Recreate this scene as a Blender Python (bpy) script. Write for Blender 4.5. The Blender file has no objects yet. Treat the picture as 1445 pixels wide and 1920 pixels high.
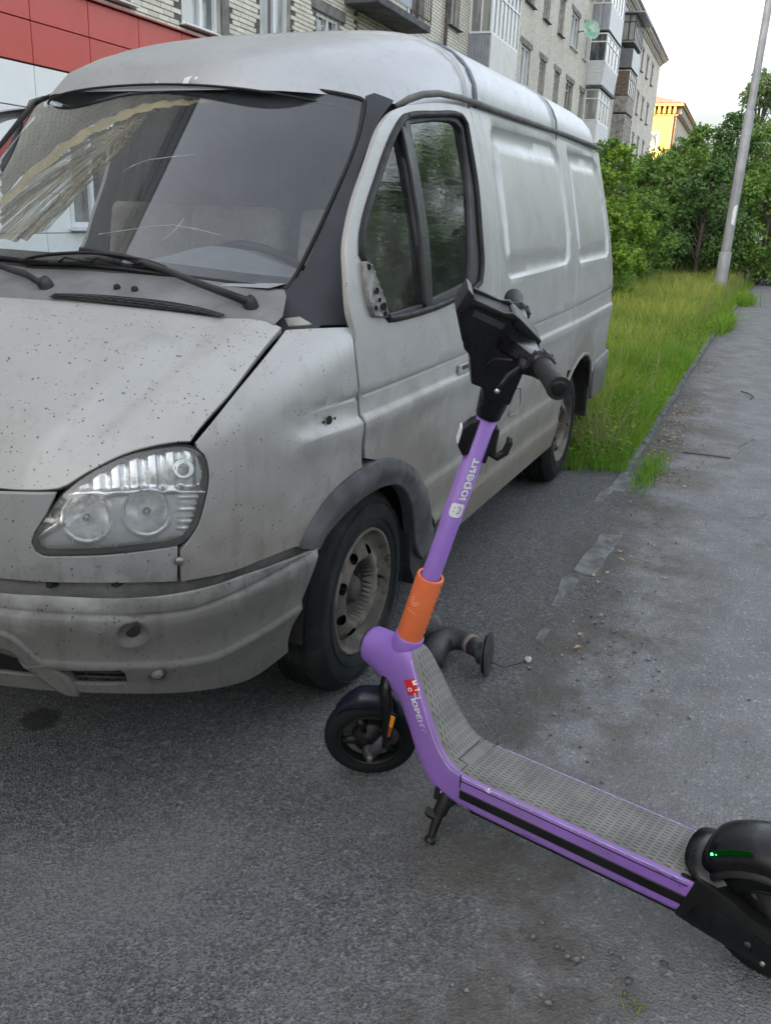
import bpy, bmesh, math, random
import numpy as np
from mathutils import Vector, Matrix
from mathutils.geometry import delaunay_2d_cdt

random.seed(7)
RNG = np.random.default_rng(7)
SC = bpy.context.scene
COL = SC.collection

# ------------------------------------------------------------------ camera
CAM_F, CAM_H = 1650.0, 1920.0
CAM_POS = (2.394, 2.033, 1.51)
CAM_YAW, CAM_PITCH, CAM_ROLL = 3.549, -0.328, 0.043

def make_camera():
    cd = bpy.data.cameras.new('camera')
    cam = bpy.data.objects.new('camera', cd)
    COL.objects.link(cam)
    fw = np.array([math.cos(CAM_YAW) * math.cos(CAM_PITCH), math.sin(CAM_YAW) * math.cos(CAM_PITCH), math.sin(CAM_PITCH)])
    r = np.array([math.sin(CAM_YAW), -math.cos(CAM_YAW), 0.0])
    u = np.cross(r, fw)
    c, s = math.cos(CAM_ROLL), math.sin(CAM_ROLL)
    r2, u2 = c * r + s * u, -s * r + c * u
    m = Matrix(((r2[0], u2[0], -fw[0], CAM_POS[0]), (r2[1], u2[1], -fw[1], CAM_POS[1]),
                (r2[2], u2[2], -fw[2], CAM_POS[2]), (0, 0, 0, 1)))
    cam.matrix_world = m
    cd.sensor_fit = 'VERTICAL'
    cd.sensor_height = 24.0
    cd.lens = 24.0 * CAM_F / CAM_H
    cd.clip_start, cd.clip_end = 0.05, 2000.0
    SC.camera = cam
make_camera()

# ------------------------------------------------------------------ sky, sun, exposure
SUN_EL, SUN_DIR = 13.0, (0.78, -0.62)          # sun stands low behind the block on the left, behind the camera
w = bpy.data.worlds.new('World')
SC.world = w
w.use_nodes = True
nt = w.node_tree
nt.nodes.clear()
sky = nt.nodes.new('ShaderNodeTexSky')
sky.sky_type = 'NISHITA'
sky.sun_disc = False
sky.sun_elevation = math.radians(SUN_EL)
sky.sun_rotation = math.atan2(SUN_DIR[0], SUN_DIR[1])
sky.air_density, sky.dust_density, sky.ozone_density = .8, 8.8, .6
bg = nt.nodes.new('ShaderNodeBackground')
bg.inputs['Strength'].default_value = 0.13
ow = nt.nodes.new('ShaderNodeOutputWorld')
# evening haze: the clear-air blue washed out, a little warm
hs = nt.nodes.new('ShaderNodeHueSaturation'); hs.inputs['Saturation'].default_value = .42
tm = nt.nodes.new('ShaderNodeMix'); tm.data_type = 'RGBA'; tm.blend_type = 'MULTIPLY'
tm.inputs[0].default_value = 1.0; tm.inputs[7].default_value = (1.0, 1.0, .98, 1)
nt.links.new(sky.outputs[0], hs.inputs['Color']); nt.links.new(hs.outputs[0], tm.inputs[6]); nt.links.new(tm.outputs[2], bg.inputs[0])
nt.links.new(bg.outputs[0], ow.inputs[0])

sl = bpy.data.lights.new('sun', 'SUN')
sl.energy, sl.angle, sl.color = 2.0, math.radians(0.6), (1.0, 0.80, 0.55)
so = bpy.data.objects.new('sun', sl)
COL.objects.link(so)
so.location = (20, -20, 30)
el = math.radians(SUN_EL)
dn = math.hypot(*SUN_DIR)
to_sun = Vector((SUN_DIR[0] / dn * math.cos(el), SUN_DIR[1] / dn * math.cos(el), math.sin(el)))
so.rotation_euler = to_sun.to_track_quat('Z', 'Y').to_euler()

SC.view_settings.view_transform = 'Standard'
SC.view_settings.look = 'None'
SC.view_settings.exposure = 3.15
SC.view_settings.gamma = 1.0
SC.view_settings.use_curve_mapping = False
SC.cycles.max_bounces = 8
SC.cycles.transparent_max_bounces = 24
# ------------------------------------------------------------------ van surfaces (x forward from the front axle, y to the van's left, z up)
_zt = np.array([.2, .35, .5, .7, .95, 1.1, 1.22, 1.4, 1.6, 1.8, 1.93, 2.02])
_yt = np.array([.915, .95, .972, .99, 1.0, .995, .98, .943, .893, .838, .80, .775])
_yc = np.polyfit(_zt, _yt, 6)
NPL = 2.8

def sstep(a, b, v):
    t = np.clip((v - a) / (b - a), 0, 1)
    return t * t * (3 - 2 * t)

def smax(a, b, k):
    h = np.maximum(k - np.abs(a - b), 0) / k
    return np.maximum(a, b) + h * h * k * .25

def ysz(x, z):
    return np.polyval(_yc, np.clip(z, .15, 2.05)) - .022 * sstep(-2.4, -3.8, x)

def plan(P, A, dy=0.0, n=NPL):
    x, y, z = P[:, 0], np.abs(P[:, 1]), P[:, 2]
    Y = ysz(x, z) + dy
    return (((y / Y) ** n + (np.maximum(0, x + .1) / A) ** n) ** (1 / n) - 1) * .95

def hood_z(x, y):
    zc = 1.417 - .135 * x - .36 * x * x
    return zc - .09 * (np.abs(y) / .82) ** 2.5

def ws_x(y, z):
    t = z - 1.27
    return .43 - 1.098 * t - .42 * y * y

def F_side(P):
    return smax(plan(P, 1.19), -3.73 - P[:, 0], .06)

def F_nose(P):
    return plan(P, 1.19 - .12 * np.maximum(0, P[:, 2] - .78))

def F_low(P):
    return smax(F_nose(P), (P[:, 2] - hood_z(P[:, 0], P[:, 1])) * .8, .085)

def F_ws(P):
    return (P[:, 0] - ws_x(P[:, 1], P[:, 2])) * .72

def F_up(P):
    return smax(F_side(P), F_ws(P), .10)

def bump_d(z):
    return np.interp(z, [.30, .345, .38, .42, .47, .52, .56, .60, .635, .66, .70], [.000, .012, .018, .023, .028, .036, .040, .040, .026, .0, -.03])

def F_bump(P):
    d = bump_d(P[:, 2])
    return plan(P, 1.185 + d, dy=d * .5, n=3.1)

ROOF_X0, ROOF_A, ROOF_B, ROOF_H = -1.277, 1.06, .807, .251
def roof_zg(x, y):
    return 1.885 + .05 * sstep(-.3, -1.3, x) - .09 * (y / .8) ** 2 * sstep(-1.2, -.3, x)
def roof_b(x):
    return ROOF_B - .02 * sstep(-2.4, -3.7, x)
def F_roof(P):
    x, y, z = P[:, 0], np.abs(P[:, 1]), P[:, 2]
    q = (y / roof_b(x)) ** 4.9 + (np.maximum(0, z - roof_zg(x, y)) / ROOF_H) ** 1.97 + (np.maximum(0, x - ROOF_X0) / ROOF_A) ** 1.6 + (np.maximum(0, -3.3 - x) / .44) ** 4
    return np.sqrt(q) - 1

def F_cowl(P):
    x, y, z = P[:, 0], P[:, 1], P[:, 2]
    return z - (1.250 - .035 * y * y + .42 * (.515 - .2 * y * y - x))
# ------------------------------------------------------------------ outlines of the van's parts (metres, van frame)
D = {
    'door_win': [(-0.406, 0.837, 1.799), (-0.685, 0.827, 1.836), (-0.944, 0.821, 1.859), (-0.996, 0.828, 1.833), (-0.995, 0.857, 1.727), (-0.985, 0.891, 1.605), (-0.939, 0.932, 1.452), (-0.908, 0.959, 1.333), (-0.864, 0.971, 1.273), (-0.749, 0.975, 1.248), (-0.602, 0.977, 1.236), (-0.353, 0.98, 1.218), (-0.008, 0.98, 1.214), (0.024, 0.977, 1.236), (0.061, 0.961, 1.319), (0.119, 0.942, 1.397), (0.095, 0.931, 1.448), (0.027, 0.914, 1.518), (-0.067, 0.895, 1.592), (-0.176, 0.872, 1.674), (-0.296, 0.851, 1.751)],
    'glass_q': [(-0.345, 0.847, 1.765), (-0.348, 0.859, 1.721), (-0.338, 0.889, 1.612), (-0.33, 0.919, 1.501), (-0.321, 0.951, 1.373), (-0.3, 0.977, 1.235), (-0.011, 0.979, 1.225), (0.005, 0.976, 1.238), (0.043, 0.961, 1.322), (0.105, 0.942, 1.402), (0.078, 0.93, 1.451), (0.009, 0.914, 1.518), (-0.088, 0.893, 1.597), (-0.198, 0.871, 1.68), (-0.302, 0.853, 1.744)],
    'glass_m': [(-0.418, 0.842, 1.782), (-0.676, 0.832, 1.819), (-0.901, 0.827, 1.835), (-0.964, 0.833, 1.816), (-0.957, 0.861, 1.715), (-0.911, 0.895, 1.593), (-0.858, 0.929, 1.462), (-0.81, 0.954, 1.36), (-0.759, 0.969, 1.282), (-0.61, 0.972, 1.267), (-0.361, 0.976, 1.243), (-0.377, 0.955, 1.351), (-0.404, 0.922, 1.49), (-0.42, 0.882, 1.64)],
    'divider': [(-0.346, 0.846, 1.767), (-0.392, 0.839, 1.792), (-0.411, 0.84, 1.789), (-0.413, 0.848, 1.762), (-0.412, 0.868, 1.687), (-0.408, 0.899, 1.575), (-0.396, 0.929, 1.462), (-0.377, 0.955, 1.351), (-0.351, 0.979, 1.223), (-0.301, 0.979, 1.225), (-0.312, 0.963, 1.313), (-0.334, 0.931, 1.454), (-0.343, 0.906, 1.549), (-0.348, 0.878, 1.651)],
    'mirror_plate': [(0.126, 0.946, 1.378), (0.104, 0.948, 1.374), (0.081, 0.952, 1.359), (0.061, 0.961, 1.319), (0.027, 0.973, 1.258), (0.027, 0.979, 1.221), (0.107, 0.976, 1.23), (0.127, 0.969, 1.265), (0.135, 0.958, 1.319)],
    'door_top': [(0.204, 0.976, 1.193), (0.22, 0.966, 1.251), (0.205, 0.947, 1.353), (0.185, 0.933, 1.421), (0.129, 0.917, 1.496), (0.06, 0.902, 1.562), (-0.051, 0.879, 1.648), (-0.158, 0.856, 1.731), (-0.239, 0.843, 1.777), (-0.327, 0.834, 1.811), (-0.473, 0.826, 1.842), (-0.707, 0.816, 1.876), (-0.935, 0.811, 1.895), (-1.079, 0.81, 1.897)],
    'door_rear': [(-1.079, 0.81, 1.897), (-1.1, 0.827, 1.838), (-1.106, 0.877, 1.657), (-1.089, 0.919, 1.501), (-1.058, 0.955, 1.353), (-1.017, 0.985, 1.184)],
    'seam2': [(-1.176, 0.81, 1.898), (-1.195, 0.828, 1.833), (-1.201, 0.864, 1.702), (-1.182, 0.912, 1.527), (-1.147, 0.95, 1.376), (-1.105, 0.985, 1.178)],
    'arch_out': [(0.445, 0.945, 0.643), (0.43, 0.95, 0.675), (0.387, 0.963, 0.725), (0.32, 0.976, 0.77), (0.241, 0.986, 0.794), (0.155, 0.993, 0.805), (0.055, 0.996, 0.802), (-0.047, 0.996, 0.783), (-0.153, 0.994, 0.744), (-0.264, 0.989, 0.684), (-0.368, 0.982, 0.599), (-0.442, 0.973, 0.511), (-0.503, 0.962, 0.424)],
    'arch_in': [(0.369, 0.957, 0.618), (0.346, 0.963, 0.65), (0.305, 0.971, 0.674), (0.24, 0.98, 0.699), (0.167, 0.986, 0.714), (0.073, 0.99, 0.718), (-0.004, 0.991, 0.711), (-0.081, 0.99, 0.694), (-0.158, 0.987, 0.656), (-0.221, 0.982, 0.605), (-0.274, 0.976, 0.541), (-0.318, 0.967, 0.462), (-0.347, 0.96, 0.411)],
    'p1_out': [(-1.338, 0.82, 1.863), (-1.701, 0.818, 1.871), (-2.332, 0.816, 1.877), (-2.413, 0.82, 1.862), (-2.466, 0.836, 1.804), (-2.463, 0.887, 1.621), (-2.44, 0.934, 1.443), (-2.378, 0.962, 1.322), (-2.301, 0.967, 1.292), (-1.282, 0.972, 1.265), (-1.245, 0.969, 1.283), (-1.224, 0.953, 1.363), (-1.232, 0.912, 1.53), (-1.258, 0.869, 1.683), (-1.297, 0.83, 1.826)],
    'p1_in': [(-1.358, 0.837, 1.799), (-1.949, 0.837, 1.802), (-2.377, 0.834, 1.812), (-2.418, 0.848, 1.759), (-2.408, 0.895, 1.592), (-2.386, 0.936, 1.436), (-2.338, 0.957, 1.344), (-2.285, 0.959, 1.335), (-1.306, 0.959, 1.336), (-1.283, 0.954, 1.356), (-1.317, 0.914, 1.52), (-1.339, 0.868, 1.688)],
    'filler': [(-1.405, 0.997, 0.795), (-1.488, 0.996, 0.782), (-1.53, 0.991, 0.699), (-1.494, 0.987, 0.656), (-1.353, 0.989, 0.676)],
    'hood': [(0.516, 0.018, 1.251), (0.503, 0.201, 1.255), (0.47, 0.446, 1.254), (0.423, 0.668, 1.242), (0.377, 0.819, 1.225), (0.38, 0.848, 1.216), (0.604, 0.85, 1.093), (0.742, 0.818, 0.981), (0.791, 0.767, 0.978), (0.848, 0.705, 0.958), (0.907, 0.646, 0.919), (0.949, 0.598, 0.885)],
    'hl_out': [(1, 0.557, 0.765), (0.996, 0.565, 0.789), (0.976, 0.587, 0.834), (0.947, 0.61, 0.878), (0.917, 0.638, 0.91), (0.884, 0.669, 0.936), (0.845, 0.709, 0.96), (0.811, 0.747, 0.971), (0.777, 0.785, 0.977), (0.751, 0.813, 0.977), (0.737, 0.83, 0.968), (0.727, 0.842, 0.952), (0.721, 0.849, 0.921), (0.721, 0.851, 0.89), (0.731, 0.846, 0.839), (0.748, 0.836, 0.782), (0.766, 0.823, 0.749), (0.791, 0.805, 0.734), (0.846, 0.761, 0.732), (0.912, 0.693, 0.73), (0.966, 0.618, 0.731), (0.989, 0.577, 0.732), (0.997, 0.563, 0.743)],
    'hl_in': [(0.996, 0.565, 0.768), (0.991, 0.575, 0.792), (0.971, 0.596, 0.834), (0.946, 0.617, 0.874), (0.918, 0.643, 0.904), (0.887, 0.674, 0.928), (0.849, 0.712, 0.951), (0.816, 0.75, 0.962), (0.782, 0.788, 0.967), (0.755, 0.815, 0.965), (0.742, 0.829, 0.957), (0.734, 0.839, 0.943), (0.729, 0.845, 0.919), (0.729, 0.846, 0.891), (0.739, 0.841, 0.844), (0.754, 0.832, 0.79), (0.772, 0.82, 0.758), (0.794, 0.803, 0.742), (0.846, 0.761, 0.741), (0.912, 0.693, 0.739), (0.966, 0.618, 0.739), (0.988, 0.581, 0.741), (0.995, 0.568, 0.75)],
    'fender': [(0.382, 0.86, 1.212), (0.299, 0.919, 1.214), (0.192, 0.958, 1.209), (0.212, 0.98, 1.143), (0.204, 0.989, 1.055), (0.19, 0.994, 0.947), (0.168, 0.993, 0.82), (0.159, 0.992, 0.805), (0.241, 0.986, 0.794), (0.32, 0.976, 0.77), (0.387, 0.963, 0.725), (0.43, 0.95, 0.675), (0.448, 0.944, 0.642), (0.457, 0.942, 0.647), (0.562, 0.913, 0.644), (0.669, 0.869, 0.634), (0.783, 0.804, 0.637), (0.785, 0.809, 0.722), (0.766, 0.823, 0.749), (0.748, 0.836, 0.782), (0.731, 0.846, 0.839), (0.721, 0.851, 0.89), (0.721, 0.849, 0.921), (0.727, 0.842, 0.952), (0.737, 0.83, 0.968), (0.735, 0.825, 0.982), (0.6, 0.857, 1.091)],
    'apron': [(0.996, 0.474, 0.875), (0.952, 0.596, 0.881), (0.976, 0.587, 0.834), (0.996, 0.565, 0.789), (1, 0.557, 0.765), (0.997, 0.563, 0.743), (0.989, 0.577, 0.732), (0.966, 0.618, 0.731), (0.912, 0.693, 0.73), (0.846, 0.761, 0.732), (0.791, 0.805, 0.734), (0.79, 0.8, 0.641), (0.911, 0.69, 0.659), (1.03, 0.482, 0.671)],
    'strip': [(1.03, 0.482, 0.668), (0.911, 0.69, 0.656), (0.787, 0.802, 0.637), (0.669, 0.869, 0.631), (0.561, 0.913, 0.641), (0.448, 0.944, 0.641), (0.372, 0.956, 0.61), (0.593, 0.9, 0.618), (0.709, 0.848, 0.609), (0.823, 0.772, 0.61), (0.911, 0.687, 0.623), (1.031, 0.478, 0.637)],
    'hood_ridge': [(0.505, 0.689, 1.198), (0.647, 0.661, 1.127), (0.779, 0.629, 1.047), (0.868, 0.6, 0.984), (0.913, 0.575, 0.947)],
    'blink': [(0.348, 0.975, 0.98), (0.375, 0.971, 0.979), (0.324, 0.979, 0.981)],
    'hood_chip': [(0.656, 0.486, 1.149), (0.639, 0.494, 1.158), (0.63, 0.507, 1.162), (0.648, 0.505, 1.152), (0.663, 0.496, 1.143)],
    'b_top': [(1.049, 0.499, 0.649), (1.002, 0.614, 0.648), (0.943, 0.716, 0.641), (0.862, 0.804, 0.632), (0.75, 0.877, 0.631), (0.631, 0.924, 0.637), (0.41, 0.976, 0.629)],
    'b_right': [(0.408, 0.977, 0.626), (0.44, 0.971, 0.554), (0.467, 0.953, 0.481), (0.486, 0.931, 0.387), (0.489, 0.908, 0.308)],
    'b_low': [(0.489, 0.908, 0.308), (0.587, 0.883, 0.304), (0.675, 0.856, 0.313), (0.786, 0.811, 0.341), (0.898, 0.738, 0.374), (0.98, 0.647, 0.395), (1.061, 0.48, 0.411)],
    'b_crease': [(1.067, 0.513, 0.616), (1.02, 0.626, 0.61), (0.957, 0.724, 0.601), (0.871, 0.807, 0.588), (0.806, 0.851, 0.582), (0.738, 0.889, 0.591), (0.607, 0.938, 0.609), (0.444, 0.972, 0.626)],
    'b_crease2': [(1.025, 0.602, 0.492), (0.93, 0.73, 0.473), (0.82, 0.817, 0.447), (0.739, 0.862, 0.438), (0.667, 0.894, 0.452), (0.602, 0.918, 0.463), (0.479, 0.952, 0.486)],
    'b_hole': [(0.918, 0.761, 0.549)],
    'b_grille': [(1.009, 0.622, 0.47), (0.987, 0.657, 0.469), (0.927, 0.73, 0.459), (0.919, 0.735, 0.447), (0.91, 0.735, 0.406), (0.991, 0.639, 0.423), (1.001, 0.63, 0.45)],
    'b_fog': [(0.913, 0.743, 0.455), (0.846, 0.798, 0.441), (0.82, 0.816, 0.443), (0.819, 0.81, 0.412), (0.837, 0.793, 0.393), (0.866, 0.769, 0.385), (0.892, 0.748, 0.391), (0.907, 0.74, 0.413)],
    'b_foglamp': [(0.86, 0.784, 0.428)],
    'b_open': [(1.07, 0.503, 0.516), (1.056, 0.539, 0.508), (1.044, 0.554, 0.477), (1.028, 0.578, 0.446), (1.064, 0.489, 0.455)],
    'b_frame': [(1.073, 0.513, 0.567), (1.061, 0.542, 0.555), (1.049, 0.565, 0.529), (1.034, 0.585, 0.498), (1.014, 0.614, 0.47), (0.995, 0.635, 0.429), (0.981, 0.645, 0.393), (0.997, 0.621, 0.398), (1.027, 0.581, 0.446), (1.04, 0.562, 0.473), (1.058, 0.538, 0.516), (1.071, 0.506, 0.528)],
    'ws': [(-0.268, 0.271, 1.878), (-0.3, 0.388, 1.877), (-0.357, 0.552, 1.87), (-0.4, 0.673, 1.852), (-0.4, 0.693, 1.843), (-0.27, 0.728, 1.704), (-0.063, 0.743, 1.508), (0.113, 0.748, 1.344), (0.174, 0.742, 1.292), (0.232, 0.624, 1.302), (0.298, 0.439, 1.317), (0.336, 0.264, 1.329), (0.366, 0.027, 1.328), (0.364, -0.132, 1.323)],
    'pillar': [(-0.414, 0.689, 1.857), (-0.438, 0.708, 1.869), (-0.457, 0.766, 1.849), (-0.382, 0.759, 1.789), (-0.225, 0.77, 1.639), (-0.107, 0.796, 1.516), (0.012, 0.847, 1.377), (0.127, 0.929, 1.203), (0.192, 0.862, 1.202), (0.24, 0.796, 1.201), (0.242, 0.768, 1.215), (0.186, 0.765, 1.268), (0.116, 0.76, 1.335), (-0.065, 0.751, 1.505), (-0.271, 0.735, 1.702), (-0.397, 0.702, 1.834)],
    'peel': [(0.238, 0.775, 1.215), (0.213, 0.806, 1.22), (0.207, 0.84, 1.203), (0.246, 0.791, 1.198)],
    'vent': [(0.503, 0.185, 1.251), (0.482, 0.186, 1.26), (0.46, 0.287, 1.263), (0.441, 0.392, 1.263), (0.417, 0.531, 1.258), (0.408, 0.637, 1.246), (0.409, 0.692, 1.237), (0.417, 0.697, 1.233), (0.472, 0.444, 1.245), (0.504, 0.187, 1.251)],
    'pivotR': [(0.345, 0.732, 1.258)],
    'pivotL': [(0.455, 0.131, 1.273)],
    'armR': [(0.363, 0.731, 1.272), (0.359, 0.696, 1.28), (0.344, 0.567, 1.306), (0.318, 0.438, 1.332), (0.321, 0.298, 1.36), (0.331, 0.189, 1.372), (0.337, 0.152, 1.371)],
    'bladeR': [(0.387, -0.034, 1.334), (0.373, 0.118, 1.342), (0.34, 0.284, 1.346), (0.303, 0.427, 1.341)],
    'armL': [(0.48, 0.131, 1.285), (0.446, 0.053, 1.301), (0.41, -0.085, 1.315)],
    'bolt': [(0.409, 0.341, 1.281), (0.402, 0.396, 1.279)],
    'gutter': [(-0.319, 0.83, 1.825), (-0.247, 0.839, 1.793), (-0.375, 0.825, 1.843), (-0.533, 0.818, 1.87), (-0.716, 0.811, 1.893), (-0.943, 0.807, 1.909), (-1.093, 0.807, 1.908), (-1.673, 0.806, 1.914), (-1.475, 0.803, 1.923), (-2.499, 0.798, 1.938)],
    'curt_dark': [(-0.407, -0.651, 1.813), (-0.326, -0.405, 1.839), (-0.289, -0.195, 1.853), (-0.285, -0.019, 1.864), (-0.313, 0.22, 1.872), (-0.305, 0.238, 1.861), (-0.268, 0.218, 1.831), (-0.253, 0.07, 1.833), (-0.237, -0.05, 1.819), (-0.208, -0.152, 1.785), (-0.163, -0.267, 1.726), (-0.103, -0.361, 1.649), (-0.033, -0.42, 1.567), (0.037, -0.444, 1.496), (-0.281, -0.765, 1.637), (-0.396, -0.768, 1.74)],
    'curt_gold': [(-0.268, 0.218, 1.831), (-0.253, 0.07, 1.833), (-0.237, -0.05, 1.819), (-0.208, -0.152, 1.785), (-0.163, -0.267, 1.726), (-0.103, -0.361, 1.649), (-0.033, -0.42, 1.567), (0.025, -0.461, 1.5), (0.087, -0.4, 1.464), (0.019, -0.359, 1.538), (-0.053, -0.304, 1.618), (-0.12, -0.22, 1.696), (-0.172, -0.113, 1.757), (-0.213, -0.01, 1.799), (-0.235, 0.104, 1.815)],
    'drape': [(-0.239, -0.03, 1.803), (-0.2, -0.147, 1.76), (-0.161, -0.268, 1.705), (-0.09, -0.364, 1.617), (-0.036, -0.451, 1.541), (-0.004, -0.492, 1.497), (0.199, -0.296, 1.371), (0.206, -0.167, 1.387), (0.129, -0.102, 1.464), (0.03, -0.075, 1.556), (-0.054, -0.054, 1.634), (-0.127, -0.034, 1.701), (-0.182, -0.023, 1.751)],
    'gather': [(-0.251, -0.013, 1.814)],
    'crack0': [(0.261, 0.158, 1.415), (0.23, 0.242, 1.431), (0.202, 0.306, 1.443), (0.178, 0.364, 1.45), (0.163, 0.437, 1.441), (0.148, 0.513, 1.427)],
    'crack1': [(0.07, 0.098, 1.596), (0.045, 0.122, 1.616), (0.021, 0.163, 1.634), (-0.003, 0.229, 1.645), (-0.028, 0.298, 1.654)],
    'crack2': [(0.231, 0.356, 1.404), (0.206, 0.372, 1.422), (0.177, 0.38, 1.446), (0.15, 0.383, 1.47)],
    'roof_chip': [(-0.217, 0.12, 1.877), (-0.219, 0.132, 1.895), (-0.222, 0.159, 1.902), (-0.217, 0.145, 1.879)],
    'roof_chip2': [(-0.219, 0.169, 1.893), (-0.222, 0.176, 1.9), (-0.22, 0.183, 1.896), (-0.218, 0.176, 1.89)],
    'roof_chip3': [(-0.217, 0.016, 1.884), (-0.217, 0.022, 1.889), (-0.217, 0.029, 1.887), (-0.217, 0.02, 1.881)],
}

# ------------------------------------------------------------------ mesh and object helpers
def link(o, parent=None):
    COL.objects.link(o)
    if parent is not None:
        o.parent = parent
        off = ROOT_OFF.get(parent.name)
        if off is not None:
            o.location = off
    return o

ROOT_OFF = {}

def mesh_obj(name, V, F, mat=None, parent=None, smooth=False, kind=None):
    me = bpy.data.meshes.new(name)
    me.from_pydata([tuple(v) for v in V], [], [tuple(f) for f in F])
    if mat is not None:
        me.materials.append(mat)
    if smooth:
        me.polygons.foreach_set('use_smooth', [True] * len(me.polygons))
    me.update()
    o = bpy.data.objects.new(name, me)
    if kind:
        o['kind'] = kind
    return link(o, parent)

def fast_mesh(name, V, F, mat, parent=None, kind=None, smooth=False):
    """V (n,3), F (m,k) numpy, all faces with k corners"""
    V = np.asarray(V, np.float32); F = np.asarray(F, np.int32)
    k = F.shape[1]
    me = bpy.data.meshes.new(name)
    me.vertices.add(len(V)); me.vertices.foreach_set('co', V.ravel())
    me.loops.add(F.size); me.loops.foreach_set('vertex_index', F.ravel())
    me.polygons.add(len(F)); me.polygons.foreach_set('loop_start', np.arange(0, F.size, k, dtype=np.int32))
    if smooth:
        me.polygons.foreach_set('use_smooth', np.ones(len(F), bool))
    if mat is not None:
        me.materials.append(mat)
    me.update(calc_edges=True)
    o = bpy.data.objects.new(name, me)
    if kind:
        o['kind'] = kind
    return link(o, parent)

def tag(o, label=None, cat=None, group=None, kind=None):
    if label: o['label'] = label
    if cat: o['category'] = cat
    if group: o['group'] = group
    if kind: o['kind'] = kind
    return o

def empty(name, loc, label=None, cat=None, group=None):
    o = bpy.data.objects.new(name, None)
    o.empty_display_size = .1
    o.location = loc
    COL.objects.link(o)
    return tag(o, label, cat, group)

def copy_obj(o, loc=None, parent=None, rot=None):
    c = o.copy()
    COL.objects.link(c)
    if loc is not None: c.location = loc
    if rot is not None: c.rotation_euler = rot
    if parent is not None: c.parent = parent
    return c

class MB:
    """collects shapes into one mesh"""
    def __init__(s):
        s.V, s.F = [], []
    def add(s, V, F):
        n = len(s.V)
        s.V += [tuple(v) for v in V]
        s.F += [tuple(i + n for i in f) for f in F]
        return s
    def box(s, c, size, rot=None, taper=1.0):
        x, y, z = size[0] / 2, size[1] / 2, size[2] / 2
        P = [(-x, -y, -z), (x, -y, -z), (x, y, -z), (-x, y, -z), (-x * taper, -y * taper, z), (x * taper, -y * taper, z), (x * taper, y * taper, z), (-x * taper, y * taper, z)]
        if rot is not None:
            P = [rot @ Vector(p) for p in P]
        P = [(p[0] + c[0], p[1] + c[1], p[2] + c[2]) for p in P]
        return s.add(P, [(0, 3, 2, 1), (4, 5, 6, 7), (0, 1, 5, 4), (1, 2, 6, 5), (2, 3, 7, 6), (3, 0, 4, 7)])
    def tube(s, pts, r, n=10, cap=True, sx=1.0, up=None):
        """sweep; r a number or a list; sx flattens along the frame's second axis"""
        pts = [Vector(p) for p in pts]
        m = len(pts)
        rr = r if isinstance(r, (list, tuple, np.ndarray)) else [r] * m
        T = []
        for i in range(m):
            a = pts[max(i - 1, 0)]; b = pts[min(i + 1, m - 1)]
            T.append((b - a).normalized())
        u = Vector(up) if up is not None else (Vector((0, 0, 1)) if abs(T[0].z) < .9 else Vector((1, 0, 0)))
        V, F = [], []
        for i in range(m):
            u = (u - T[i] * u.dot(T[i]))
            u.normalize()
            v = T[i].cross(u)
            for j in range(n):
                a = 2 * math.pi * j / n
                V.append(pts[i] + u * (rr[i] * math.cos(a)) + v * (rr[i] * sx * math.sin(a)))
        for i in range(m - 1):
            for j in range(n):
                k = (j + 1) % n
                F.append((i * n + j, i * n + k, (i + 1) * n + k, (i + 1) * n + j))
        if cap:
            F.append(tuple(range(n))[::-1]); F.append(tuple((m - 1) * n + j for j in range(n)))
        return s.add(V, F)
    def lathe(s, prof, n=32, M=None, close=False, ang=2 * math.pi):
        """prof: (radius, height) pairs turned about local z, then M"""
        V, F = [], []
        full = abs(ang - 2 * math.pi) < 1e-6
        cols = n if full else n + 1
        for (r, h) in prof:
            for j in range(cols):
                a = ang * j / n
                V.append(Vector((r * math.cos(a), r * math.sin(a), h)))
        m = len(prof)
        for i in range(m - 1 + (1 if close else 0)):
            i2 = (i + 1) % m
            for j in range(n):
                k = (j + 1) % cols
                F.append((i * cols + j, i * cols + k, i2 * cols + k, i2 * cols + j))
        if M is not None:
            V = [M @ v for v in V]
        return s.add(V, F)
    def prism(s, poly, d0, d1, axis='y'):
        """polygon extruded; poly in (a,b) of the other two axes"""
        n = len(poly)
        def P(a, b, d):
            return {'y': (a, d, b), 'x': (d, a, b), 'z': (a, b, d)}[axis]
        V = [P(a, b, d0) for a, b in poly] + [P(a, b, d1) for a, b in poly]
        F = [tuple(range(n)), tuple(range(2 * n - 1, n - 1, -1))]
        for i in range(n):
            k = (i + 1) % n
            F.append((i, i + n, k + n, k))
        return s.add(V, F)
    def build(s, name, mat, parent=None, smooth=False, kind=None, bevel=0, seg=2, autosmooth=None):
        me = bpy.data.meshes.new(name)
        me.from_pydata(s.V, [], s.F)
        bm = bmesh.new(); bm.from_mesh(me)
        bmesh.ops.recalc_face_normals(bm, faces=bm.faces)
        if bevel:
            ed = [e for e in bm.edges if len(e.link_faces) == 2 and e.calc_face_angle(0) > .5]
            bmesh.ops.bevel(bm, geom=ed, offset=bevel, segments=seg, affect='EDGES', profile=.6, clamp_overlap=True)
        if autosmooth is not None:
            for e in bm.edges:
                if len(e.link_faces) == 2:
                    e.smooth = e.calc_face_angle(0) < autosmooth
            for f in bm.faces: f.smooth = True
        elif smooth:
            for f in bm.faces: f.smooth = True
        bm.to_mesh(me); bm.free()
        if mat is not None: me.materials.append(mat)
        o = bpy.data.objects.new(name, me)
        if kind: o['kind'] = kind
        return link(o, parent)

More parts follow.
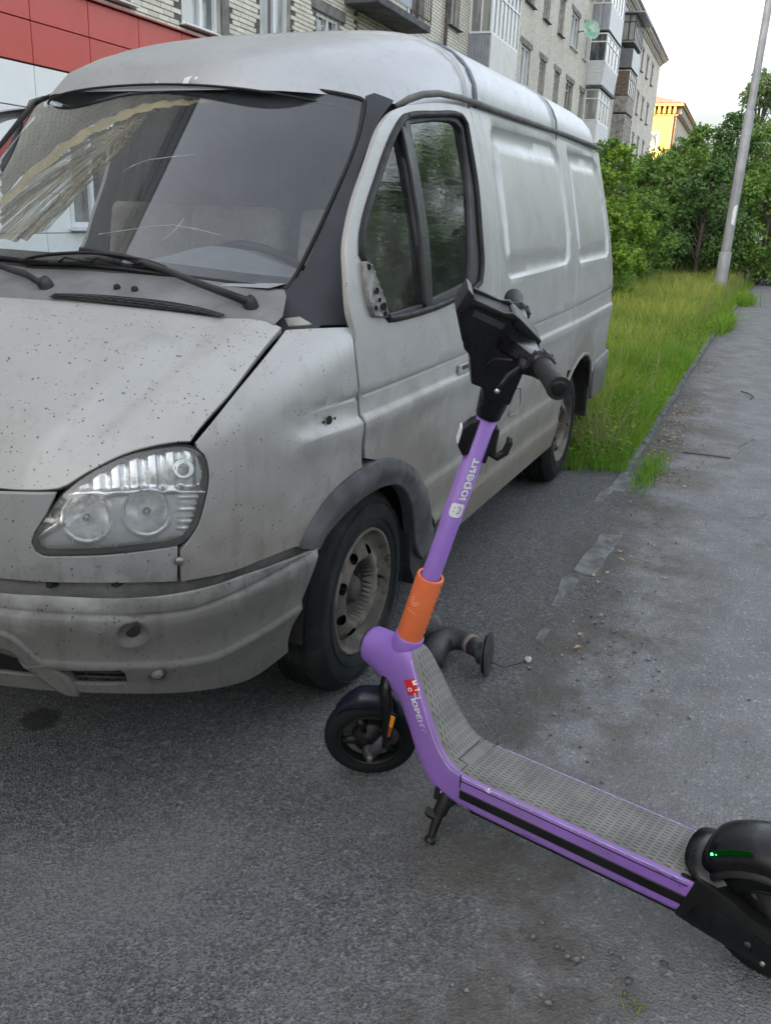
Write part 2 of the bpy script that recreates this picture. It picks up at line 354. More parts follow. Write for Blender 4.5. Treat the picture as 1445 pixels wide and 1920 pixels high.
def frame(o, z, x=None):
    """matrix with local z along z, at o"""
    z = Vector(z).normalized()
    x = Vector(x) if x is not None else (Vector((1, 0, 0)) if abs(z.x) < .9 else Vector((0, 1, 0)))
    x = (x - z * x.dot(z)).normalized()
    y = z.cross(x)
    return Matrix(((x.x, y.x, z.x, o[0]), (x.y, y.y, z.y, o[1]), (x.z, y.z, z.z, o[2]), (0, 0, 0, 1)))

# ---- panels: an outline laid on a curved surface, with a rolled lip
def resample(P, step, corner=40):
    P = np.asarray(P, float)
    n = len(P)
    d = [P[(i + 1) % n] - P[i] for i in range(n)]
    cos = math.cos(math.radians(corner))
    sharp = []
    for i in range(n):
        a, b = d[i - 1], d[i]
        sharp.append(a @ b < cos * np.linalg.norm(a) * np.linalg.norm(b))
    out = []
    for i in range(n):
        p0, p1, p2, p3 = P[i - 1], P[i], P[(i + 1) % n], P[(i + 2) % n]
        L = np.linalg.norm(p2 - p1)
        m1 = (p2 - p1) if sharp[i] else (p2 - p0) * (L / max(1e-9, L + np.linalg.norm(p1 - p0)))
        m2 = (p2 - p1) if sharp[(i + 1) % n] else (p3 - p1) * (L / max(1e-9, L + np.linalg.norm(p3 - p2)))
        k = max(1, int(round(L / step)))
        for j in range(k):
            t = j / k
            out.append((2 * t**3 - 3 * t**2 + 1) * p1 + (t**3 - 2 * t**2 + t) * m1 + (-2 * t**3 + 3 * t**2) * p2 + (t**3 - t**2) * m2)
    return np.array(out)

def inside(poly, Q):
    x, y = Q[:, 0], Q[:, 1]
    r = np.zeros(len(Q), bool)
    n = len(poly)
    for i in range(n):
        x1, y1 = poly[i]; x2, y2 = poly[(i + 1) % n]
        c = ((y1 > y) != (y2 > y))
        with np.errstate(divide='ignore', invalid='ignore'):
            r ^= c & (x < (x2 - x1) * (y - y1) / (y2 - y1 + 1e-15) + x1)
    return r

def dist_poly(poly, Q, closed=True):
    poly = np.asarray(poly, float)
    d = np.full(len(Q), 1e9)
    n = len(poly)
    for i in range(n if closed else n - 1):
        a, b = poly[i], poly[(i + 1) % n]
        ab = b - a
        t = np.clip(((Q - a) @ ab) / max(ab @ ab, 1e-12), 0, 1)
        d = np.minimum(d, np.linalg.norm(Q - a - t[:, None] * ab, axis=1))
    return d

class Lin:
    def __init__(s, n):
        s.n = np.array(n, float) / np.linalg.norm(n)
        u = np.array([0, 0, 1.]) if abs(s.n[2]) < .9 else np.array([1., 0, 0])
        s.e1 = np.cross(u, s.n); s.e1 /= np.linalg.norm(s.e1)
        s.e2 = np.cross(s.n, s.e1)
    def to2(s, P):
        return np.stack([P @ s.e1, P @ s.e2], -1)
    def depth(s, P):
        return P @ s.n
    def rays(s, Q):
        return Q[:, :1] * s.e1 + Q[:, 1:] * s.e2, np.tile(s.n, (len(Q), 1))

class Cyl:
    """around a vertical axis at (x0,0)"""
    def __init__(s, x0=-.1):
        s.x0 = x0
    def to2(s, P):
        return np.stack([np.arctan2(P[:, 1], P[:, 0] - s.x0), P[:, 2]], -1)
    def depth(s, P):
        return np.hypot(P[:, 1], P[:, 0] - s.x0)
    def rays(s, Q):
        z = np.zeros(len(Q))
        return np.stack([z + s.x0, z, Q[:, 1]], -1), np.stack([np.cos(Q[:, 0]), np.sin(Q[:, 0]), z], -1)

def march(F, O, Dn, lo, hi, n=70):
    """first hit coming from outside (hi) inwards (lo) along each ray"""
    ts = np.linspace(hi, lo, n)
    a = np.full(len(O), np.nan); b = a.copy()
    prev = F(O + hi * Dn)
    best = np.full(len(O), hi); bv = np.abs(prev)
    for i in range(1, n):
        cur = F(O + ts[i] * Dn)
        m = (prev > 0) & (cur <= 0) & np.isnan(a)
        a[m] = ts[i - 1]; b[m] = ts[i]
        k = np.abs(cur) < bv
        best[k] = ts[i]; bv[k] = np.abs(cur)[k]
        prev = cur
    ok = ~np.isnan(a)
    a[~ok] = best[~ok]; b[~ok] = best[~ok]
    for _ in range(26):
        m = (a + b) / 2
        v = F(O + m[:, None] * Dn)
        out = v > 0
        a = np.where(out, m, a); b = np.where(out, b, m)
    return O + a[:, None] * Dn

def grad(F, P, h=2e-3):
    g = np.stack([F(P + np.eye(3)[i] * h) - F(P - np.eye(3)[i] * h) for i in range(3)], -1)
    return g / np.maximum(np.linalg.norm(g, axis=1, keepdims=True), 1e-9)

def mirror_outline(half):
    """outline of the y>=0 half, first and last points near the centre line -> closed symmetric outline"""
    h = [tuple(p) for p in half]
    return h + [(x, -y, z) for x, y, z in reversed(h)]

def panel_data(outline, dom, F, step=.025, holes=(), emb=None, lip=.018, edge=.0025, offset=0.0, corner=40, su=1.0, ostep=None, inset=.0025, rows=()):
    O3 = resample(outline, ostep or step * .8, corner)
    o2 = dom.to2(O3)
    H3 = [resample(h, (ostep or step * .8), corner) for h in holes]
    h2 = [dom.to2(h) for h in H3]
    sc = np.array([su, 1.0])
    d = dom.depth(O3)
    if inset:
        ar = np.sum(o2[:, 0] * np.roll(o2[:, 1], -1) - np.roll(o2[:, 0], -1) * o2[:, 1])
        tg = np.roll(o2, -1, 0) - np.roll(o2, 1, 0)
        nm = np.stack([-tg[:, 1], tg[:, 0]], -1) / np.maximum(np.linalg.norm(tg, axis=1, keepdims=True), 1e-9)
        o2 = o2 + nm * inset * np.sign(ar)
    lo2, hi2 = o2.min(0), o2.max(0)
    # interior points, hexagonal
    gx = np.arange(lo2[0] * su, hi2[0] * su, step); gy = np.arange(lo2[1], hi2[1], step * .87)
    X, Y = np.meshgrid(gx, gy)
    X = X + (np.arange(len(gy)) % 2)[:, None] * step * .5
    G = np.stack([X.ravel(), Y.ravel()], -1)
    os_ = o2 * sc
    hs_ = [h * sc for h in h2]
    G = G[inside(os_, G)]
    G = G[dist_poly(os_, G) > step * .55]
    for h in hs_:
        if len(G) == 0: break
        G = G[~inside(h, G)]
        G = G[dist_poly(h, G) > step * .55]
    extra = []
    for (poly, closed, offs) in rows:
        R3 = resample(poly, step * .7, corner) if closed else np.array(poly, float)
        r2 = dom.to2(R3) * sc
        if not closed:
            L = np.concatenate([[0], np.cumsum(np.linalg.norm(np.diff(r2, axis=0), axis=1))])
            q = np.linspace(0, L[-1], max(2, int(L[-1] / (step * .7))))
            r2 = np.stack([np.interp(q, L, r2[:, k]) for k in (0, 1)], -1)
            tg = np.gradient(r2, axis=0)
        else:
            tg = np.roll(r2, -1, 0) - np.roll(r2, 1, 0)
        nm = np.stack([-tg[:, 1], tg[:, 0]], -1) / np.maximum(np.linalg.norm(tg, axis=1, keepdims=True), 1e-9)
        if closed:
            nm *= np.sign(np.sum(r2[:, 0] * np.roll(r2[:, 1], -1) - np.roll(r2[:, 0], -1) * r2[:, 1]))
        for off in offs:
            E = r2 + nm * off
            E = E[inside(os_, E)]
            E = E[dist_poly(os_, E) > .004]
            for h in hs_:
                if len(E): E = E[~inside(h, E)]
                if len(E): E = E[dist_poly(h, E) > .004]
            extra.append(E)
        if len(G):
            G = G[dist_poly(r2, G, closed) > max(abs(o) for o in offs) + step * .35]
    if extra: G = np.concatenate([G] + extra)
    pts = [tuple(p) for p in os_]
    edges = [(i, (i + 1) % len(os_)) for i in range(len(os_))]
    for h in hs_:
        b = len(pts)
        pts += [tuple(p) for p in h]
        edges += [(b + i, b + (i + 1) % len(h)) for i in range(len(h))]
    pts += [tuple(p) for p in G]
    v, _, f, *_ = delaunay_2d_cdt([Vector(p) for p in pts], edges, [], 0, 1e-7)
    v = np.array([tuple(p) for p in v]); f = np.array([tuple(t) for t in f if len(t) == 3])
    cen = v[f].mean(1)
    ok = inside(os_, cen)
    for h in hs_:
        ok &= ~inside(h, cen)
    f = f[ok]
    used = np.unique(f)
    re = -np.ones(len(v), int); re[used] = np.arange(len(used))
    v = v[used]; f = re[f]
    O, Dn = dom.rays(v / sc)
    P = march(F, O, Dn, d.min() - .35, d.max() + .30)
    N = grad(F, P)
    if offset: P = P + N * offset
    if emb is not None:
        P = P + N * emb(P)[:, None]
    # winding
    fn = np.cross(P[f[:, 1]] - P[f[:, 0]], P[f[:, 2]] - P[f[:, 0]])
    if (np.einsum('ij,ij->i', fn, N[f[:, 0]])).sum() < 0:
        f = f[:, ::-1].copy()
    # lip
    if lip:
        cnt = {}
        for t in f:
            for i in range(3):
                cnt[(t[i], t[(i + 1) % 3])] = 1
        be = [e for e in cnt if (e[1], e[0]) not in cnt]
        bv = sorted({i for e in be for i in e})
        idx = {b: i for i, b in enumerate(bv)}
        outv = np.zeros((len(bv), 3))
        for a, b in be:
            t = P[b] - P[a]
            o = np.cross(t, N[a])
            o /= max(np.linalg.norm(o), 1e-9)
            outv[idx[a]] += o; outv[idx[b]] += o
        outv /= np.maximum(np.linalg.norm(outv, axis=1, keepdims=True), 1e-9)
        B0 = P[bv]; NB = N[bv]
        B1 = B0 + outv * edge * .7 - NB * edge * .3
        B2 = B0 + outv * edge - NB * edge
        B3 = B0 + outv * edge - NB * lip
        n0 = len(P); m = len(bv)
        V = np.concatenate([P, B0, B1, B2, B3])
        Fq = []
        for a, b in be:
            i, j = idx[a], idx[b]
            for k in range(3):
                Fq.append((n0 + k * m + i, n0 + (k + 1) * m + i, n0 + (k + 1) * m + j, n0 + k * m + j))
        return V, [tuple(t) for t in f] + Fq
    return P, [tuple(t) for t in f]

def panel(name, outline, dom, F, mat, parent, mirror=False, **k):
    V, Fc = panel_data(outline, dom, F, **k)
    o = mesh_obj(name, V, Fc, mat, parent, smooth=True)
    if mirror:
        V2 = np.array(V) * np.array([1, -1, 1])
        o2 = mesh_obj(name, V2, [t[::-1] for t in Fc], mat, parent, smooth=True)
        return o, o2
    return o

# ------------------------------------------------------------------ materials
class NT:
    def __init__(s, name):
        s.m = bpy.data.materials.new(name)
        s.m.use_nodes = True
        s.t = s.m.node_tree
        s.t.nodes.clear()
        s.out = s.t.nodes.new('ShaderNodeOutputMaterial')
        s.co = None
    def n(s, typ, **k):
        nd = s.t.nodes.new(typ)
        for a, b in k.items():
            if a == 'ins':
                for i, v in b.items():
                    s.set(nd.inputs[i], v)
            else:
                setattr(nd, a, b)
        return nd
    def set(s, inp, v):
        if isinstance(v, bpy.types.NodeSocket):
            s.t.links.new(v, inp)
        elif isinstance(v, (tuple, list)) and len(v) == 3 and inp.type == 'RGBA':
            inp.default_value = (*v, 1)
        else:
            inp.default_value = v
    def obj(s):
        if s.co is None:
            s.co = s.n('ShaderNodeTexCoord').outputs['Object']
        return s.co
    def map(s, scale=(1, 1, 1), loc=(0, 0, 0), rot=(0, 0, 0)):
        return s.n('ShaderNodeMapping', ins={0: s.obj(), 1: loc, 2: rot, 3: scale}).outputs[0]
    def noise(s, scale, detail=4, rough=.55, vec=None, out=0, dist=0):
        return s.n('ShaderNodeTexNoise', ins={'Vector': vec or s.obj(), 'Scale': scale, 'Detail': detail, 'Roughness': rough, 'Distortion': dist}).outputs[out]
    def voro(s, scale, vec=None, feature='F1', out=0, rnd=1.0):
        return s.n('ShaderNodeTexVoronoi', feature=feature, ins={'Vector': vec or s.obj(), 'Scale': scale, 'Randomness': rnd}).outputs[out]
    def math(s, op, a, b=0.0, c=0.0, clamp=False):
        return s.n('ShaderNodeMath', operation=op, use_clamp=clamp, ins={0: a, 1: b, 2: c}).outputs[0]
    def ramp(s, v, lo, hi, a=0.0, b=1.0, smooth=True):
        return s.n('ShaderNodeMapRange', interpolation_type='SMOOTHSTEP' if smooth else 'LINEAR', ins={0: v, 1: lo, 2: hi, 3: a, 4: b}).outputs[0]
    def mix(s, f, a, b):
        nd = s.n('ShaderNodeMix', data_type='RGBA')
        s.set(nd.inputs[0], f); s.set(nd.inputs[6], a); s.set(nd.inputs[7], b)
        return nd.outputs[2]
    def sep(s, v=None):
        return s.n('ShaderNodeSeparateXYZ', ins={0: v or s.obj()}).outputs
    def bump(s, h, strength=.3, dist=.01, normal=None):
        nd = s.n('ShaderNodeBump', ins={'Strength': strength, 'Distance': dist, 'Height': h})
        if normal is not None: s.set(nd.inputs['Normal'], normal)
        return nd.outputs[0]
    def bsdf(s, **k):
        nd = s.n('ShaderNodeBsdfPrincipled')
        for a, v in k.items():
            s.set(nd.inputs[a.replace('_', ' ')], v)
        s.t.links.new(nd.outputs[0], s.out.inputs[0])
        return nd

MATS = {}
def simple(name, col, rough=.6, metal=0.0, var=.15, scale=6.0, bump=0.0, bscale=60, spec=.5, coat=0.0):
    """plain paint, plastic or metal with a little wear in its colour"""
    t = NT(name)
    f = t.noise(scale, 5, .6)
    c = t.mix(t.ramp(f, .3, .7), tuple(v * (1 - var) for v in col), tuple(min(1, v * (1 + var)) for v in col))
    k = dict(Base_Color=c, Roughness=t.ramp(t.noise(scale * 3, 3), .3, .7, max(0.02, rough - .08), min(1, rough + .08)), Metallic=metal)
    if bump:
        k['Normal'] = t.bump(t.noise(bscale, 4), bump, .003)
    b = t.bsdf(**k)
    b.inputs['Specular IOR Level'].default_value = spec
    b.inputs['Coat Weight'].default_value = coat
    MATS[name] = t.m
    return t.m
# ------------------------------------------------------------------ materials of the van and the scooter
def van_paint(name, base=(.380, .383, .376), dirt_hi=1.18, dirt_lo=.36, dirt_max=.88, speck=1.0, metal=.22, rough=.36, ragged=.55, dcol=((.098, .084, .062), (.195, .172, .136))):
    t = NT(name)
    z = t.sep()[2]
    n1 = t.noise(2.2, 6, .6)
    n2 = t.noise(9, 6, .65)
    c = t.mix(t.ramp(n1, .3, .7), tuple(v * .93 for v in base), tuple(v * 1.05 for v in base))
    # road dust that gathers low down, in a ragged band; the bumper's also holds painted shade
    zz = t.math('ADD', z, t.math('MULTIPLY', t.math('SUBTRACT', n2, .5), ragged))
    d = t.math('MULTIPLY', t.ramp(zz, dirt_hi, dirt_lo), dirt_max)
    d2 = t.math('MAXIMUM', d, t.math('MULTIPLY', t.ramp(t.noise(4, 9, .72), .50, .74), .22))
    # run-down streaks
    st = t.noise(1, 5, .6, vec=t.map((34, 34, 2.2)))
    d2 = t.math('ADD', d2, t.math('MULTIPLY', t.ramp(st, .52, .74), .17), clamp=True)
    # mud thrown up round the wheels
    p2 = t.n('ShaderNodeVectorMath', operation='MULTIPLY', ins={0: t.obj(), 1: (1, 0, 1)}).outputs[0]
    md = None
    for cx in (0.0, -2.76):
        q = t.n('ShaderNodeVectorMath', operation='DISTANCE', ins={0: p2, 1: (cx - .10, 0, .36)}).outputs['Value']
        md = q if md is None else t.math('MINIMUM', md, q)
    md = t.math('ADD', md, t.math('MULTIPLY', t.math('SUBTRACT', n2, .5), .45))
    d2 = t.math('MAXIMUM', d2, t.ramp(md, .80, .42, 0, .80))
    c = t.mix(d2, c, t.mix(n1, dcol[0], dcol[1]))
    # tar and insect specks, rust freckles
    if speck:
        v = t.voro(75, rnd=1.0)
        sz = t.noise(31, 2)
        m = t.math('LESS_THAN', v, t.ramp(sz, .36, .74, 0.04, .21 * speck))
        v2 = t.voro(31, vec=t.map((1, 1, 1.0), rot=(.3, .5, .2)))
        m2 = t.math('LESS_THAN', v2, t.ramp(t.noise(4.1, 2), .40, .8, 0.0, .085 * speck))
        v3 = t.voro(38, vec=t.map((3.2, 3.2, .75), rot=(.5, .6, .1)))
        m3 = t.math('LESS_THAN', v3, t.ramp(t.noise(3.3, 3), .42, .75, 0.0, .085 * speck))
        fx = t.ramp(t.sep()[0], -.45, .15, .12, 1.0)
        c = t.mix(t.math('MULTIPLY', t.math('MAXIMUM', m, t.math('MULTIPLY', t.math('MAXIMUM', m2, m3), fx)), .78), c, (.045, .04, .034))
    ru = t.math('MULTIPLY', t.ramp(t.noise(6, 9, .72), .58, .72), t.ramp(z, 1.05, .45))
    c = t.mix(t.math('MULTIPLY', ru, .6), c, (.10, .05, .022))
    r = t.math('ADD', t.math('MULTIPLY', d2, .35), t.ramp(n2, .3, .7, rough - .05, rough + .07))
    bm = t.bump(t.math('ADD', t.math('MULTIPLY', t.noise(1.7, 2), 1.0), t.math('MULTIPLY', t.noise(260, 2), .02)), .10, .02)
    b = t.bsdf(Base_Color=c, Roughness=r, Metallic=t.math('MULTIPLY', t.math('SUBTRACT', 1.0, d2), metal), Normal=bm)
    b.inputs['Coat Weight'].default_value = .25
    b.inputs['Coat Roughness'].default_value = .22
    return t.m

PAINT = van_paint('silver_van_paint')
PAINT_ROOF = van_paint('dusty_roof_paint', base=(.405, .417, .43), dirt_max=0, speck=.35, metal=.35, rough=.42)
PAINT_HOOD = van_paint('speckled_bonnet_paint', base=(.395, .398, .392), dirt_max=.22, speck=1.35, metal=.2, rough=.46)
PAINT_BUMP = van_paint('grimy_shaded_bumper_paint', base=(.285, .29, .285), dirt_hi=.76, dirt_lo=.56, dirt_max=.93, speck=1.3, metal=.08, rough=.5, ragged=.32, dcol=((.050, .048, .043), (.135, .130, .117)))  # grime, with the shade of the bumper face painted into band and base

def glass(name, tint, dust, dcol=(.25, .27, .28), streak=False, gl_rough=.015, boost=1.0):
    t = NT(name)
    fr = t.n('ShaderNodeFresnel', ins={'IOR': 1.52}).outputs[0]
    if boost != 1.0:
        fr = t.math('MULTIPLY', fr, boost, clamp=True)
    tr = t.n('ShaderNodeBsdfTransparent', ins={'Color': (*tint, 1)})
    gl = t.n('ShaderNodeBsdfGlossy', ins={'Roughness': gl_rough, 'Color': (1, 1, 1, 1)})
    if streak:
        # glass rubbed by hand: arcs of smeared dust
        sm = t.noise(1, 4, .65, vec=t.map((7, 1, 60), rot=(0, .45, 0)), dist=.6)
        spots = t.math('LESS_THAN', t.voro(95), t.ramp(t.noise(9, 3), .45, .75, 0, .33))
        f = t.math('ADD', t.math('MULTIPLY', t.ramp(sm, .55, .75), .22), t.math('MULTIPLY', spots, .35))
        f = t.math('ADD', f, t.ramp(t.noise(3, 6, .7), .35, .75, dust * .3, dust * 1.5), clamp=True)
        gl.inputs['Normal'].default_value = (0, 0, 0)
        t.set(gl.inputs['Normal'], t.bump(sm, .05, .01))
    else:
        st = t.noise(1, 5, .6, vec=t.map((2, 26, 2), rot=(.2, .0, .5)))
        f = t.math('ADD', t.ramp(t.noise(2.3, 6, .65), .3, .75, dust * .5, dust * 1.5), t.math('MULTIPLY', t.ramp(st, .6, .75), dust * .4), clamp=True)
        sp = t.math('LESS_THAN', t.voro(80), t.ramp(t.noise(6, 3), .5, .8, 0, .14))
        f = t.math('ADD', f, t.math('MULTIPLY', sp, .3), clamp=True)
    df = t.n('ShaderNodeBsdfDiffuse', ins={'Color': (*dcol, 1)})
    a = t.n('ShaderNodeMixShader', ins={0: f, 1: tr.outputs[0], 2: df.outputs[0]})
    b = t.n('ShaderNodeMixShader', ins={0: fr, 1: a.outputs[0], 2: gl.outputs[0]})
    t.t.links.new(b.outputs[0], t.out.inputs[0])
    return t.m

G_WS = glass('windscreen_glass', (.80, .85, .88), .095, dcol=(.25, .28, .33), boost=1.55)  # thin dust film, its blue tint standing in for reflected sky
G_SIDE = glass('dirty_side_glass', (.30, .34, .34), .10, dcol=(.16, .18, .17), streak=True, boost=.8)
G_LENS = glass('headlight_lens', (.95, .96, .96), .16, dcol=(.62, .62, .60), gl_rough=.05)
RUBBER = simple('black_rubber', (.011, .011, .012), .6, var=.3, bump=.1, spec=.35)
BLACK = simple('black_plastic', (.0085, .009, .0095), .42, var=.3, bump=.12, bscale=300, spec=.35)
BLACK_DUSTY = simple('dusty_black_plastic', (.030, .031, .034), .62, var=.5, scale=5, bump=.15, bscale=200)
PILLAR = simple('faded_black_film', (.017, .020, .026), .42, var=.5, scale=4, bump=.06, bscale=40)
COWLM = simple('grey_dusty_plastic', (.17, .17, .175), .75, var=.2, scale=8, bump=.2, bscale=250)
DARKIN = simple('dark_cavity', (.012, .012, .012), .95)
CHROME = simple('reflector_chrome', (.86, .87, .88), .24, .72, var=.05)
CHROME_D = simple('dulled_reflector', (.55, .56, .56), .30, .9, var=.15)
STEEL = simple('worn_steel', (.28, .27, .26), .45, .8, var=.3)
SEAT = simple('beige_seat_cloth', (.36, .34, .30), .9, var=.15, scale=12, bump=.3, bscale=300)
DASH = simple('grey_dashboard', (.30, .305, .315), .7, var=.12, bump=.1, bscale=300)
CABIN = simple('cabin_lining', (.13, .145, .175), .85, var=.2)
CURTAIN = simple('olive_curtain', (.10, .085, .055), .85, var=.3, scale=20)
CREAM = simple('cream_curtain_strand', (.80, .70, .50), .5, var=.2)
GOLD = simple('gold_curtain_trim', (.62, .46, .23), .5, var=.25, scale=14)
WHITEP = simple('white_print', (.78, .78, .80), .5, var=.04)

def tyre_mat(name, dust=.45, low=.3):
    t = NT(name)
    n = t.noise(7, 7, .65)
    c = t.mix(t.math('MULTIPLY', t.ramp(n, .40, .75), dust), (.005, .009, .010), (.080, .073, .064))
    b = t.bsdf(Base_Color=c, Roughness=t.ramp(n, .3, .7, .75, .95), Normal=t.bump(t.noise(150, 3), .2, .003))
    b.inputs['Specular IOR Level'].default_value = .25
    return t.m
TYRE = tyre_mat('dusty_tyre', .34)
TYRE2 = tyre_mat('scooter_tyre', .12)
def rim_mat():
    t = NT('rusty_wheel_rim')
    n = t.noise(6, 8, .7)
    c = t.mix(t.ramp(n, .38, .66), (.075, .066, .054), (.175, .160, .138))
    c = t.mix(t.ramp(t.noise(14, 6, .7), .55, .68), c, (.040, .027, .018))
    t.bsdf(Base_Color=c, Roughness=.8, Metallic=.15, Normal=t.bump(n, .25, .01))
    return t.m
RIM = rim_mat()
HUBM = simple('dark_hub_centre', (.035, .030, .026), .8, var=.5, scale=20, bump=.4, bscale=40)  # dark tone for the hub and the recess round it

def purple_paint():
    t = NT('purple_scooter_paint')
    n = t.noise(4, 6, .6)
    c = t.mix(t.ramp(n, .3, .7), (.225, .115, .43), (.265, .14, .48))
    sc = t.noise(1, 6, .6, vec=t.map((5, 60, 60), rot=(.3, .2, .9)))
    c = t.mix(t.math('MULTIPLY', t.ramp(sc, .68, .74), .45), c, (.05, .03, .09))
    c = t.mix(t.math('MULTIPLY', t.ramp(t.noise(6, 9, .75), .46, .74), .42), c, (.17, .145, .19))
    ch = t.math('LESS_THAN', t.voro(60), t.ramp(t.noise(7, 2), .55, .8, 0, .13))
    c = t.mix(t.math('MULTIPLY', ch, .7), c, (.42, .38, .5))
    t.bsdf(Base_Color=c, Roughness=t.ramp(n, .3, .7, .36, .5), Normal=t.bump(t.noise(400, 2), .06, .002))
    return t.m
PURPLE = purple_paint()
def orange_mat():
    t = NT('orange_sleeve_plastic')
    n = t.noise(9, 6, .65)
    c = t.mix(t.ramp(n, .3, .7), (.66, .135, .040), (.74, .165, .055))
    ch = t.math('LESS_THAN', t.voro(75), t.ramp(t.noise(14, 3), .56, .8, 0, .22))
    c = t.mix(t.math('MULTIPLY', ch, .85), c, (.05, .02, .012))
    t.bsdf(Base_Color=c, Roughness=.55, Normal=t.bump(n, .1, .003))
    return t.m
ORANGE = orange_mat()
MAT_GREY = simple('grey_deck_rubber', (.165, .165, .155), .8, var=.2, scale=9, bump=.25, bscale=500)
MAT_SLOT = simple('deck_slot_shadow', (.025, .026, .025), .9)
AMBER = simple('amber_reflector', (.75, .26, .01), .25, var=.1, coat=.6)
AMBER_D = simple('dark_amber_reflector', (.28, .075, .01), .25, var=.2, coat=.6)
RED = simple('red_sticker', (.55, .022, .022), .45, var=.1)
GLOSSB = simple('glossy_black_plastic', (.006, .0065, .008), .30, var=.4, scale=9, bump=.06, bscale=120, spec=.35)
NAVYB = simple('blue_black_plastic', (.010, .013, .024), .36, var=.3, scale=9, spec=.4)
GRIP = simple('grip_rubber', (.012, .012, .013), .6, var=.3, scale=30, bump=.2, bscale=200)
# ------------------------------------------------------------------ ground
KERB = [(3.5, 1.62), (1.0, 1.53), (-.94, 1.425), (-1.73, 1.39), (-2.82, 1.335), (-4.68, 1.285), (-10.6, 1.19), (-17.7, 1.17), (-24.5, 1.17)]
KX, KY = np.array([k[0] for k in KERB])[::-1], np.array([k[1] for k in KERB])[::-1]
def kerb_y(x): return np.interp(x, KX, KY)

def ground_mat():
    t = NT('worn_asphalt')
    x, y, z = t.sep()
    # coarse lot on the left, smoother pale walk on the right, a ragged band of dirt where they meet
    yk = t.math('ADD', t.math('MULTIPLY', x, .037), 1.49)
    big = t.noise(.9, 6, .6)
    s = t.math('ADD', t.math('SUBTRACT', y, yk), t.math('MULTIPLY', t.math('SUBTRACT', big, .5), .9))
    path = t.ramp(s, -.05, .22)
    vo = t.n('ShaderNodeTexVoronoi', feature='F1', ins={'Vector': t.obj(), 'Scale': 215.0})
    vd, vc = vo.outputs[0], vo.outputs[1]
    g = t.sep(vc)[0]
    vo2 = t.n('ShaderNodeTexVoronoi', feature='F1', ins={'Vector': t.obj(), 'Scale': 120.0})
    g2 = t.sep(vo2.outputs[1])[0]
    n1 = t.noise(3.3, 8, .7); n2 = t.noise(24, 6, .7)
    lot = t.mix(g, (.052, .055, .057), (.185, .190, .193))
    lot = t.mix(t.math('MULTIPLY', t.math('GREATER_THAN', g2, .95), .5), lot, (.30, .30, .295))
    lot = t.mix(t.math('MULTIPLY', t.math('LESS_THAN', g2, .10), .6), lot, (.035, .036, .038))
    lot = t.mix(t.ramp(n2, .42, .72, 0, .5), lot, (.062, .064, .065))
    wk = t.mix(g, (.140, .146, .154), (.235, .243, .255))
    wk = t.mix(t.math('MULTIPLY', t.math('GREATER_THAN', g2, .95), .55), wk, (.42, .42, .41))
    wk = t.mix(t.ramp(n1, .35, .65, 0, .45), wk, (.105, .107, .111))
    # trodden, dusty patches of the lot turn paler towards the viewer
    c = t.mix(path, lot, wk)
    dust = t.math('MULTIPLY', t.ramp(t.noise(1.1, 7, .65, vec=t.map((1, 1, 1), loc=(3.1, 1.7, 0))), .42, .66), t.ramp(x, -.6, .9, .18, .72))
    c = t.mix(dust, c, t.mix(g, (.125, .126, .126), (.225, .225, .222)))
    band = t.math('MULTIPLY', t.ramp(t.math('ABSOLUTE', t.math('SUBTRACT', s, .14)), .52, .04), t.ramp(t.noise(2.6, 7, .68), .40, .60))
    band = t.math('MULTIPLY', band, t.ramp(x, -9, -2.5, .55, 1.0))
    soil = t.mix(n2, (.045, .041, .036), (.125, .113, .096))
    c = t.mix(t.math('MULTIPLY', band, .88), c, soil)
    d3 = t.math('MULTIPLY', t.ramp(t.noise(1.7, 8, .72, vec=t.map((1, 1, 1), loc=(7.7, 2.2, 0))), .58, .72), path)
    c = t.mix(t.math('MULTIPLY', d3, .65), c, (.080, .077, .072))
    br = t.math('MULTIPLY', t.ramp(t.noise(2.1, 6, .7, vec=t.map((1, 1, 1), loc=(1.2, 9.1, 0))), .56, .70), t.ramp(s, -.9, .2))
    c = t.mix(t.math('MULTIPLY', br, .5), c, (.140, .120, .096))
    # an oil blot under the nose
    ob = t.math('ADD', t.n('ShaderNodeVectorMath', operation='DISTANCE', ins={0: t.obj(), 1: (.655, .16, 0)}).outputs['Value'], t.math('MULTIPLY', t.math('SUBTRACT', t.noise(14, 4), .5), .06))
    c = t.mix(t.ramp(ob, .075, .045, 0, .75), c, (.018, .018, .019))
    # cracks in the walk
    ck = t.voro(1.1, vec=t.n('ShaderNodeVectorMath', operation='ADD', ins={0: t.obj(), 1: t.n('ShaderNodeVectorMath', operation='SCALE', ins={0: t.noise(3, 5, .6, out=1), 'Scale': .45}).outputs[0]}).outputs[0], feature='DISTANCE_TO_EDGE')
    ckm = t.math('MULTIPLY', t.ramp(ck, .008, .002), t.math('MULTIPLY', path, t.ramp(t.noise(.7, 3), .5, .6)))
    c = t.mix(t.math('MULTIPLY', ckm, .7), c, (.03, .03, .03))
    h = t.math('ADD', t.math('MULTIPLY', vd, t.mix(path, (1, 1, 1), (.5, .5, .5))), t.math('MULTIPLY', n2, .6))
    h = t.math('ADD', h, t.math('MULTIPLY', vo2.outputs[0], .7))
    nb = t.bump(h, .85, .007)
    nb = t.bump(n1, .18, .04, nb)
    b = t.bsdf(Base_Color=c, Roughness=t.ramp(n1, .3, .7, .72, .92), Normal=nb)
    b.inputs['Specular IOR Level'].default_value = .35
    return t.m
GROUND = ground_mat()
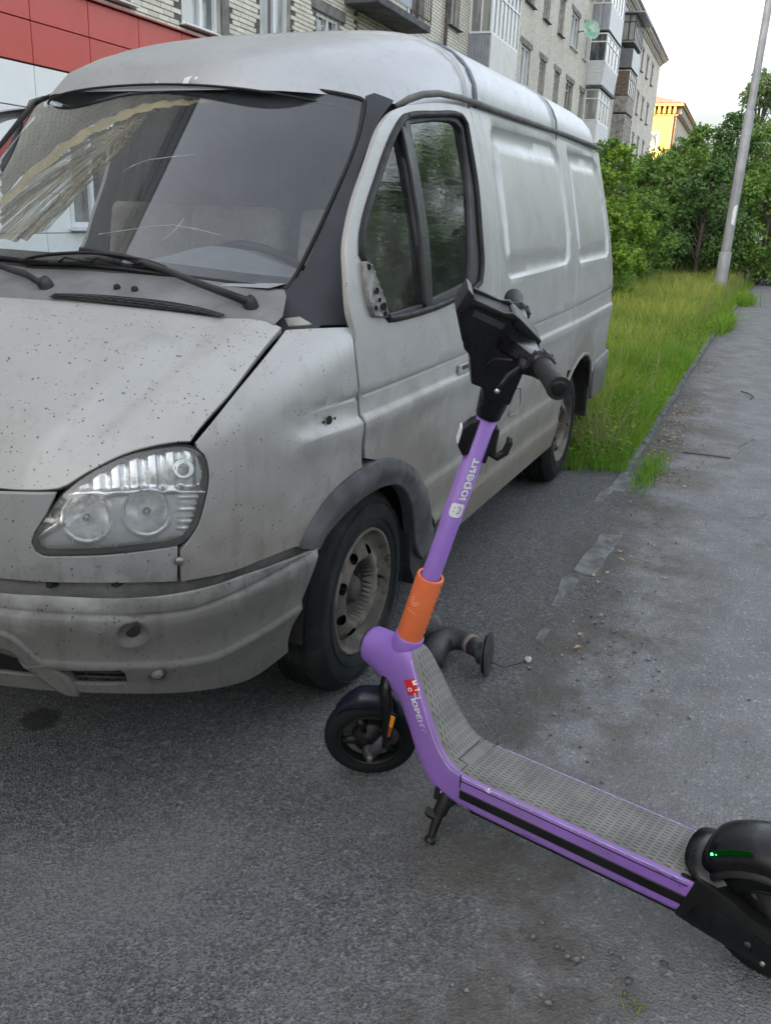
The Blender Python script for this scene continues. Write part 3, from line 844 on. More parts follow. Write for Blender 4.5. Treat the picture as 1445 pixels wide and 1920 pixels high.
def grid_sheet(name, xs, ys, zf, mat):
    X, Y = np.meshgrid(xs, ys)
    V = np.stack([X.ravel(), Y.ravel(), zf(X, Y).ravel()], -1)
    n = len(xs)
    F = [(j * n + i, j * n + i + 1, (j + 1) * n + i + 1, (j + 1) * n + i) for j in range(len(ys) - 1) for i in range(n - 1)]
    return fast_mesh(name, V, np.array(F), mat, kind='structure', smooth=True)
def gz(X, Y):
    from mathutils import noise as mn
    out = np.zeros(X.shape)
    for idx in np.ndindex(X.shape):
        x, y = X[idx], Y[idx]
        near = max(0, 1 - math.hypot(x + 1, y - 1) / 9)
        if near > 0:
            out[idx] = -abs(mn.noise((x * 1.3, y * 1.3, 3))) * .010 * near - .002 * near
            out[idx] += mn.noise((x * 6, y * 6, 9)) * .003 * near
    return out
xs = np.concatenate([[-400, -200, -100, -60, -35], np.arange(-20, -6, 1.0), np.arange(-6, 3.4, .10), np.arange(3.6, 8, 1), [15, 40, 90, 160]])
ys_ = np.concatenate([[-200, -90, -45, -20, -9], np.arange(-4, -1, .5), np.arange(-1, 5, .10), np.arange(5.2, 9, .8), [15, 30, 60, 120, 250]])
grid_sheet('ground', xs, ys_, gz, GROUND)

# kerb: flush and broken near the viewer, standing proud along the grass
KMAT = simple('weathered_kerb_concrete', (.115, .118, .12), .9, var=.45, scale=9, bump=.6, bscale=90)
kerb = empty('kerb', (-10, 1.2, 0), kind=None) if False else bpy.data.objects.new('kerb', None)
COL.objects.link(kerb); kerb['kind'] = 'structure'; kerb.location = (-10, 1.2, 0)
def stone_mesh():
    bm = bmesh.new()
    bmesh.ops.create_cube(bm, size=1)
    bmesh.ops.scale(bm, vec=(.99, .075, .30), verts=bm.verts)
    bmesh.ops.bevel(bm, geom=bm.edges[:], offset=.012, segments=2, affect='EDGES')
    me = bpy.data.meshes.new('kerb_stone'); bm.to_mesh(me); bm.free(); me.materials.append(KMAT)
    return me
KS = stone_mesh()
rk = random.Random(4)
x = -3.05
while x > -24.5:
    o = bpy.data.objects.new('kerb_stone', KS); COL.objects.link(o); o.parent = kerb
    xm = x - .5
    up = .008 if x > -3.3 else (.03 if x > -6 else .04)
    o.location = (xm + 10, float(kerb_y(xm)) - 1.2 - .05, -.15 + up + rk.uniform(-.012, .012))
    o.rotation_euler = (rk.uniform(-.03, .03), rk.uniform(-.01, .01), math.atan2(float(kerb_y(x) - kerb_y(x - 1)), 1.0) + rk.uniform(-.012, .012))
    x -= 1.0
def slab_piece(cx, cy, L, W, rot, up, seed):
    r = random.Random(seed)
    P = []
    for (a, b) in ((-1, -1), (-.3, -1.1), (.4, -.95), (1, -1), (1.05, 0), (.95, 1), (.2, 1.05), (-.5, .95), (-1, 1), (-1.08, .1)):
        a += r.uniform(-.07, .07); b += r.uniform(-.10, .10)
        P.append((a * L / 2, b * W / 2))
    m = MB(); m.prism(P, -.05, 0, 'z')
    o = m.build('kerb_stone', KMAT, kerb, bevel=.006, seg=1)
    o.location = (cx + 10, cy - 1.2, up); o.rotation_euler = (0, 0, rot)
for i, (cx, cy, L, W, up) in enumerate([(-2.93, 1.30, .36, .10, .004), (-2.62, 1.245, .30, .055, .003), (-1.86, 1.415, .20, .10, .003), (-1.56, 1.405, .42, .105, .004), (-1.20, 1.365, .17, .07, .003), (-1.03, 1.365, .18, .04, .002), (-.66, 1.39, .12, .035, .002)]):
    slab_piece(cx, cy, L, W, -.04 if i not in (4, 5) else .05, up, i)

# ------------------------------------------------------------------ grass
def grass_mat(name, c0, c1, tip):
    t = NT(name)
    z = t.sep()[2]
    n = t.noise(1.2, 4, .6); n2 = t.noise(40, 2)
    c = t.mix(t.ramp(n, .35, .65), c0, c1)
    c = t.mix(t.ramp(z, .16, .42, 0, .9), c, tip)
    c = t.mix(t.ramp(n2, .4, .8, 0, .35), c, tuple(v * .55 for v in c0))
    d = t.n('ShaderNodeBsdfDiffuse', ins={'Color': c}); tr = t.n('ShaderNodeBsdfTranslucent', ins={'Color': c})
    mx = t.n('ShaderNodeMixShader', ins={0: .40, 1: d.outputs[0], 2: tr.outputs[0]})
    t.t.links.new(mx.outputs[0], t.out.inputs[0])
    return t.m
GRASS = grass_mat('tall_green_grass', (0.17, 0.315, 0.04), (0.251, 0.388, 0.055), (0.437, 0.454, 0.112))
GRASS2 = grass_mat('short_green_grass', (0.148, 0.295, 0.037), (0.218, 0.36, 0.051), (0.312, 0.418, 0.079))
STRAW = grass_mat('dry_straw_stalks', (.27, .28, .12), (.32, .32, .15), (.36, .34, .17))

def blades(name, P, H, W, lean, mat, seed, curl=.5, kind='stuff', seedhead=0):
    """P (n,2 or 3) roots, H heights, W widths"""
    r = np.random.default_rng(seed)
    n = len(P)
    a = r.uniform(0, 2 * np.pi, n)
    d = np.stack([np.cos(a), np.sin(a), np.zeros(n)], -1)
    side = np.stack([-np.sin(a), np.cos(a), np.zeros(n)], -1)
    L = (lean * r.uniform(.2, 1.3, n) * H)[:, None]
    root = np.zeros((n, 3)); root[:, :2] = P[:, :2]
    if P.shape[1] > 2: root[:, 2] = P[:, 2]
    up = np.array([0, 0, 1.0])
    m1 = root + up * (H * .45)[:, None] + d * L * .25
    m2 = root + up * (H * .82)[:, None] + d * L * .65
    tip = root + up * (H * (1 - .12 * r.uniform(0, 1, n) * curl))[:, None] + d * L
    w = W[:, None]
    V = np.stack([root - side * w, root + side * w, m1 - side * w * .8, m1 + side * w * .8, m2 - side * w * .5, m2 + side * w * .5, tip, tip], 1).reshape(-1, 3)
    b = np.arange(n)[:, None] * 8
    F = np.concatenate([b + np.array([[0, 1, 3, 2]]), b + np.array([[2, 3, 5, 4]]), b + np.array([[4, 5, 7, 6]])])
    V[7::8] += side * .0006
    return fast_mesh(name, V, F, mat, kind=kind)

soil = simple('verge_soil', (.050, .052, .030), .95, var=.4, scale=4, bump=.4, bscale=30)
sx = np.concatenate([[-70, -50, -35], np.arange(-26, -2.9, .5)])
Vs, Fs = [], []
for i, x in enumerate(sx):
    ke = float(kerb_y(x)) - .10 if x < -3.2 else .9
    for y in (-6.3, -3, -1.2, .0, ke):
        Vs.append((x, y, .03 if x < -3.3 else .004))
for i in range(len(sx) - 1):
    for j in range(4):
        Fs.append((i * 5 + j, (i + 1) * 5 + j, (i + 1) * 5 + j + 1, i * 5 + j + 1))
mesh_obj('verge_soil', Vs, [f[::-1] for f in Fs], soil, kind='structure')
def verge_points(n, x0, x1, y0=-6.0, pw=1.0, seed=1, edge=.11):
    r = np.random.default_rng(seed)
    u = r.uniform(0, 1, n) ** pw
    x = x0 + (x1 - x0) * u
    y = y0 + (kerb_y(x) - edge - y0) * r.uniform(0, 1, n)
    k = (x < -3.08 + .12 * np.sin(y * 9) * .5 + r.uniform(-.06, .06, n))
    return np.stack([x, y], -1)[k]
from mathutils import noise as mnoise
def fld(P, s, o=0.0): return np.array([mnoise.noise((p[0] * s, p[1] * s, o)) for p in P])
r = np.random.default_rng(3)
P = verge_points(34000, -3.0, -8.5, -1.4, 1.2, 11, edge=.05)
tall = np.clip(.5 + fld(P, .9) * .8, 0, 1) * sstep(-3.2, -4.6, P[:, 0])
H = (.10 + .26 * tall) * r.uniform(.6, 1.25, len(P))
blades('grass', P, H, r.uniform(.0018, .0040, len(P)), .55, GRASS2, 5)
P = verge_points(85000, -4.0, -25.0, -5.0, 1.4, 12, edge=.04)
tall = np.clip(.6 + fld(P, .5, 4) * .7, .15, 1.1)
edge = np.clip((kerb_y(P[:, 0]) - P[:, 1]) / .5, .35, 1)
H = (.20 + .28 * tall) * r.uniform(.6, 1.2, len(P)) * edge * r.choice([.7, 1, 1, 1.15], len(P))
k = np.clip((-P[:, 0] - 3) / 20, .15, 1)
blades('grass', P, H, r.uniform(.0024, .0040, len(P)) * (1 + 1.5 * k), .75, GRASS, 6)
P = verge_points(4200, -4.0, -24.0, -4.0, 1.3, 13)
H = r.uniform(.35, .60, len(P))
blades('grass', P, H, r.uniform(.0011, .0018, len(P)) * (1 + 2 * np.clip((-P[:, 0] - 3) / 20, .1, 1)), .35, STRAW, 7)
# bleached tufts by the rear wheel
P = np.stack([r.normal(-3.55, .16, 260), r.normal(.95, .22, 260)], -1); P = P[(P[:, 0] < -3.2) & (P[:, 1] < 1.22)]
blades('grass', P, r.uniform(.22, .48, len(P)), r.uniform(.0016, .003, len(P)), 1.1, STRAW, 8, curl=1.5)
# broad leaved weeds break up the blades
P = verge_points(2600, -3.1, -16.0, -2.5, 1.3, 17, edge=.02)
nw = len(P) * 6
Pw = np.repeat(P, 6, 0) + r.normal(0, .03, (nw, 2))
aw = r.uniform(0, 6.283, nw); lw = r.uniform(.02, .05, nw); zw = r.uniform(.03, .26, nw)
ex = np.stack([np.cos(aw), np.sin(aw), r.uniform(-.2, .6, nw)], -1); ey = np.stack([-np.sin(aw), np.cos(aw), r.normal(0, .3, nw)], -1)
c0 = np.stack([Pw[:, 0], Pw[:, 1], zw], -1)
V = np.stack([c0, c0 + ex * (lw * .5)[:, None] + ey * (lw * .3)[:, None], c0 + ex * lw[:, None], c0 + ex * (lw * .5)[:, None] - ey * (lw * .3)[:, None]], 1).reshape(-1, 3)
fast_mesh('weeds', V, np.arange(4 * nw).reshape(nw, 4), GRASS2, kind='stuff')
# weeds in the kerb gap and along its foot
P = np.concatenate([np.stack([r.normal(-3.35, .17, 260), r.normal(1.42, .05, 260)], -1), np.stack([r.normal(-2.95, .12, 70), r.normal(1.42, .04, 70)], -1),
                    np.stack([r.uniform(-18.5, -17.0, 900), r.normal(1.18, .12, 900)], -1), np.stack([r.normal(-12.5, .5, 500), r.normal(1.22, .05, 500)], -1)])
P = P[P[:, 1] > 1.1]
blades('grass', P, r.uniform(.03, .09, len(P)) * np.where(P[:, 0] < -10, 3.2, 1), r.uniform(.0018, .0035, len(P)) * np.where(P[:, 0] < -10, 2.5, 1), 1.0, GRASS2, 9)
P = np.stack([r.normal(.905, .010, 14), r.normal(1.985, .012, 14)], -1)
blades('grass', P, r.uniform(.006, .016, 14), r.uniform(.002, .003, 14), 1.2, GRASS2, 10)

# ------------------------------------------------------------------ loose stones, litter of leaves
def scatter(name, P, S, mat, seed, flat=.7, kind='stuff'):
    r = np.random.default_rng(seed)
    base = np.array([(0, 0, 1), (.9, 0, .2), (.28, .85, .2), (-.73, .53, .2), (-.73, -.53, .2), (.28, -.85, .2), (0, 0, -.5)], float)
    tri = np.array([(0, 1, 2), (0, 2, 3), (0, 3, 4), (0, 4, 5), (0, 5, 1), (6, 2, 1), (6, 3, 2), (6, 4, 3), (6, 5, 4), (6, 1, 5)])
    n = len(P)
    a = r.uniform(0, 6.283, n)
    Vb = base[None] * r.uniform(.65, 1.25, (n, 7, 1)) * S[:, None, None]
    Vb[..., 2] *= flat
    Vb[..., 0] *= r.uniform(.7, 1.3, n)[:, None]
    X = Vb[..., 0] * np.cos(a)[:, None] - Vb[..., 1] * np.sin(a)[:, None] + P[:, 0, None]
    Y = Vb[..., 0] * np.sin(a)[:, None] + Vb[..., 1] * np.cos(a)[:, None] + P[:, 1, None]
    Z = Vb[..., 2] + (S * .12)[:, None]
    V = np.stack([X, Y, Z], -1).reshape(-1, 3)
    F = (tri[None] + (np.arange(n) * 7)[:, None, None]).reshape(-1, 3)
    return fast_mesh(name, V, F, mat, kind=kind)
def stone_mat(name, c0, c1):
    t = NT(name)
    t.bsdf(Base_Color=t.mix(t.ramp(t.noise(17, 3), .35, .65), c0, c1), Roughness=.9, Normal=t.bump(t.noise(160, 4), .4, .004))
    return t.m
GRAVEL = stone_mat('asphalt_grit', (.075, .075, .074), (.21, .208, .20))
PALE = stone_mat('pale_stone', (.36, .35, .32), (.52, .51, .47))
r = np.random.default_rng(21)
P = np.stack([r.uniform(-3, 1.7, 2600), r.uniform(.2, 2.9, 2600)], -1)
dn_ = np.clip(.25 + fld(P, 1.6, 2) * 1.4, 0, 1) + np.exp(-((P[:, 1] - kerb_y(P[:, 0]) - .1) / .25) ** 2)
P = P[r.uniform(0, 1.2, len(P)) < dn_]
scatter('gravel', P, r.gamma(2.0, .0013, len(P)) + .0010, GRAVEL, 22)
# crumbs of broken asphalt beside the deck and at the lower edge
P = np.concatenate([np.stack([r.normal(.93, .08, 40), r.normal(1.98, .08, 40)], -1), np.stack([r.normal(.80, .12, 40), r.normal(1.86, .16, 40)], -1), np.stack([r.normal(-.65, .25, 90), r.normal(1.68, .12, 90)], -1)])
scatter('gravel', P, r.gamma(2.2, .0019, len(P)) + .0015, GRAVEL, 23, .6)
P = np.stack([r.uniform(-2.5, 1.4, 170), r.uniform(.2, 2.7, 170)], -1)
scatter('gravel', P, r.uniform(.0010, .0030, 170), PALE, 24, .6)
t = NT('dead_leaf'); t.bsdf(Base_Color=t.mix(t.ramp(t.noise(23, 2), .35, .65), (.16, .10, .055), (.34, .27, .17)), Roughness=.85); LEAFD = t.m
P = np.concatenate([np.stack([r.uniform(-5.6, -3.0, 420), np.zeros(420)], -1), np.stack([r.uniform(-9, -5.6, 200), np.zeros(200)], -1), np.stack([r.uniform(-3.0, -.4, 60), np.zeros(60)], -1)])
P[:, 1] = kerb_y(P[:, 0]) + np.abs(r.normal(0, .16, len(P))) + .02
n = len(P); a = r.uniform(0, 6.28, n); s_ = r.uniform(.006, .018, n)
q = np.stack([np.stack([np.cos(a), np.sin(a)], -1), np.stack([-np.sin(a), np.cos(a)], -1) * .5, -np.stack([np.cos(a), np.sin(a)], -1), np.stack([np.sin(a), -np.cos(a)], -1) * .5], 1) * s_[:, None, None]
V = np.zeros((n, 4, 3)); V[..., :2] = q + P[:, None]; V[..., 2] = .004 + r.uniform(0, .010, (n, 4))
fast_mesh('leaf_litter', V.reshape(-1, 3), np.arange(n * 4).reshape(n, 4), LEAFD, kind='stuff')
STICK = simple('grey_twig', (.10, .085, .07), .9)
for (pts, lab) in (([(-6.75, 1.78, .01), (-6.62, 1.85, .018), (-6.50, 1.90, .014), (-6.38, 1.88, .008)], 'thin curved twig lying on the asphalt walk beyond the grass edge'),
                   ([(-3.92, 1.55, .008), (-3.93, 1.72, .010), (-3.95, 1.86, .006)], 'straight dry twig lying across the walk near the leaf litter')):
    tag(MB().tube(pts, .006, 6).build('twig', STICK, smooth=True), lab, 'twig', 'twigs on the walk')

# ------------------------------------------------------------------ trees and bushes
def leaf_mat(name, c0, c1, c2, tl=.35):
    t = NT(name)
    n = t.noise(1.7, 3, .6); n2 = t.noise(11, 2)
    c = t.mix(t.ramp(n, .3, .7), c0, c1)
    c = t.mix(t.ramp(n2, .45, .75, 0, .6), c, c2)
    d = t.n('ShaderNodeBsdfPrincipled', ins={'Base Color': c, 'Roughness': .55}); tr = t.n('ShaderNodeBsdfTranslucent', ins={'Color': c})
    d.inputs['Specular IOR Level'].default_value = .3
    mx = t.n('ShaderNodeMixShader', ins={0: tl, 1: d.outputs[0], 2: tr.outputs[0]})
    t.t.links.new(mx.outputs[0], t.out.inputs[0])
    return t.m
L_BRIGHT = leaf_mat('fresh_green_leaves', (0.179, 0.321, 0.04), (0.252, 0.394, 0.056), (0.374, 0.486, 0.088))
L_MID = leaf_mat('mid_green_leaves', (0.133, 0.25, 0.047), (0.186, 0.31, 0.066), (0.254, 0.389, 0.095))
L_DARK = leaf_mat('dark_green_leaves', (0.071, 0.148, 0.041), (0.101, 0.189, 0.051), (0.144, 0.234, 0.068), .25)
L_OLIVE = leaf_mat('grey_green_leaves', (0.128, 0.203, 0.075), (0.173, 0.24, 0.098), (0.225, 0.285, 0.128))
BARK = simple('grey_bark', (.085, .075, .062), .95, var=.4, scale=14, bump=.5, bscale=40)

def tree(name, cat, label, x, y, h, w, n, leaf, mat, seed, base=.1, clumps=26, trunk=.06, droop=0.0, shape=1.0, narrow=.35, group=None):
    r = np.random.default_rng(seed)
    root = empty(name, (x, y, 0), label, cat, group)
    # clump centres fill an egg-shaped crown
    cz = base + (h - base) * r.beta(1.25, 1.15, clumps)
    f = (cz - base) / (h - base)
    rad = w / 2 * np.clip(np.sin(np.pi * np.clip(f * .86 + .12, 0, 1)) ** .75, .2, 1) * shape
    a = r.uniform(0, 2 * np.pi, clumps); rr = rad * np.sqrt(r.uniform(.05, 1, clumps))
    C = np.stack([rr * np.cos(a), rr * np.sin(a), cz], -1)
    cs = w * r.uniform(.13, .25, clumps) * (1 - .35 * f)
    m = MB()
    nst = 1 if trunk > .05 else 4
    for k in range(nst):
        ang = r.uniform(0, 6.28); l = r.uniform(.02, .12) * w
        b0 = Vector((math.cos(ang) * .03 * k, math.sin(ang) * .03 * k, -.05))
        m.tube([b0, b0 + Vector((l * math.cos(ang) * .4, l * math.sin(ang) * .4, h * .35)), b0 + Vector((l * math.cos(ang), l * math.sin(ang), h * .7)), b0 + Vector((l * 1.2 * math.cos(ang), l * 1.2 * math.sin(ang), h * .95))], [trunk, trunk * .75, trunk * .4, trunk * .12], 7)
    for c, s in zip(C, cs):
        z0 = max(.05, min(c[2] - rad.mean() * .5, h * .75)) * .85
        p0 = Vector((0, 0, z0)); p2 = Vector(c); mid_ = p0.lerp(p2, .55) + Vector((0, 0, .08 * w))
        m.tube([p0, mid_, p2], [trunk * .32, trunk * .2, trunk * .06], 5, cap=False)
    m.build('trunk', BARK, root, smooth=True)
    # twig sprays inside every clump carry the leaves
    per = np.maximum(8, (n * cs ** 2 / (cs ** 2).sum()).astype(int))
    pts, nrm = [], []
    for c, s, k in zip(C, cs, per):
        ns = max(3, k // 14)
        d = r.normal(size=(ns, 3)); d /= np.linalg.norm(d, axis=1, keepdims=True)
        d[:, 2] = d[:, 2] * .75 + .22
        sp = r.integers(0, ns, k)
        tpos = r.uniform(.25, 1.15, k) ** .7
        q = c + d[sp] * (s * tpos * r.uniform(.8, 1.25, k))[:, None] + r.normal(0, .07 * s, (k, 3))
        q[:, 2] -= droop * s * tpos ** 2
        pts.append(q); nrm.append(d[sp] * .6 + r.normal(0, .6, (k, 3)) + np.array([0, 0, .55]))
    Pn = np.concatenate(pts); Nn = np.concatenate(nrm); Nn /= np.linalg.norm(Nn, axis=1, keepdims=True)
    keep = Pn[:, 2] > .02; Pn, Nn = Pn[keep], Nn[keep]
    k = len(Pn)
    u = np.cross(Nn, r.normal(size=(k, 3))); u /= np.linalg.norm(u, axis=1, keepdims=True); v = np.cross(Nn, u)
    L = leaf * r.uniform(.55, 1.25, k)[:, None]
    V = np.stack([Pn - u * L * .5, Pn + v * L * narrow - Nn * L * .06, Pn + u * L * .55 - Nn * L * .12, Pn - v * L * narrow - Nn * L * .06], 1).reshape(-1, 3)
    fast_mesh('crown', V, np.arange(4 * k).reshape(k, 4), mat, root)
    return root

VG = 'trees and bushes beyond the verge'
tree('bush', 'bush', 'bright green leafy bush nearest to the van tail, at the left of the tall grass', -12.9, -.75, 2.55, 1.25, 15950, 0.064, L_BRIGHT, 31, base=.05, clumps=36, trunk=.02, group=VG)
tree('bush', 'bush', 'low dark bush half hidden behind the rear corner of the van', -11.9, -1.2, 1.9, 1.1, 8700, 0.060, L_MID, 32, base=.05, trunk=.02, group=VG)
tree('bush', 'bush', 'mid green bush behind the bright one, reaching up to the van roof line', -16.5, -1.7, 3.0, 1.8, 15950, 0.076, L_MID, 33, base=.1, clumps=34, trunk=.03, group=VG)
tree('bush', 'bush', 'rounded mid green bush right of the bright one, below the yellow gable', -20.0, -1.5, 2.8, 1.9, 14500, 0.080, L_MID, 43, base=.05, clumps=30, trunk=.03, group=VG)
tree('tree', 'tree', 'green tree left of the lamp post whose crown hides the foot of the yellow building', -24.8, -1.4, 3.65, 2.5, 17400, 0.092, L_MID, 39, base=.3, clumps=36, trunk=.07, droop=.3, group=VG)
tree('tree', 'tree', 'broad dark tree left of the lamp post, with a deep hollow under its boughs', -23.3, -.35, 3.1, 2.2, 15950, 0.092, L_DARK, 34, base=.75, clumps=34, trunk=.08, droop=.8, group=VG)
tree('tree', 'tree', 'taller green tree showing above the dark one, close to the post at left', -31.0, -1.5, 4.6, 3.0, 17400, 0.104, L_MID, 44, base=.4, clumps=34, trunk=.09, droop=.3, group=VG)
tree('tree', 'tree', 'dark tree directly behind the lamp post at the end of the grass', -28.5, -.1, 4.7, 2.7, 20300, 0.100, L_DARK, 35, base=.1, clumps=40, trunk=.09, droop=.5, group=VG)
tree('tree', 'tree', 'bushy green tree overhanging the far end of the walk, at the right edge', -25.4, 1.15, 4.0, 2.4, 17400, 0.096, L_MID, 36, base=.0, clumps=40, trunk=.07, droop=.6, group=VG)
tree('tree', 'tree', 'tall thin tree with drooping grey green twigs rising behind the lamp post top', -35.5, .0, 7.0, 2.7, 10875, 0.104, L_OLIVE, 37, base=3.2, clumps=30, trunk=.10, droop=1.3, group=VG)
tree('sapling', 'tree', 'slender sapling standing in front of the yellow sunlit gable', -33.3, -3.0, 4.5, .7, 1595, 0.088, L_MID, 38, base=1.2, clumps=16, trunk=.04, group=VG)
tree('bush', 'bush', 'feathery pale bush against the white balcony stack', -27.5, -3.6, 3.9, .8, 2175, 0.088, L_OLIVE, 40, base=.3, clumps=18, trunk=.03, group=VG)
tree('bush', 'bush', 'dense bush in front of the lower balconies, left of the sapling', -26.5, -2.6, 3.5, 1.5, 10150, 0.088, L_MID, 41, base=.2, clumps=26, trunk=.04, group=VG)
tree('tree', 'tree', 'pale green tree at the right edge, in front of the drooping tall one', -31.0, 1.2, 5.6, 2.8, 14500, 0.108, L_MID, 42, base=.3, clumps=34, trunk=.09, group=VG)
tree('tree', 'tree', 'dark rounded tree closing the gap between the sapling and the taller green tree', -38.0, -2.9, 4.2, 3.2, 13050, 0.112, L_DARK, 45, base=.1, clumps=32, trunk=.09, group=VG)
# the far side of the street, seen in the van's paint and glass
OG = 'trees across the street'
for i, (x, y, h, w) in enumerate([(-42, 9.5, 11, 8), (-30, 8.6, 9.5, 7), (-20, 9.0, 8.5, 6.5), (-9, 20, 8, 9), (3, 21, 8, 9), (15, 20, 7, 9)]):
    tree('tree', 'tree', 'leafy roadside tree beyond the right edge of the walk, mirrored in the van', x, y, h, w, 6500, .38, L_DARK, 60 + i, base=.3, clumps=48, trunk=.16, group=OG)

BG = 'trees added behind the viewer'  # unseen, added to darken the van's front-facing surfaces
for i, (x, y, h, w) in enumerate([(13.5, -1.5, 7.5, 6), (15.5, 4.5, 8.5, 7), (14.5, 11, 8, 7)]):
    tree('tree', 'tree', 'unseen leafy tree added behind the viewer to darken the nose of the van, mirrored in it', x, y, h, w, 5500, .36, L_DARK, 80 + i, base=.3, clumps=44, trunk=.16, group=BG)

# ------------------------------------------------------------------ lamp post
LP = simple('grey_lamp_post_paint', (.30, .31, .33), .6, .1, var=.16, scale=3, bump=.2, bscale=40)
lp = empty('lamp_post', (-20.6, .52, 0), 'grey stepped steel lamp post standing in the tall grass beside the walk', 'lamp post')
MB().lathe([(.140, -.1), (.140, .93), (.128, .95)], 20).build('post_base', LP, lp, smooth=False, autosmooth=.6)
MB().lathe([(.112, .93), (.110, 3.95), (.098, 3.99)], 20, Matrix.Rotation(.0, 4, 'Y')).build('post_lower', LP, lp, autosmooth=.6)
MB().lathe([(.086, 3.95), (.083, 7.1), (.070, 7.14)], 18).build('post_middle', LP, lp, autosmooth=.6)
MB().lathe([(.062, 7.1), (.055, 9.6), (.0001, 9.62)], 16).build('post_top', LP, lp, autosmooth=.6)
lp.rotation_euler = (math.radians(-.8), 0, 0)
m = MB(); m.add([(.100, .055, 1.55), (.075, .087, 1.55), (.075, .087, 2.0), (.100, .055, 2.0), (.113, .015, 1.6), (.113, .015, 1.95)], [(0, 1, 2, 3), (4, 0, 3, 5)])
m.build('torn_notice', WHITEP if 'WHITEP' in globals() else LP, lp)
# ------------------------------------------------------------------ the brick apartment block on the left
# local frame: x along the street away from the viewer, y into the building, z up
BO = (2.797, -6.357, 0.0)
BROT = math.radians(-177.2523)
block = empty('apartment_block', BO, 'pale brick five storey apartment block with glazed balconies, behind the van', 'building')
block.rotation_euler = (0, 0, BROT)

def brick_mat():
    t = NT('pale_silicate_brick')
    x, y, z = t.sep()
    v = t.n('ShaderNodeCombineXYZ', ins={0: x, 1: z, 2: 0.0}).outputs[0]
    bt = t.n('ShaderNodeTexBrick', offset=.5, ins={'Vector': v, 'Color1': (.68, .645, .55, 1), 'Color2': (.78, .745, .65, 1), 'Mortar': (.10, .095, .085, 1), 'Scale': 1.0, 'Mortar Size': .008, 'Mortar Smooth': .15, 'Bias': 0.0, 'Brick Width': .26, 'Row Height': .077})
    c = bt.outputs[0]
    n = t.noise(.8, 6, .65)
    c = t.mix(t.ramp(n, .4, .75, 0, .35), c, (.26, .235, .19))
    wl = t.n('ShaderNodeTexWhiteNoise', noise_dimensions='2D', ins={'Vector': t.n('ShaderNodeVectorMath', operation='FLOOR', ins={0: t.n('ShaderNodeVectorMath', operation='MULTIPLY', ins={0: v, 1: (3.846, 12.99, 1)}).outputs[0]}).outputs[0]}).outputs[0]
    c = t.mix(t.ramp(wl, .75, 1, 0, .25), c, (.33, .29, .22))
    t.bsdf(Base_Color=c, Roughness=.9, Normal=t.bump(bt.outputs[1], -.7, .012))
    return t.m
BRICKM = brick_mat()
def brick_solid():
    t = NT('single_silicate_brick')
    rnd = t.n('ShaderNodeObjectInfo').outputs['Random']
    c = t.mix(rnd, (.64, .605, .51), (.80, .77, .68))
    c = t.mix(t.ramp(t.noise(30, 5, .7), .5, .75, 0, .4), c, (.25, .22, .17))
    t.bsdf(Base_Color=c, Roughness=.9, Normal=t.bump(t.noise(60, 4), .3, .006))
    return t.m
BRICKS = brick_solid()
MORTAR = simple('dark_mortar', (.11, .105, .095), .95, var=.3, scale=20, bump=.4, bscale=80)
CONC = simple('stained_concrete', (.20, .195, .185), .9, var=.35, scale=3, bump=.3, bscale=30)
CONC_D = simple('dark_slab_concrete', (.10, .105, .115), .9, var=.35, scale=3, bump=.3, bscale=30)
REVEAL = simple('plastered_reveal', (.36, .35, .32), .9, var=.2, scale=5)
PVC = simple('white_window_frame', (.74, .75, .77), .4, var=.05)
OLDF = simple('old_wood_frame', (.42, .40, .36), .8, var=.25, scale=8)
SHEETG = simple('blue_grey_sheet', (.30, .32, .36), .5, .2, var=.12, scale=3)
SHEETW = simple('white_profiled_sheet', (.66, .66, .64), .5, .05, var=.08, scale=3)
SIDING = simple('white_siding_board', (.62, .64, .65), .55, var=.08)
SIDING_D = simple('grey_siding_board', (.15, .16, .18), .6, var=.12)
WOODB = simple('brown_board', (.17, .125, .10), .85, var=.35, scale=8)
OLDPAN = simple('stained_grey_panel', (.28, .265, .24), .9, var=.4, scale=4)
def pane_mat(name, c0, c1, rough=.04):
    t = NT(name)
    x, y, z = t.sep()
    n = t.noise(1, 3, .5, vec=t.map((3.2, 3.2, .7)))
    c = t.mix(t.ramp(n, .42, .58), c0, c1)
    b = t.bsdf(Base_Color=c, Roughness=rough, Normal=t.bump(t.noise(1.2, 2), .03, .05))
    b.inputs['Specular IOR Level'].default_value = .9
    return t.m
PANE = pane_mat('dark_window_pane', (.025, .03, .035), (.16, .17, .17))
PANE_C = pane_mat('curtained_pane', (.12, .13, .13), (.42, .43, .42))
PANE_B = pane_mat('dusty_balcony_pane', (.20, .21, .20), (.34, .35, .33), .12)

WINS = []     # (u0,u1,z0,z1,style)
WINS += [(9.95, 11.5, 4.07, 5.55, 'pvc'), (12.75, 13.86, 4.08, 5.60, 'pvc'), (15.15, 16.28, 4.10, 5.7, 'pvc'), (17.38, 18.50, 3.85, 5.17, 'grille'), (25.5, 26.55, 6.40, 7.95, 'old'), (22.4, 23.6, 6.0, 7.4, 'old')]
for u0, u1 in ((33.95, 35.42), (37.08, 38.15), (39.95, 41.05), (42.6, 44.3), (46.05, 47.2)):
    WINS.append((u0, u1, 5.98, 7.36, 'old' if u0 not in (33.95,) else 'pvc'))
for u0, u1 in ((33.95, 35.40), (36.92, 38.05), (39.77, 40.88), (42.49, 44.3), (45.72, 46.75)):
    WINS.append((u0, u1, 8.68, 10.05, 'old' if u0 < 42 else 'pvc'))
for zz in (8.6, 11.28):
    for u0, u1 in ((53.2, 54.4), (62.6, 63.8), (67.5, 68.5), (70.6, 71.7), (74.0, 75.15)):
        WINS.append((u0, u1, zz, zz + 1.3, 'old'))
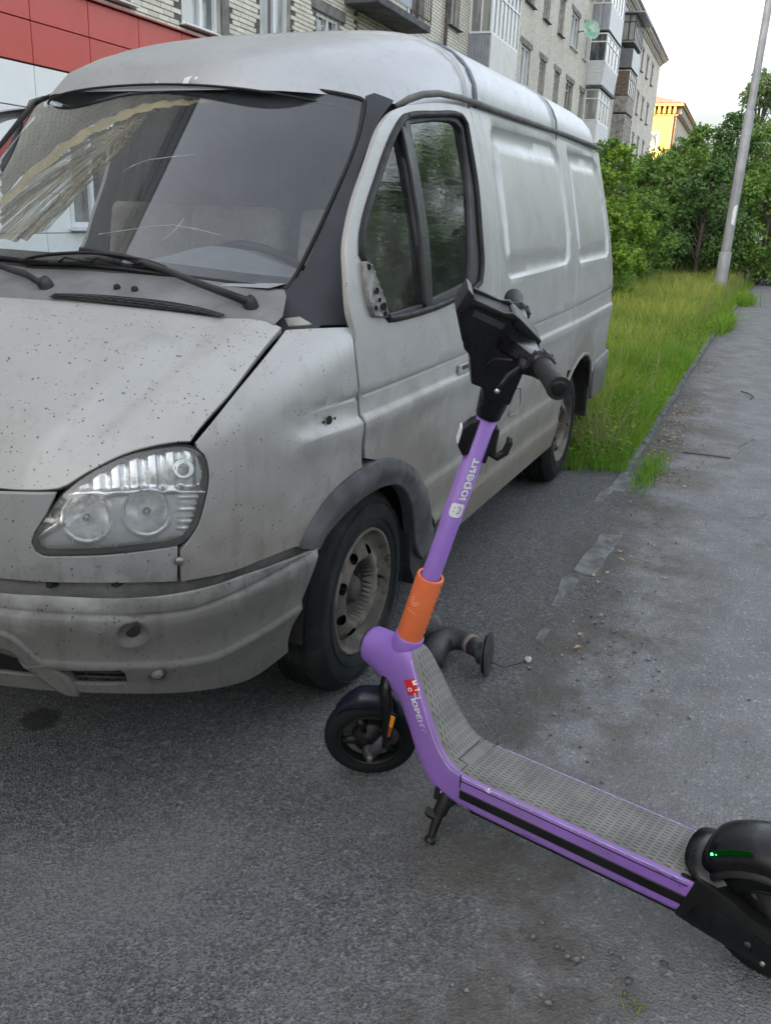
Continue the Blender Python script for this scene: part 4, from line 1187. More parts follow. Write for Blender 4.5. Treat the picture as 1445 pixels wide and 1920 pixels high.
for u0, u1 in ((67.5, 68.5), (70.6, 71.7), (74.0, 75.15), (62.6, 63.8)):
    WINS.append((u0, u1, 5.98, 7.3, 'old'))
for u0, u1 in ((34, 35.4), (37, 38.1), (39.8, 40.9), (42.5, 44.2), (45.8, 46.8)):
    WINS.append((u0, u1, 11.30, 12.65, 'old'))
for u0, u1 in ((9.9, 11.5), (12.7, 13.9), (15.1, 16.2), (17.4, 18.5)):
    WINS.append((u0, u1, 6.75, 8.2, 'pvc')); WINS.append((u0, u1, 9.4, 10.85, 'old'))
UEND, ZTOP = 79.6, 13.25

def wall_cells(u0, u1, z0, z1, holes, y=0.0):
    us = sorted({u0, u1} | {h[0] for h in holes if u0 < h[0] < u1} | {h[1] for h in holes if u0 < h[1] < u1})
    zs = sorted({z0, z1} | {h[2] for h in holes if z0 < h[2] < z1} | {h[3] for h in holes if z0 < h[3] < z1})
    V, F = [], []
    for a, b in zip(us[:-1], us[1:]):
        for c, d in zip(zs[:-1], zs[1:]):
            um, zm = (a + b) / 2, (c + d) / 2
            if any(h[0] < um < h[1] and h[2] < zm < h[3] for h in holes): continue
            n = len(V)
            V += [(a, y, c), (b, y, c), (b, y, d), (a, y, d)]
            F.append((n, n + 1, n + 2, n + 3))
    return V, F
# real bricks on the stretch one can pick them out on; mortar behind them
BU0, BU1, BZ0, BZ1 = 10.2, 19.4, 3.95, 5.90
cut = [(BU0, BU1, BZ0, BZ1)]
V, F = wall_cells(-46, UEND, 0, ZTOP, WINS + cut)
n = len(V)
V += [(UEND, 0, 0), (UEND, 12, 0), (UEND, 12, ZTOP), (UEND, 0, ZTOP), (-46, 0, 0), (-46, 12, 0), (-46, 12, ZTOP), (-46, 0, ZTOP)]
F += [(n, n + 1, n + 2, n + 3), (n + 5, n + 4, n + 7, n + 6), (n + 1, n + 5, n + 6, n + 2), (n + 3, n + 2, n + 6, n + 7)]
wall = mesh_obj('brick_wall', V, F, BRICKM, block)
V, F = wall_cells(BU0, BU1, BZ0, BZ1, WINS, .012)
mortar = mesh_obj('mortar_bed', V, F, MORTAR, block)
bm = bmesh.new(); bmesh.ops.create_cube(bm, size=1)
bmesh.ops.scale(bm, vec=(.250, .06, .065), verts=bm.verts); bmesh.ops.bevel(bm, geom=bm.edges[:], offset=.004, segments=1, affect='EDGES')
BME = bpy.data.meshes.new('brick'); bm.to_mesh(BME); bm.free(); BME.materials.append(BRICKS)
rb_ = random.Random(9)
cand = []
z = BZ0 + .038; row = 0
while z < BZ1 - .03:
    u = BU0 + (.13 if row % 2 == 0 else .0) + (.065 if row % 3 == 0 else 0)
    while u < BU1 + .12:
        if not any(h[0] - .11 < u < h[1] + .11 and h[2] - .02 < z < h[3] + .02 for h in WINS) and not (12.55 < u < 14.1 and z > 4.05 and not (u < 12.63)) and BU0 + .1 < u < BU1 - .1:
            cand.append((u, z))
        u += .26
    z += .077; row += 1
vis = [c for c in cand if c[1] < 5.45 - .0 and c[1] > 3.95 + max(0, (c[0] - 12.5)) * .10]
vis.sort(key=lambda c: c[0] ** 2 + (c[1] - 4.4) ** 2 * 6)
keep = set(vis[:300])
rest = MB()
for (u, z) in cand:
    dy = rb_.uniform(-.004, .004)
    if (u, z) in keep:
        o = bpy.data.objects.new('brick', BME); COL.objects.link(o); o.parent = mortar
        o.location = (u, .022 + dy, z); o.rotation_euler = (0, 0, rb_.uniform(-.008, .008))
    else:
        rest.box((u, .022 + dy, z), (.250, .06, .065))
rest.build('brickwork', BRICKS, mortar, kind='stuff')

def window(u0, u1, z0, z1, style):
    w_, h_ = u1 - u0, z1 - z0
    R = .13
    rv = MB()
    rv.add([(u0, 0, z0), (u1, 0, z0), (u1, 0, z1), (u0, 0, z1), (u0, R, z0), (u1, R, z0), (u1, R, z1), (u0, R, z1)], [(0, 4, 5, 1), (1, 5, 6, 2), (2, 6, 7, 3), (3, 7, 4, 0)])
    f = MB()
    t = .065 if style == 'pvc' else .075
    yy = R - .03
    f.box(((u0 + u1) / 2, yy, z1 - t / 2 - .002), (w_ - .004, .06, t)); f.box(((u0 + u1) / 2, yy, z0 + t / 2 + .002), (w_ - .004, .06, t))
    f.box((u0 + t / 2 + .002, yy, (z0 + z1) / 2), (t, .06, h_ - 2 * t)); f.box((u1 - t / 2 - .002, yy, (z0 + z1) / 2), (t, .06, h_ - 2 * t))
    f.box((u0 + w_ * .58, yy, (z0 + z1) / 2), (t * 1.25, .055, h_ - 2 * t))
    if style == 'old':
        f.box((u0 + w_ * .29, yy, z1 - h_ * .28), (w_ * .5, .05, .05))
    o = f.build('window', PVC if style != 'old' else OLDF, block)
    rv.build('reveal', REVEAL, o)
    mesh_obj('pane', [(u0 + .01, R, z0 + .01), (u1 - .01, R, z0 + .01), (u1 - .01, R, z1 - .01), (u0 + .01, R, z1 - .01)], [(0, 1, 2, 3)], PANE_C if (style == 'pvc') else PANE, o)
    MB().box(((u0 + u1) / 2, -.05, z0 - .012), (w_ + .1, .14, .02)).build('sill', PVC if style == 'pvc' else CONC_D, o)
    # lintel and plaster jamb strips
    MB().box(((u0 + u1) / 2, -.004, z1 + .10), (w_ + .5, .02, .20)).build('lintel', CONC, o)
    if style == 'grille':
        g = MB()
        for k in range(5):
            u = u0 + w_ * (k + .5) / 5
            g.tube([(u, .02, z0 + .02), (u, .02, z1 - .02)], .006, 5)
        for k in range(3):
            a0 = [(u0 + w_ * (.3 + .2 * k) + .12 * math.cos(a), .02, (z0 + z1) / 2 + .25 + .2 * math.sin(a)) for a in np.linspace(0, 6.283, 13)]
            g.tube(a0, .006, 5)
        g.build('grille', PVC, o)
    return o
for k in WINS: window(*k)
# a plastered jamb beside the second window
MB().box((14.0, -.003, 4.85), (.22, .02, 1.6)).build('plaster_jamb', CONC, block)

# cornice of stepped courses, roof edge
cm = MB()
for k, (d, z, h) in enumerate(((.10, 13.28, .10), (.20, 13.38, .10), (.30, 13.48, .10), (.46, 13.58, .14))):
    cm.box((16.8, -d / 2 + .1, z + h / 2), (125.7 + d, d + .2, h - .004))
cm.build('cornice', BRICKM, block)
MB().box((16.8, -.02, 13.76), (126.4, 1.2, .05)).build('roof_edge', SHEETG, block)
MB().box((16.8, 6.1, 13.70), (125.7, 11.8, .06)).build('roof', CONC_D, block)
MB().lathe([(.05, 0), (.05, 13.2)], 10, Matrix.Translation((25.12, -.09, 0))).build('drainpipe', simple('rusty_pipe', (.12, .10, .09), .7, .3, var=.4), block, smooth=True)

# balconies
def slab(u0, u1, z, off, parent):
    MB().box(((u0 + u1) / 2, -off / 2, z - .07), (u1 - u0, off, .14)).build('slab', CONC_D, parent, bevel=.01, seg=1)
def bal(label_part):
    o = empty('balcony', (0, 0, 0)); o.parent = block
    return o
b = bal('open')
slab(18.65, 21.9, 5.66, .78, b)
MB().box((19.55, -.80, 6.30), (1.85, .02, 1.1)).box((18.66, -.42, 6.30), (.02, .70, 1.1)).build('metal_panel', SHEETG, b)
g = MB()
for k in range(9): g.tube([(20.55 + .155 * k, -.78, 5.68), (20.55 + .155 * k, -.78, 6.78)], .012, 5)
for k in range(4): g.tube([(21.88, -.78 + .2 * k, 5.68), (21.88, -.78 + .2 * k, 6.78)], .012, 5)
g.tube([(20.5, -.78, 6.78), (21.9, -.78, 6.78)], .02, 6).tube([(20.5, -.78, 5.75), (21.9, -.78, 5.75)], .015, 6)
g.build('railing', simple('rusty_railing', (.10, .085, .075), .7, .4, var=.4), b)
MB().box((18.62, -.74, 5.62), (.03, .03, .1)).tube([(18.62, -.76, 5.6), (18.62, -.76, 3.2)], .006, 4).build('cable', BLACK, b)
MB().box((20.95, -.76, 6.5), (.16, .01, .5)).build('yellow_cloth', simple('yellow_cloth', (.75, .62, .14), .8), b)

def glazed(u0, u1, off, zslab, zrail, ztop, side, front, frame_m, pane_m, nfront=5, nside=2, roof=None, par_ribs=None, sides_ribs=None, transom=None, taper=0.0, slabm=True):
    b = bal('glazed')
    if slabm: slab(u0, u1, zslab + .10, off - .04, b)
    o2 = off
    # parapet: front and near side, leaning out upwards when tapered
    p0, p1 = off - taper, off
    V = [(u0 + taper * .4, 0, zslab), (u0 + taper * .4, -p0, zslab), (u1, -p0, zslab), (u1, 0, zslab), (u0, 0, zrail), (u0, -p1, zrail), (u1, -p1, zrail), (u1, 0, zrail)]
    def ribbed(pa, pb, pc, pd, n, vert, mat, name, depth=.018):
        """boards between bottom pa-pb and top pd-pc"""
        pa, pb, pc, pd = map(Vector, (pa, pb, pc, pd))
        nn = (pb - pa).cross(pd - pa).normalized()
        for k in range(n):
            a, c = k / n, (k + 1) / n
            if vert:
                q = [pa.lerp(pb, a), pa.lerp(pb, c), pd.lerp(pc, c), pd.lerp(pc, a)]
            else:
                q = [pa.lerp(pd, a), pb.lerp(pc, a), pb.lerp(pc, c), pa.lerp(pd, c)]
            cen = sum(q, Vector()) / 4
            q = [cen + (v - cen) * .985 for v in q]
            if vert:
                top = [v + nn * depth for v in [q[0].lerp(q[1], .22), q[0].lerp(q[1], .78), q[3].lerp(q[2], .78), q[3].lerp(q[2], .22)]]
            else:
                top = [q[0] + nn * depth, q[1] + nn * depth, q[2] + nn * .004, q[3] + nn * .004]
            m = MB().add(q + top, [(0, 1, 5, 4), (1, 2, 6, 5), (2, 3, 7, 6), (3, 0, 4, 7), (4, 5, 6, 7)])
            m.build(name, mat, b)
    ribbed(V[1], V[2], V[6], V[5], *(par_ribs or (14, True)), front, 'panel_board')
    ribbed(V[0], V[1], V[5], V[4], *(sides_ribs or (6, True)), side, 'panel_board')
    if zrail < ztop - .1:
        f = MB(); t = .055
        def post(u, o, h=t): f.box((u, -o, (zrail + ztop) / 2), (h, h, ztop - zrail))
        def rail(ua, oa, ub, ob, z):
            f.box(((ua + ub) / 2, -(oa + ob) / 2, z), (abs(ub - ua) + t * .9, abs(ob - oa) + t * .9, t))
        for k in range(nfront + 1): post(u0 + (u1 - u0) * k / nfront, off - t / 2)
        for k in range(nside): post(u0, (off - t / 2) * k / nside + .03)
        zt = ztop - (ztop - zrail) * .30
        for z in (zrail + t / 2, ztop - t / 2) + ((zt,) if transom is None or transom else ()):
            rail(u0, off - t / 2, u1, off - t / 2, z)
            rail(u0, .03, u0, off - t / 2, z)
        f.build('balcony_frame', frame_m, b)
        for k in range(nfront):
            ua, ub = u0 + (u1 - u0) * k / nfront + .03, u0 + (u1 - u0) * (k + 1) / nfront - .03
            mesh_obj('pane', [(ua, -off + .03, zrail + .05), (ub, -off + .03, zrail + .05), (ub, -off + .03, ztop - .05), (ua, -off + .03, ztop - .05)], [(0, 1, 2, 3)], pane_m, b)
        for k in range(nside):
            oa, ob = off * k / nside + .03, off * (k + 1) / nside - .03
            mesh_obj('pane', [(u0, -oa, zrail + .05), (u0, -ob, zrail + .05), (u0, -ob, ztop - .05), (u0, -oa, ztop - .05)], [(0, 1, 2, 3)], pane_m, b)
        mesh_obj('inner_wall', [(u0, -.02, zrail), (u1, -.02, zrail), (u1, -.02, ztop), (u0, -.02, ztop)], [(0, 1, 2, 3)], REVEAL, b)
    if roof:
        MB().box(((u0 + u1) / 2, -(off + roof) / 2, ztop + .03), (u1 - u0 + roof * 1.4, off + roof, .06)).build('balcony_roof', SHEETG, b)
    return b
glazed(27.55, 30.75, .67, 5.45, 6.52, 8.05, SHEETG, SHEETW, PVC, PANE_B, 7, 2, roof=.10, par_ribs=(22, True), sides_ribs=(7, True), transom=True)
# first stack
glazed(47.45, 51.9, .83, 10.15, 11.25, 12.75, SHEETG, SIDING, PVC, PANE_B, 5, 2, roof=.2, par_ribs=(4, True), sides_ribs=(2, True))
glazed(47.45, 51.9, .83, 7.68, 8.78, 10.02, SIDING, SIDING, PVC, PANE, 4, 1, par_ribs=(9, False), sides_ribs=(7, False), taper=.16)
glazed(47.6, 51.7, .68, 5.05, 6.20, 7.60, SIDING, SIDING, PVC, PANE_B, 4, 1, par_ribs=(9, False), sides_ribs=(1, True))
b = bal('side panel'); MB().box((47.62, -.34, 6.95), (.03, .66, 1.4)).build('white_panel', SIDING, b)
glazed(47.6, 51.7, .68, 2.4, 3.5, 5.0, SIDING, SIDING, PVC, PANE_B, 4, 1, par_ribs=(9, False), sides_ribs=(1, True))
# second stack
glazed(57.3, 61.0, .76, 11.28, 11.34, 12.72, SHEETG, SHEETG, simple('black_steel_frame', (.05, .05, .052), .5, .4), PANE_B, 6, 2, roof=.45, par_ribs=(1, True), sides_ribs=(1, True))
glazed(57.3, 60.8, .76, 9.98, 10.95, 10.97, SIDING_D, SIDING, PVC, PANE, 3, 1, par_ribs=(7, False), sides_ribs=(7, False))
glazed(57.3, 60.6, .74, 8.50, 8.55, 9.85, WOODB, WOODB, OLDF, PANE, 4, 1, par_ribs=(1, False), sides_ribs=(1, False))
b = bal('wood'); 
for k in range(7): MB().box((57.28, -.37, 8.62 + .18 * k), (.03, .70, .165)).build('wood_board', WOODB, b)
glazed(57.3, 60.6, .74, 7.62, 8.48, 8.50, OLDPAN, OLDPAN, OLDF, PANE, 3, 1, par_ribs=(1, True), sides_ribs=(1, True))
glazed(57.3, 60.6, .74, 6.0, 6.05, 7.5, OLDPAN, OLDPAN, OLDF, PANE, 5, 1, par_ribs=(1, False), sides_ribs=(1, False))
b = bal('panelled')
for k in range(2): MB().box((57.28, -.19 - .37 * k, 6.75), (.03, .355, 1.45)).build('grey_panel', OLDPAN, b)
glazed(57.3, 60.6, .74, 4.9, 6.0, 6.02, OLDPAN, SIDING, OLDF, PANE, 3, 1, par_ribs=(10, True), sides_ribs=(3, True))

# satellite dish
dish = empty('satellite_dish', (0, 0, 0), 'mottled green satellite dish fixed to the brick wall left of the balcony stack', 'satellite dish')
dish.matrix_world = Matrix.Translation(BO) @ Matrix.Rotation(BROT, 4, 'Z') @ Matrix.Translation((44.0, 0, 9.55))
t = NT('mottled_green_paint'); t.bsdf(Base_Color=t.mix(t.ramp(t.noise(3, 5, .7), .4, .62), (.20, .42, .30), (.55, .66, .58)), Roughness=.6)
Md = frame((0, -.62, 0), Vector((-.75, -.62, .18)))
MB().lathe([(.0001, -.07), (.15, -.06), (.30, -.025), (.40, .015), (.405, .02), (.40, .005), (.29, -.04), (.0001, -.085)], 32, Md).build('dish', t.m, dish, smooth=True)
MB().tube([(0, -.02, -.1), (0, -.35, -.05), (.0, -.58, 0)], .025, 8).build('bracket', STEEL, dish, smooth=True)
MB().tube([Md @ Vector((.3, 0, -.02)), Md @ Vector((.22, 0, .38)), Md @ Vector((.05, 0, .48))], .012, 6).build('feed_arm', STEEL, dish, smooth=True)

# ------------------------------------------------------------------ shop cladding on the ground floor
shop = empty('shop_cladding', BO, 'red and white panel cladding along the ground floor of the block, left of the van', 'cladding')
shop.rotation_euler = (0, 0, BROT)
REDP = simple('red_facade_panel', (.56, .082, .066), .42, var=.06, scale=1.5)
WHTP = simple('white_facade_panel', (.86, .87, .88), .40, var=.04, scale=1.5)
JOINT = simple('panel_joint', (.03, .03, .032), .8)
PY = -.06
SHOPW = [(9.90, 10.80, 1.15, 2.50), (5.05, 6.35, .95, 2.35), (1.6, 2.9, .95, 2.35), (-3.5, -1.6, .2, 2.35)]
V, F = wall_cells(-20, 26, 0, 3.95, SHOPW, PY + .03)
mesh_obj('backing', V, F, JOINT, shop)
seam0 = 9.43 - 1.062 * 27
def pmesh(w, h, mat, name):
    bm = bmesh.new(); bmesh.ops.create_cube(bm, size=1)
    bmesh.ops.scale(bm, vec=(w, .03, h), verts=bm.verts); bmesh.ops.bevel(bm, geom=bm.edges[:], offset=.004, segments=1, affect='EDGES')
    me = bpy.data.meshes.new(name); bm.to_mesh(me); bm.free(); me.materials.append(mat)
    return me
G = .012
rows = [(3.50, 3.93, REDP, 'red_panel'), (3.03, 3.50, REDP, 'red_panel')]
zz = 3.02
for k in range(6):
    rows.append((zz - .485, zz, WHTP, 'white_panel')); zz -= .485
for (z0, z1, mt, nm) in rows:
    full = pmesh(1.062 - G, z1 - z0 - G, mt, nm)
    for i in range(43):
        u0 = seam0 + 1.062 * i; u1 = u0 + 1.062
        if u1 < -19.5 or u0 > 25.5: continue
        segs = [(u0, u1)]
        for h in SHOPW:
            if h[2] < (z0 + z1) / 2 < h[3]:
                ns = []
                for a, c in segs:
                    if c <= h[0] or a >= h[1]: ns.append((a, c)); continue
                    if a < h[0] - .05: ns.append((a, h[0]))
                    if c > h[1] + .05: ns.append((h[1], c))
                segs = ns
        for a, c in segs:
            o = bpy.data.objects.new(nm, full if abs((c - a) - 1.062) < 1e-6 else pmesh(c - a - G, z1 - z0 - G, mt, nm))
            COL.objects.link(o); o.parent = shop
            o.location = ((a + c) / 2, PY, (z0 + z1) / 2)
MB().box((3, -.05, 3.945), (46, .16, .02)).build('coping', simple('red_coping', (.30, .04, .04), .4), shop)
for h in SHOPW:
    u0, u1, z0, z1 = h
    f = MB(); t_ = .07
    for (c, s) in (((u0 + u1) / 2, z1 - t_ / 2), ((u0 + u1) / 2, z0 + t_ / 2)):
        f.box((c, PY + .02, s), (u1 - u0, .08, t_))
    for u in (u0 + t_ / 2, u1 - t_ / 2, (u0 + u1) / 2): f.box((u, PY + .02, (z0 + z1) / 2), (t_, .078, z1 - z0 - 2 * t_))
    o = f.build('shop_window', PVC, shop)
    mesh_obj('pane', [(u0, PY + .03, z0), (u1, PY + .03, z0), (u1, PY + .03, z1), (u0, PY + .03, z1)], [(0, 1, 2, 3)], PANE, o)
    MB().box(((u0 + u1) / 2, PY - .06, z0 - .02), (u1 - u0 + .1, .16, .03)).build('sill', PVC, o)

# ------------------------------------------------------------------ yellow building beyond the block
yb = empty('yellow_building', BO, 'yellow rendered building with dentil cornice and brown roof, its gable lit by low sun', 'building')
yb.rotation_euler = (0, 0, BROT)
YEL = simple('yellow_render', (.32, .185, .048), .9, var=.10, scale=.8)
GRYR = simple('shaded_grey_render', (.42, .39, .33), .9, var=.15, scale=.8)
Y0, Y1, YU, YE, YZ = -.1, 13.0, 99.5, 170.0, 12.4
m = MB(); m.add([(YU, Y0, 0), (YU, Y1, 0), (YU, Y1, YZ), (YU, Y0, YZ)], [(0, 1, 2, 3)]); m.build('gable_wall', YEL, yb)
m = MB(); m.add([(YU, Y0, 0), (YE, Y0, 0), (YE, Y0, YZ), (YU, Y0, YZ), (YE, Y1, 0), (YE, Y1, YZ), (YU, Y1, 0), (YU, Y1, YZ)], [(0, 1, 2, 3), (1, 4, 5, 2), (4, 6, 7, 5)]); m.build('street_wall', GRYR, yb)
cm = MB()
cm.box(((YU + YE) / 2, (Y0 + Y1) / 2, YZ + .35), (YE - YU + 1.2, Y1 - Y0 + 1.2, .25))
cm.box(((YU + YE) / 2, (Y0 + Y1) / 2, YZ - .55), (YE - YU + .3, Y1 - Y0 + .3, .14))
cm.build('cornice_band', YEL, yb)
for k in range(26):
    MB().box((YU - .22, Y0 + .2 + .5 * k, YZ - .12), (.42, .24, .66)).build('dentil', YEL, yb)
for k in range(40):
    MB().box((YU + .4 + .5 * k, Y0 - .22, YZ - .12), (.24, .42, .66)).build('dentil', GRYR, yb)
rm = MB(); rm.add([(YU - .7, Y0 - .7, YZ + .48), (YE, Y0 - .7, YZ + .48), (YE, Y1 + .7, YZ + .48), (YU - .7, Y1 + .7, YZ + .48), (YU + 5, (Y0 + Y1) / 2, YZ + 2.6), (YE - 5, (Y0 + Y1) / 2, YZ + 2.6)], [(0, 1, 5, 4), (1, 2, 5), (2, 3, 4, 5), (3, 0, 4)])
rm.build('roof', simple('brown_tin_roof', (.20, .11, .07), .6, .2, var=.2), yb)
for (u, z) in ((1.4, 8.6), (4.6, 8.6), (1.4, 5.2), (4.6, 5.2)):
    o = MB().box((YU - .02, Y0 + u + .6, z + .8), (.10, 1.1, 1.7)).build('window', OLDF, yb)
    MB().box((YU - .06, Y0 + u + .6, z + .8), (.06, .85, 1.45)).build('pane', PANE, o)
for k in range(5):
    o = MB().box((YU + 3 + 3.2 * k, Y0 - .02, 9.4), (1.1, .10, 1.7)).build('window', OLDF, yb)
    MB().box((YU + 3 + 3.2 * k, Y0 - .06, 9.4), (.85, .06, 1.45)).build('pane', PANE, o)
am = MB()
for (a, c) in (((YU + .3, 3.5, YZ + .6), (YU + .3, 3.5, YZ + 2.2)), ((YU + .3, 1.0, YZ + .6), (YU + .3, 1.0, YZ + 2.3)), ((YU + .3, 3.5, YZ + 2.15), (YU + .3, 1.0, YZ + 2.25)), ((YU + .3, 3.5, YZ + 1.5), (YU + .3, 6.5, YZ + 1.5)), ((YU + .3, 1.0, YZ + 2.2), (YU + .3, .2, YZ + .6))):
    am.tube([a, c], .025, 5)
am.build('roof_rail', STEEL, yb)
MB().lathe([(.09, 0), (.09, YZ)], 8, Matrix.Translation((YU - .12, Y0 + .25, 0))).build('drainpipe', simple('brown_pipe', (.16, .09, .05), .6), yb, smooth=True)
# ------------------------------------------------------------------ the parked van
def w_(k): return [tuple(p) for p in D[k]]
van = empty('parked_van', (-1.38, 0, 0), 'grimy silver panel van with black windscreen pillars, parked on the asphalt', 'van')
ROOT_OFF['parked_van'] = (1.38, 0, 0)
LS, LH, LN = Lin((0, 1, .12)), Lin((.40, 0, .92)), Lin((.50, .80, .30))

def xz(P): return np.stack([P[:, 0], P[:, 2]], -1)
def xzp(k): return np.array([(p[0], p[2]) for p in D[k]])
def s_of(x): return .19 - x
def z_crease(x): s = s_of(x); return 1.02 + .0095 * s + .0025 * s * s
def z_mould(x): s = s_of(x); return .95 + .0085 * s + .0008 * s * s
def lines3(fz, x0, x1, n=12): return [(x, 1.0, float(fz(x))) for x in np.linspace(x0, x1, n)]
P1O, P1I = xzp('p1_out'), xzp('p1_in')
p2o = [(-2.665, .82, 1.865), (-3.0, .82, 1.872), (-3.46, .80, 1.88), (-3.55, .81, 1.83), (-3.60, .87, 1.62), (-3.60, .92, 1.42), (-3.57, .95, 1.325), (-3.49, .955, 1.298), (-2.62, .967, 1.288), (-2.585, .958, 1.33), (-2.61, .92, 1.48), (-2.64, .88, 1.63), (-2.66, .84, 1.78)]
p2i = [(-2.74, .83, 1.80), (-3.42, .82, 1.815), (-3.50, .84, 1.74), (-3.53, .88, 1.58), (-3.53, .92, 1.43), (-3.49, .945, 1.36), (-2.67, .95, 1.345), (-2.66, .94, 1.40), (-2.69, .89, 1.58)]
P2O, P2I = np.array([(p[0], p[2]) for p in p2o]), np.array([(p[0], p[2]) for p in p2i])

def emb_common(P):
    x, z = P[:, 0], P[:, 2]
    d = np.zeros(len(P))
    zm, zc = z_mould(x), z_crease(x)
    f = sstep(.56, .45, x)                                            # the crease starts in the wing
    d += f * (-.009 * np.exp(-((z - zc) / .0045) ** 2) + -.006 * sstep(zc + .003, zc - .012, z) * sstep(zm - .004, zm + .02, z))
    d += f * .011 * sstep(zm + .014, zm - .002, z) * sstep(zm - .09, zm - .01, z)
    d += .012 * sstep(.632, .610, z) * sstep(.20, -.05, x) * 1.0
    d += .012 * sstep(.472, .452, z) * (x < .1)
    return d

def emb_side(P):
    d = emb_common(P)
    Q = xz(P)
    for o, i in ((P1O, P1I), (P2O, P2I)):
        m = inside(o, Q)
        if m.any():
            a = np.where(m, dist_poly(o, Q), 0)
            d -= .012 * sstep(0, .016, a)
            mi = inside(i, Q)
            b = np.where(mi, dist_poly(i, Q), 0)
            d += .008 * sstep(0, .022, b)
    return d

rows_c = [(lines3(z_crease, .5, -3.66), False, (-.010, -.004, 0, .004, .010)), (lines3(z_mould, .5, -3.66), False, (-.03, -.008, .003, .010, .020))]
rows_m2 = [([(.05, .98, .62), (-3.3, .98, .62)], False, (-.013, -.004, .004, .013)), ([(-.45, .97, .462), (-2.34, .97, .462)], False, (-.012, 0, .012))]
arch_o, arch_i = w_('arch_out'), w_('arch_in')
dt, dr = w_('door_top'), w_('door_rear')
door_out = [(.20, .98, 1.19)] + dt[1:] + dr[1:] + [(-1.005, .99, .95), (-.985, .98, .62), (-.98, .97, .452), (-.52, .96, .435)] + [p for p in arch_o[::-1] if p[0] < .13] + [(.15, .99, .83), (.177, .99, .94), (.195, .99, 1.05), (.205, .98, 1.14)]
win = w_('door_win')
door, door_r = panel('door', door_out, LS, F_side, PAINT, van, mirror=True, step=.032, holes=[win], emb=emb_common, rows=rows_c + rows_m2)
# body side behind the door: pillar strip, long middle panel, tail panel
top = lambda x: (x, .80, 1.912 + .012 * min(1, max(0, (-1.1 - x) / 1.2)))
s2 = w_('seam2')
zr = .315
strip = dr[:] + [(-1.005, .99, .95), (-.985, .98, .62), (-.98, .97, .452), (-1.10, .97, .452), (-1.105, .98, .62), (-1.11, .99, .95)] + s2[::-1]
panel('pillar_strip', [(-1.08, .81, 1.905)] + strip[1:-1] + [(-1.18, .81, 1.908)], LS, F_side, PAINT, van, mirror=True, step=.03, emb=emb_common, rows=rows_c)
s3 = [(-2.57, .80, 1.925), (-2.61, .82, 1.84), (-2.625, .87, 1.67), (-2.61, .91, 1.51), (-2.56, .96, 1.32), (-2.49, .99, 1.15), (-2.44, 1., .98), (-2.43, 1., .89), (-2.47, .99, .72)]
arch_r = [(-2.36, .95, .315), (-2.40, .97, .48), (-2.47, .98, .62), (-2.60, .98, .71), (-2.72, .99, .748), (-2.86, .99, .765), (-3.02, .98, .745), (-3.16, .98, .69), (-3.27, .97, .60), (-3.32, .97, .50)]
mid = [(-1.18, .81, 1.908)] + s2[1:] + [(-1.11, .99, .95), (-1.105, .98, .62), (-1.10, .97, .452), (-.55, .96, .435), (-.57, .94, zr), (-1.5, .94, zr)] + arch_r[:3] + s3[::-1] + [(-1.9, .80, 1.915)]
panel('body_side', mid, LS, F_side, PAINT, van, mirror=True, step=.036, emb=emb_side, rows=rows_c + rows_m2 + [([p for p in w_('p1_out')], True, (0, .006, .016)), (w_('p1_in'), True, (0, .011, .024))])
tail = s3[:] + arch_r[3:9] + [(-3.42, .96, .64), (-3.70, .92, .64), (-3.72, .93, .9), (-3.72, .93, 1.2), (-3.72, .90, 1.45), (-3.72, .85, 1.7), (-3.72, .79, 1.925)]
panel('tail_side', tail, LS, F_side, PAINT, van, mirror=True, step=.032, emb=emb_side, rows=rows_c + [(p2o, True, (0, .006, .016)), (p2i, True, (0, .011, .024))], lip=.012)
panel('rear_door', [(-3.73, -.74, 1.93), (-3.73, .74, 1.93), (-3.73, .87, 1.3), (-3.73, .88, .66), (-3.73, -.88, .66), (-3.73, -.87, 1.3)], Lin((-1, 0, 0)), lambda P: -3.735 - P[:, 0], PAINT, van, step=.12)

# wing, bonnet, nose
fe = w_('fender')
def emb_wing(P):
    return emb_common(P)
panel('fender', fe, LN, F_low, PAINT, van, mirror=True, step=.024, emb=emb_wing, rows=rows_c, inset=.003)
hd = w_('hood')
hood_half = [(1.035, 0, .885), (1.03, .2, .885), (1.00, .47, .888)] + hd[::-1][0:1] + hd[::-1][1:-1] + [(.52, 0, 1.252)]
rid = np.array([(p[0], p[1]) for p in w_('hood_ridge')])
def emb_hood(P):
    x, y = P[:, 0], np.abs(P[:, 1])
    yr = np.interp(-x, -rid[::-1, 0][::-1], rid[:, 1]) if False else np.interp(x, rid[::1, 0], rid[::1, 1])
    d = .016 * sstep(yr + .012, yr - .055, y) * sstep(1.02, .85, x) * sstep(.50, .68, x)
    d -= .013 * sstep(.62, .50, x) * sstep(.78, .66, y)
    d -= .006 * np.exp(-((y - yr - .012) / .022) ** 2) * sstep(.99, .85, x) * sstep(.50, .58, x)
    return d
panel('bonnet', mirror_outline(hood_half), LH, F_low, PAINT_HOOD, van, step=.028, emb=emb_hood, inset=.003)
hl = w_('hl_out')
ap = w_('apron')
ap_half = [(1.045, 0, .87), (1.04, .2, .872), (1.0, .45, .878)] + ap[1:14] + [(1.03, .48, .67), (1.075, .25, .67), (1.085, 0, .67)]
gr_open = [(1.05, .36, .84), (1.07, .36, .72), (1.07, -.36, .72), (1.05, -.36, .84)]
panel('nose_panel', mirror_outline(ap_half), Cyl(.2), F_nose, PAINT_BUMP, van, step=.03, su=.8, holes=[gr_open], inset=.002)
st = w_('strip')
st_half = [(1.085, 0, .675), (1.07, .25, .675)] + [(x, y, z + .003) for x, y, z in st[:6]] + [(x, y, z - .02) for x, y, z in st[6:]] + [(1.06, .25, .615), (1.08, 0, .615)]
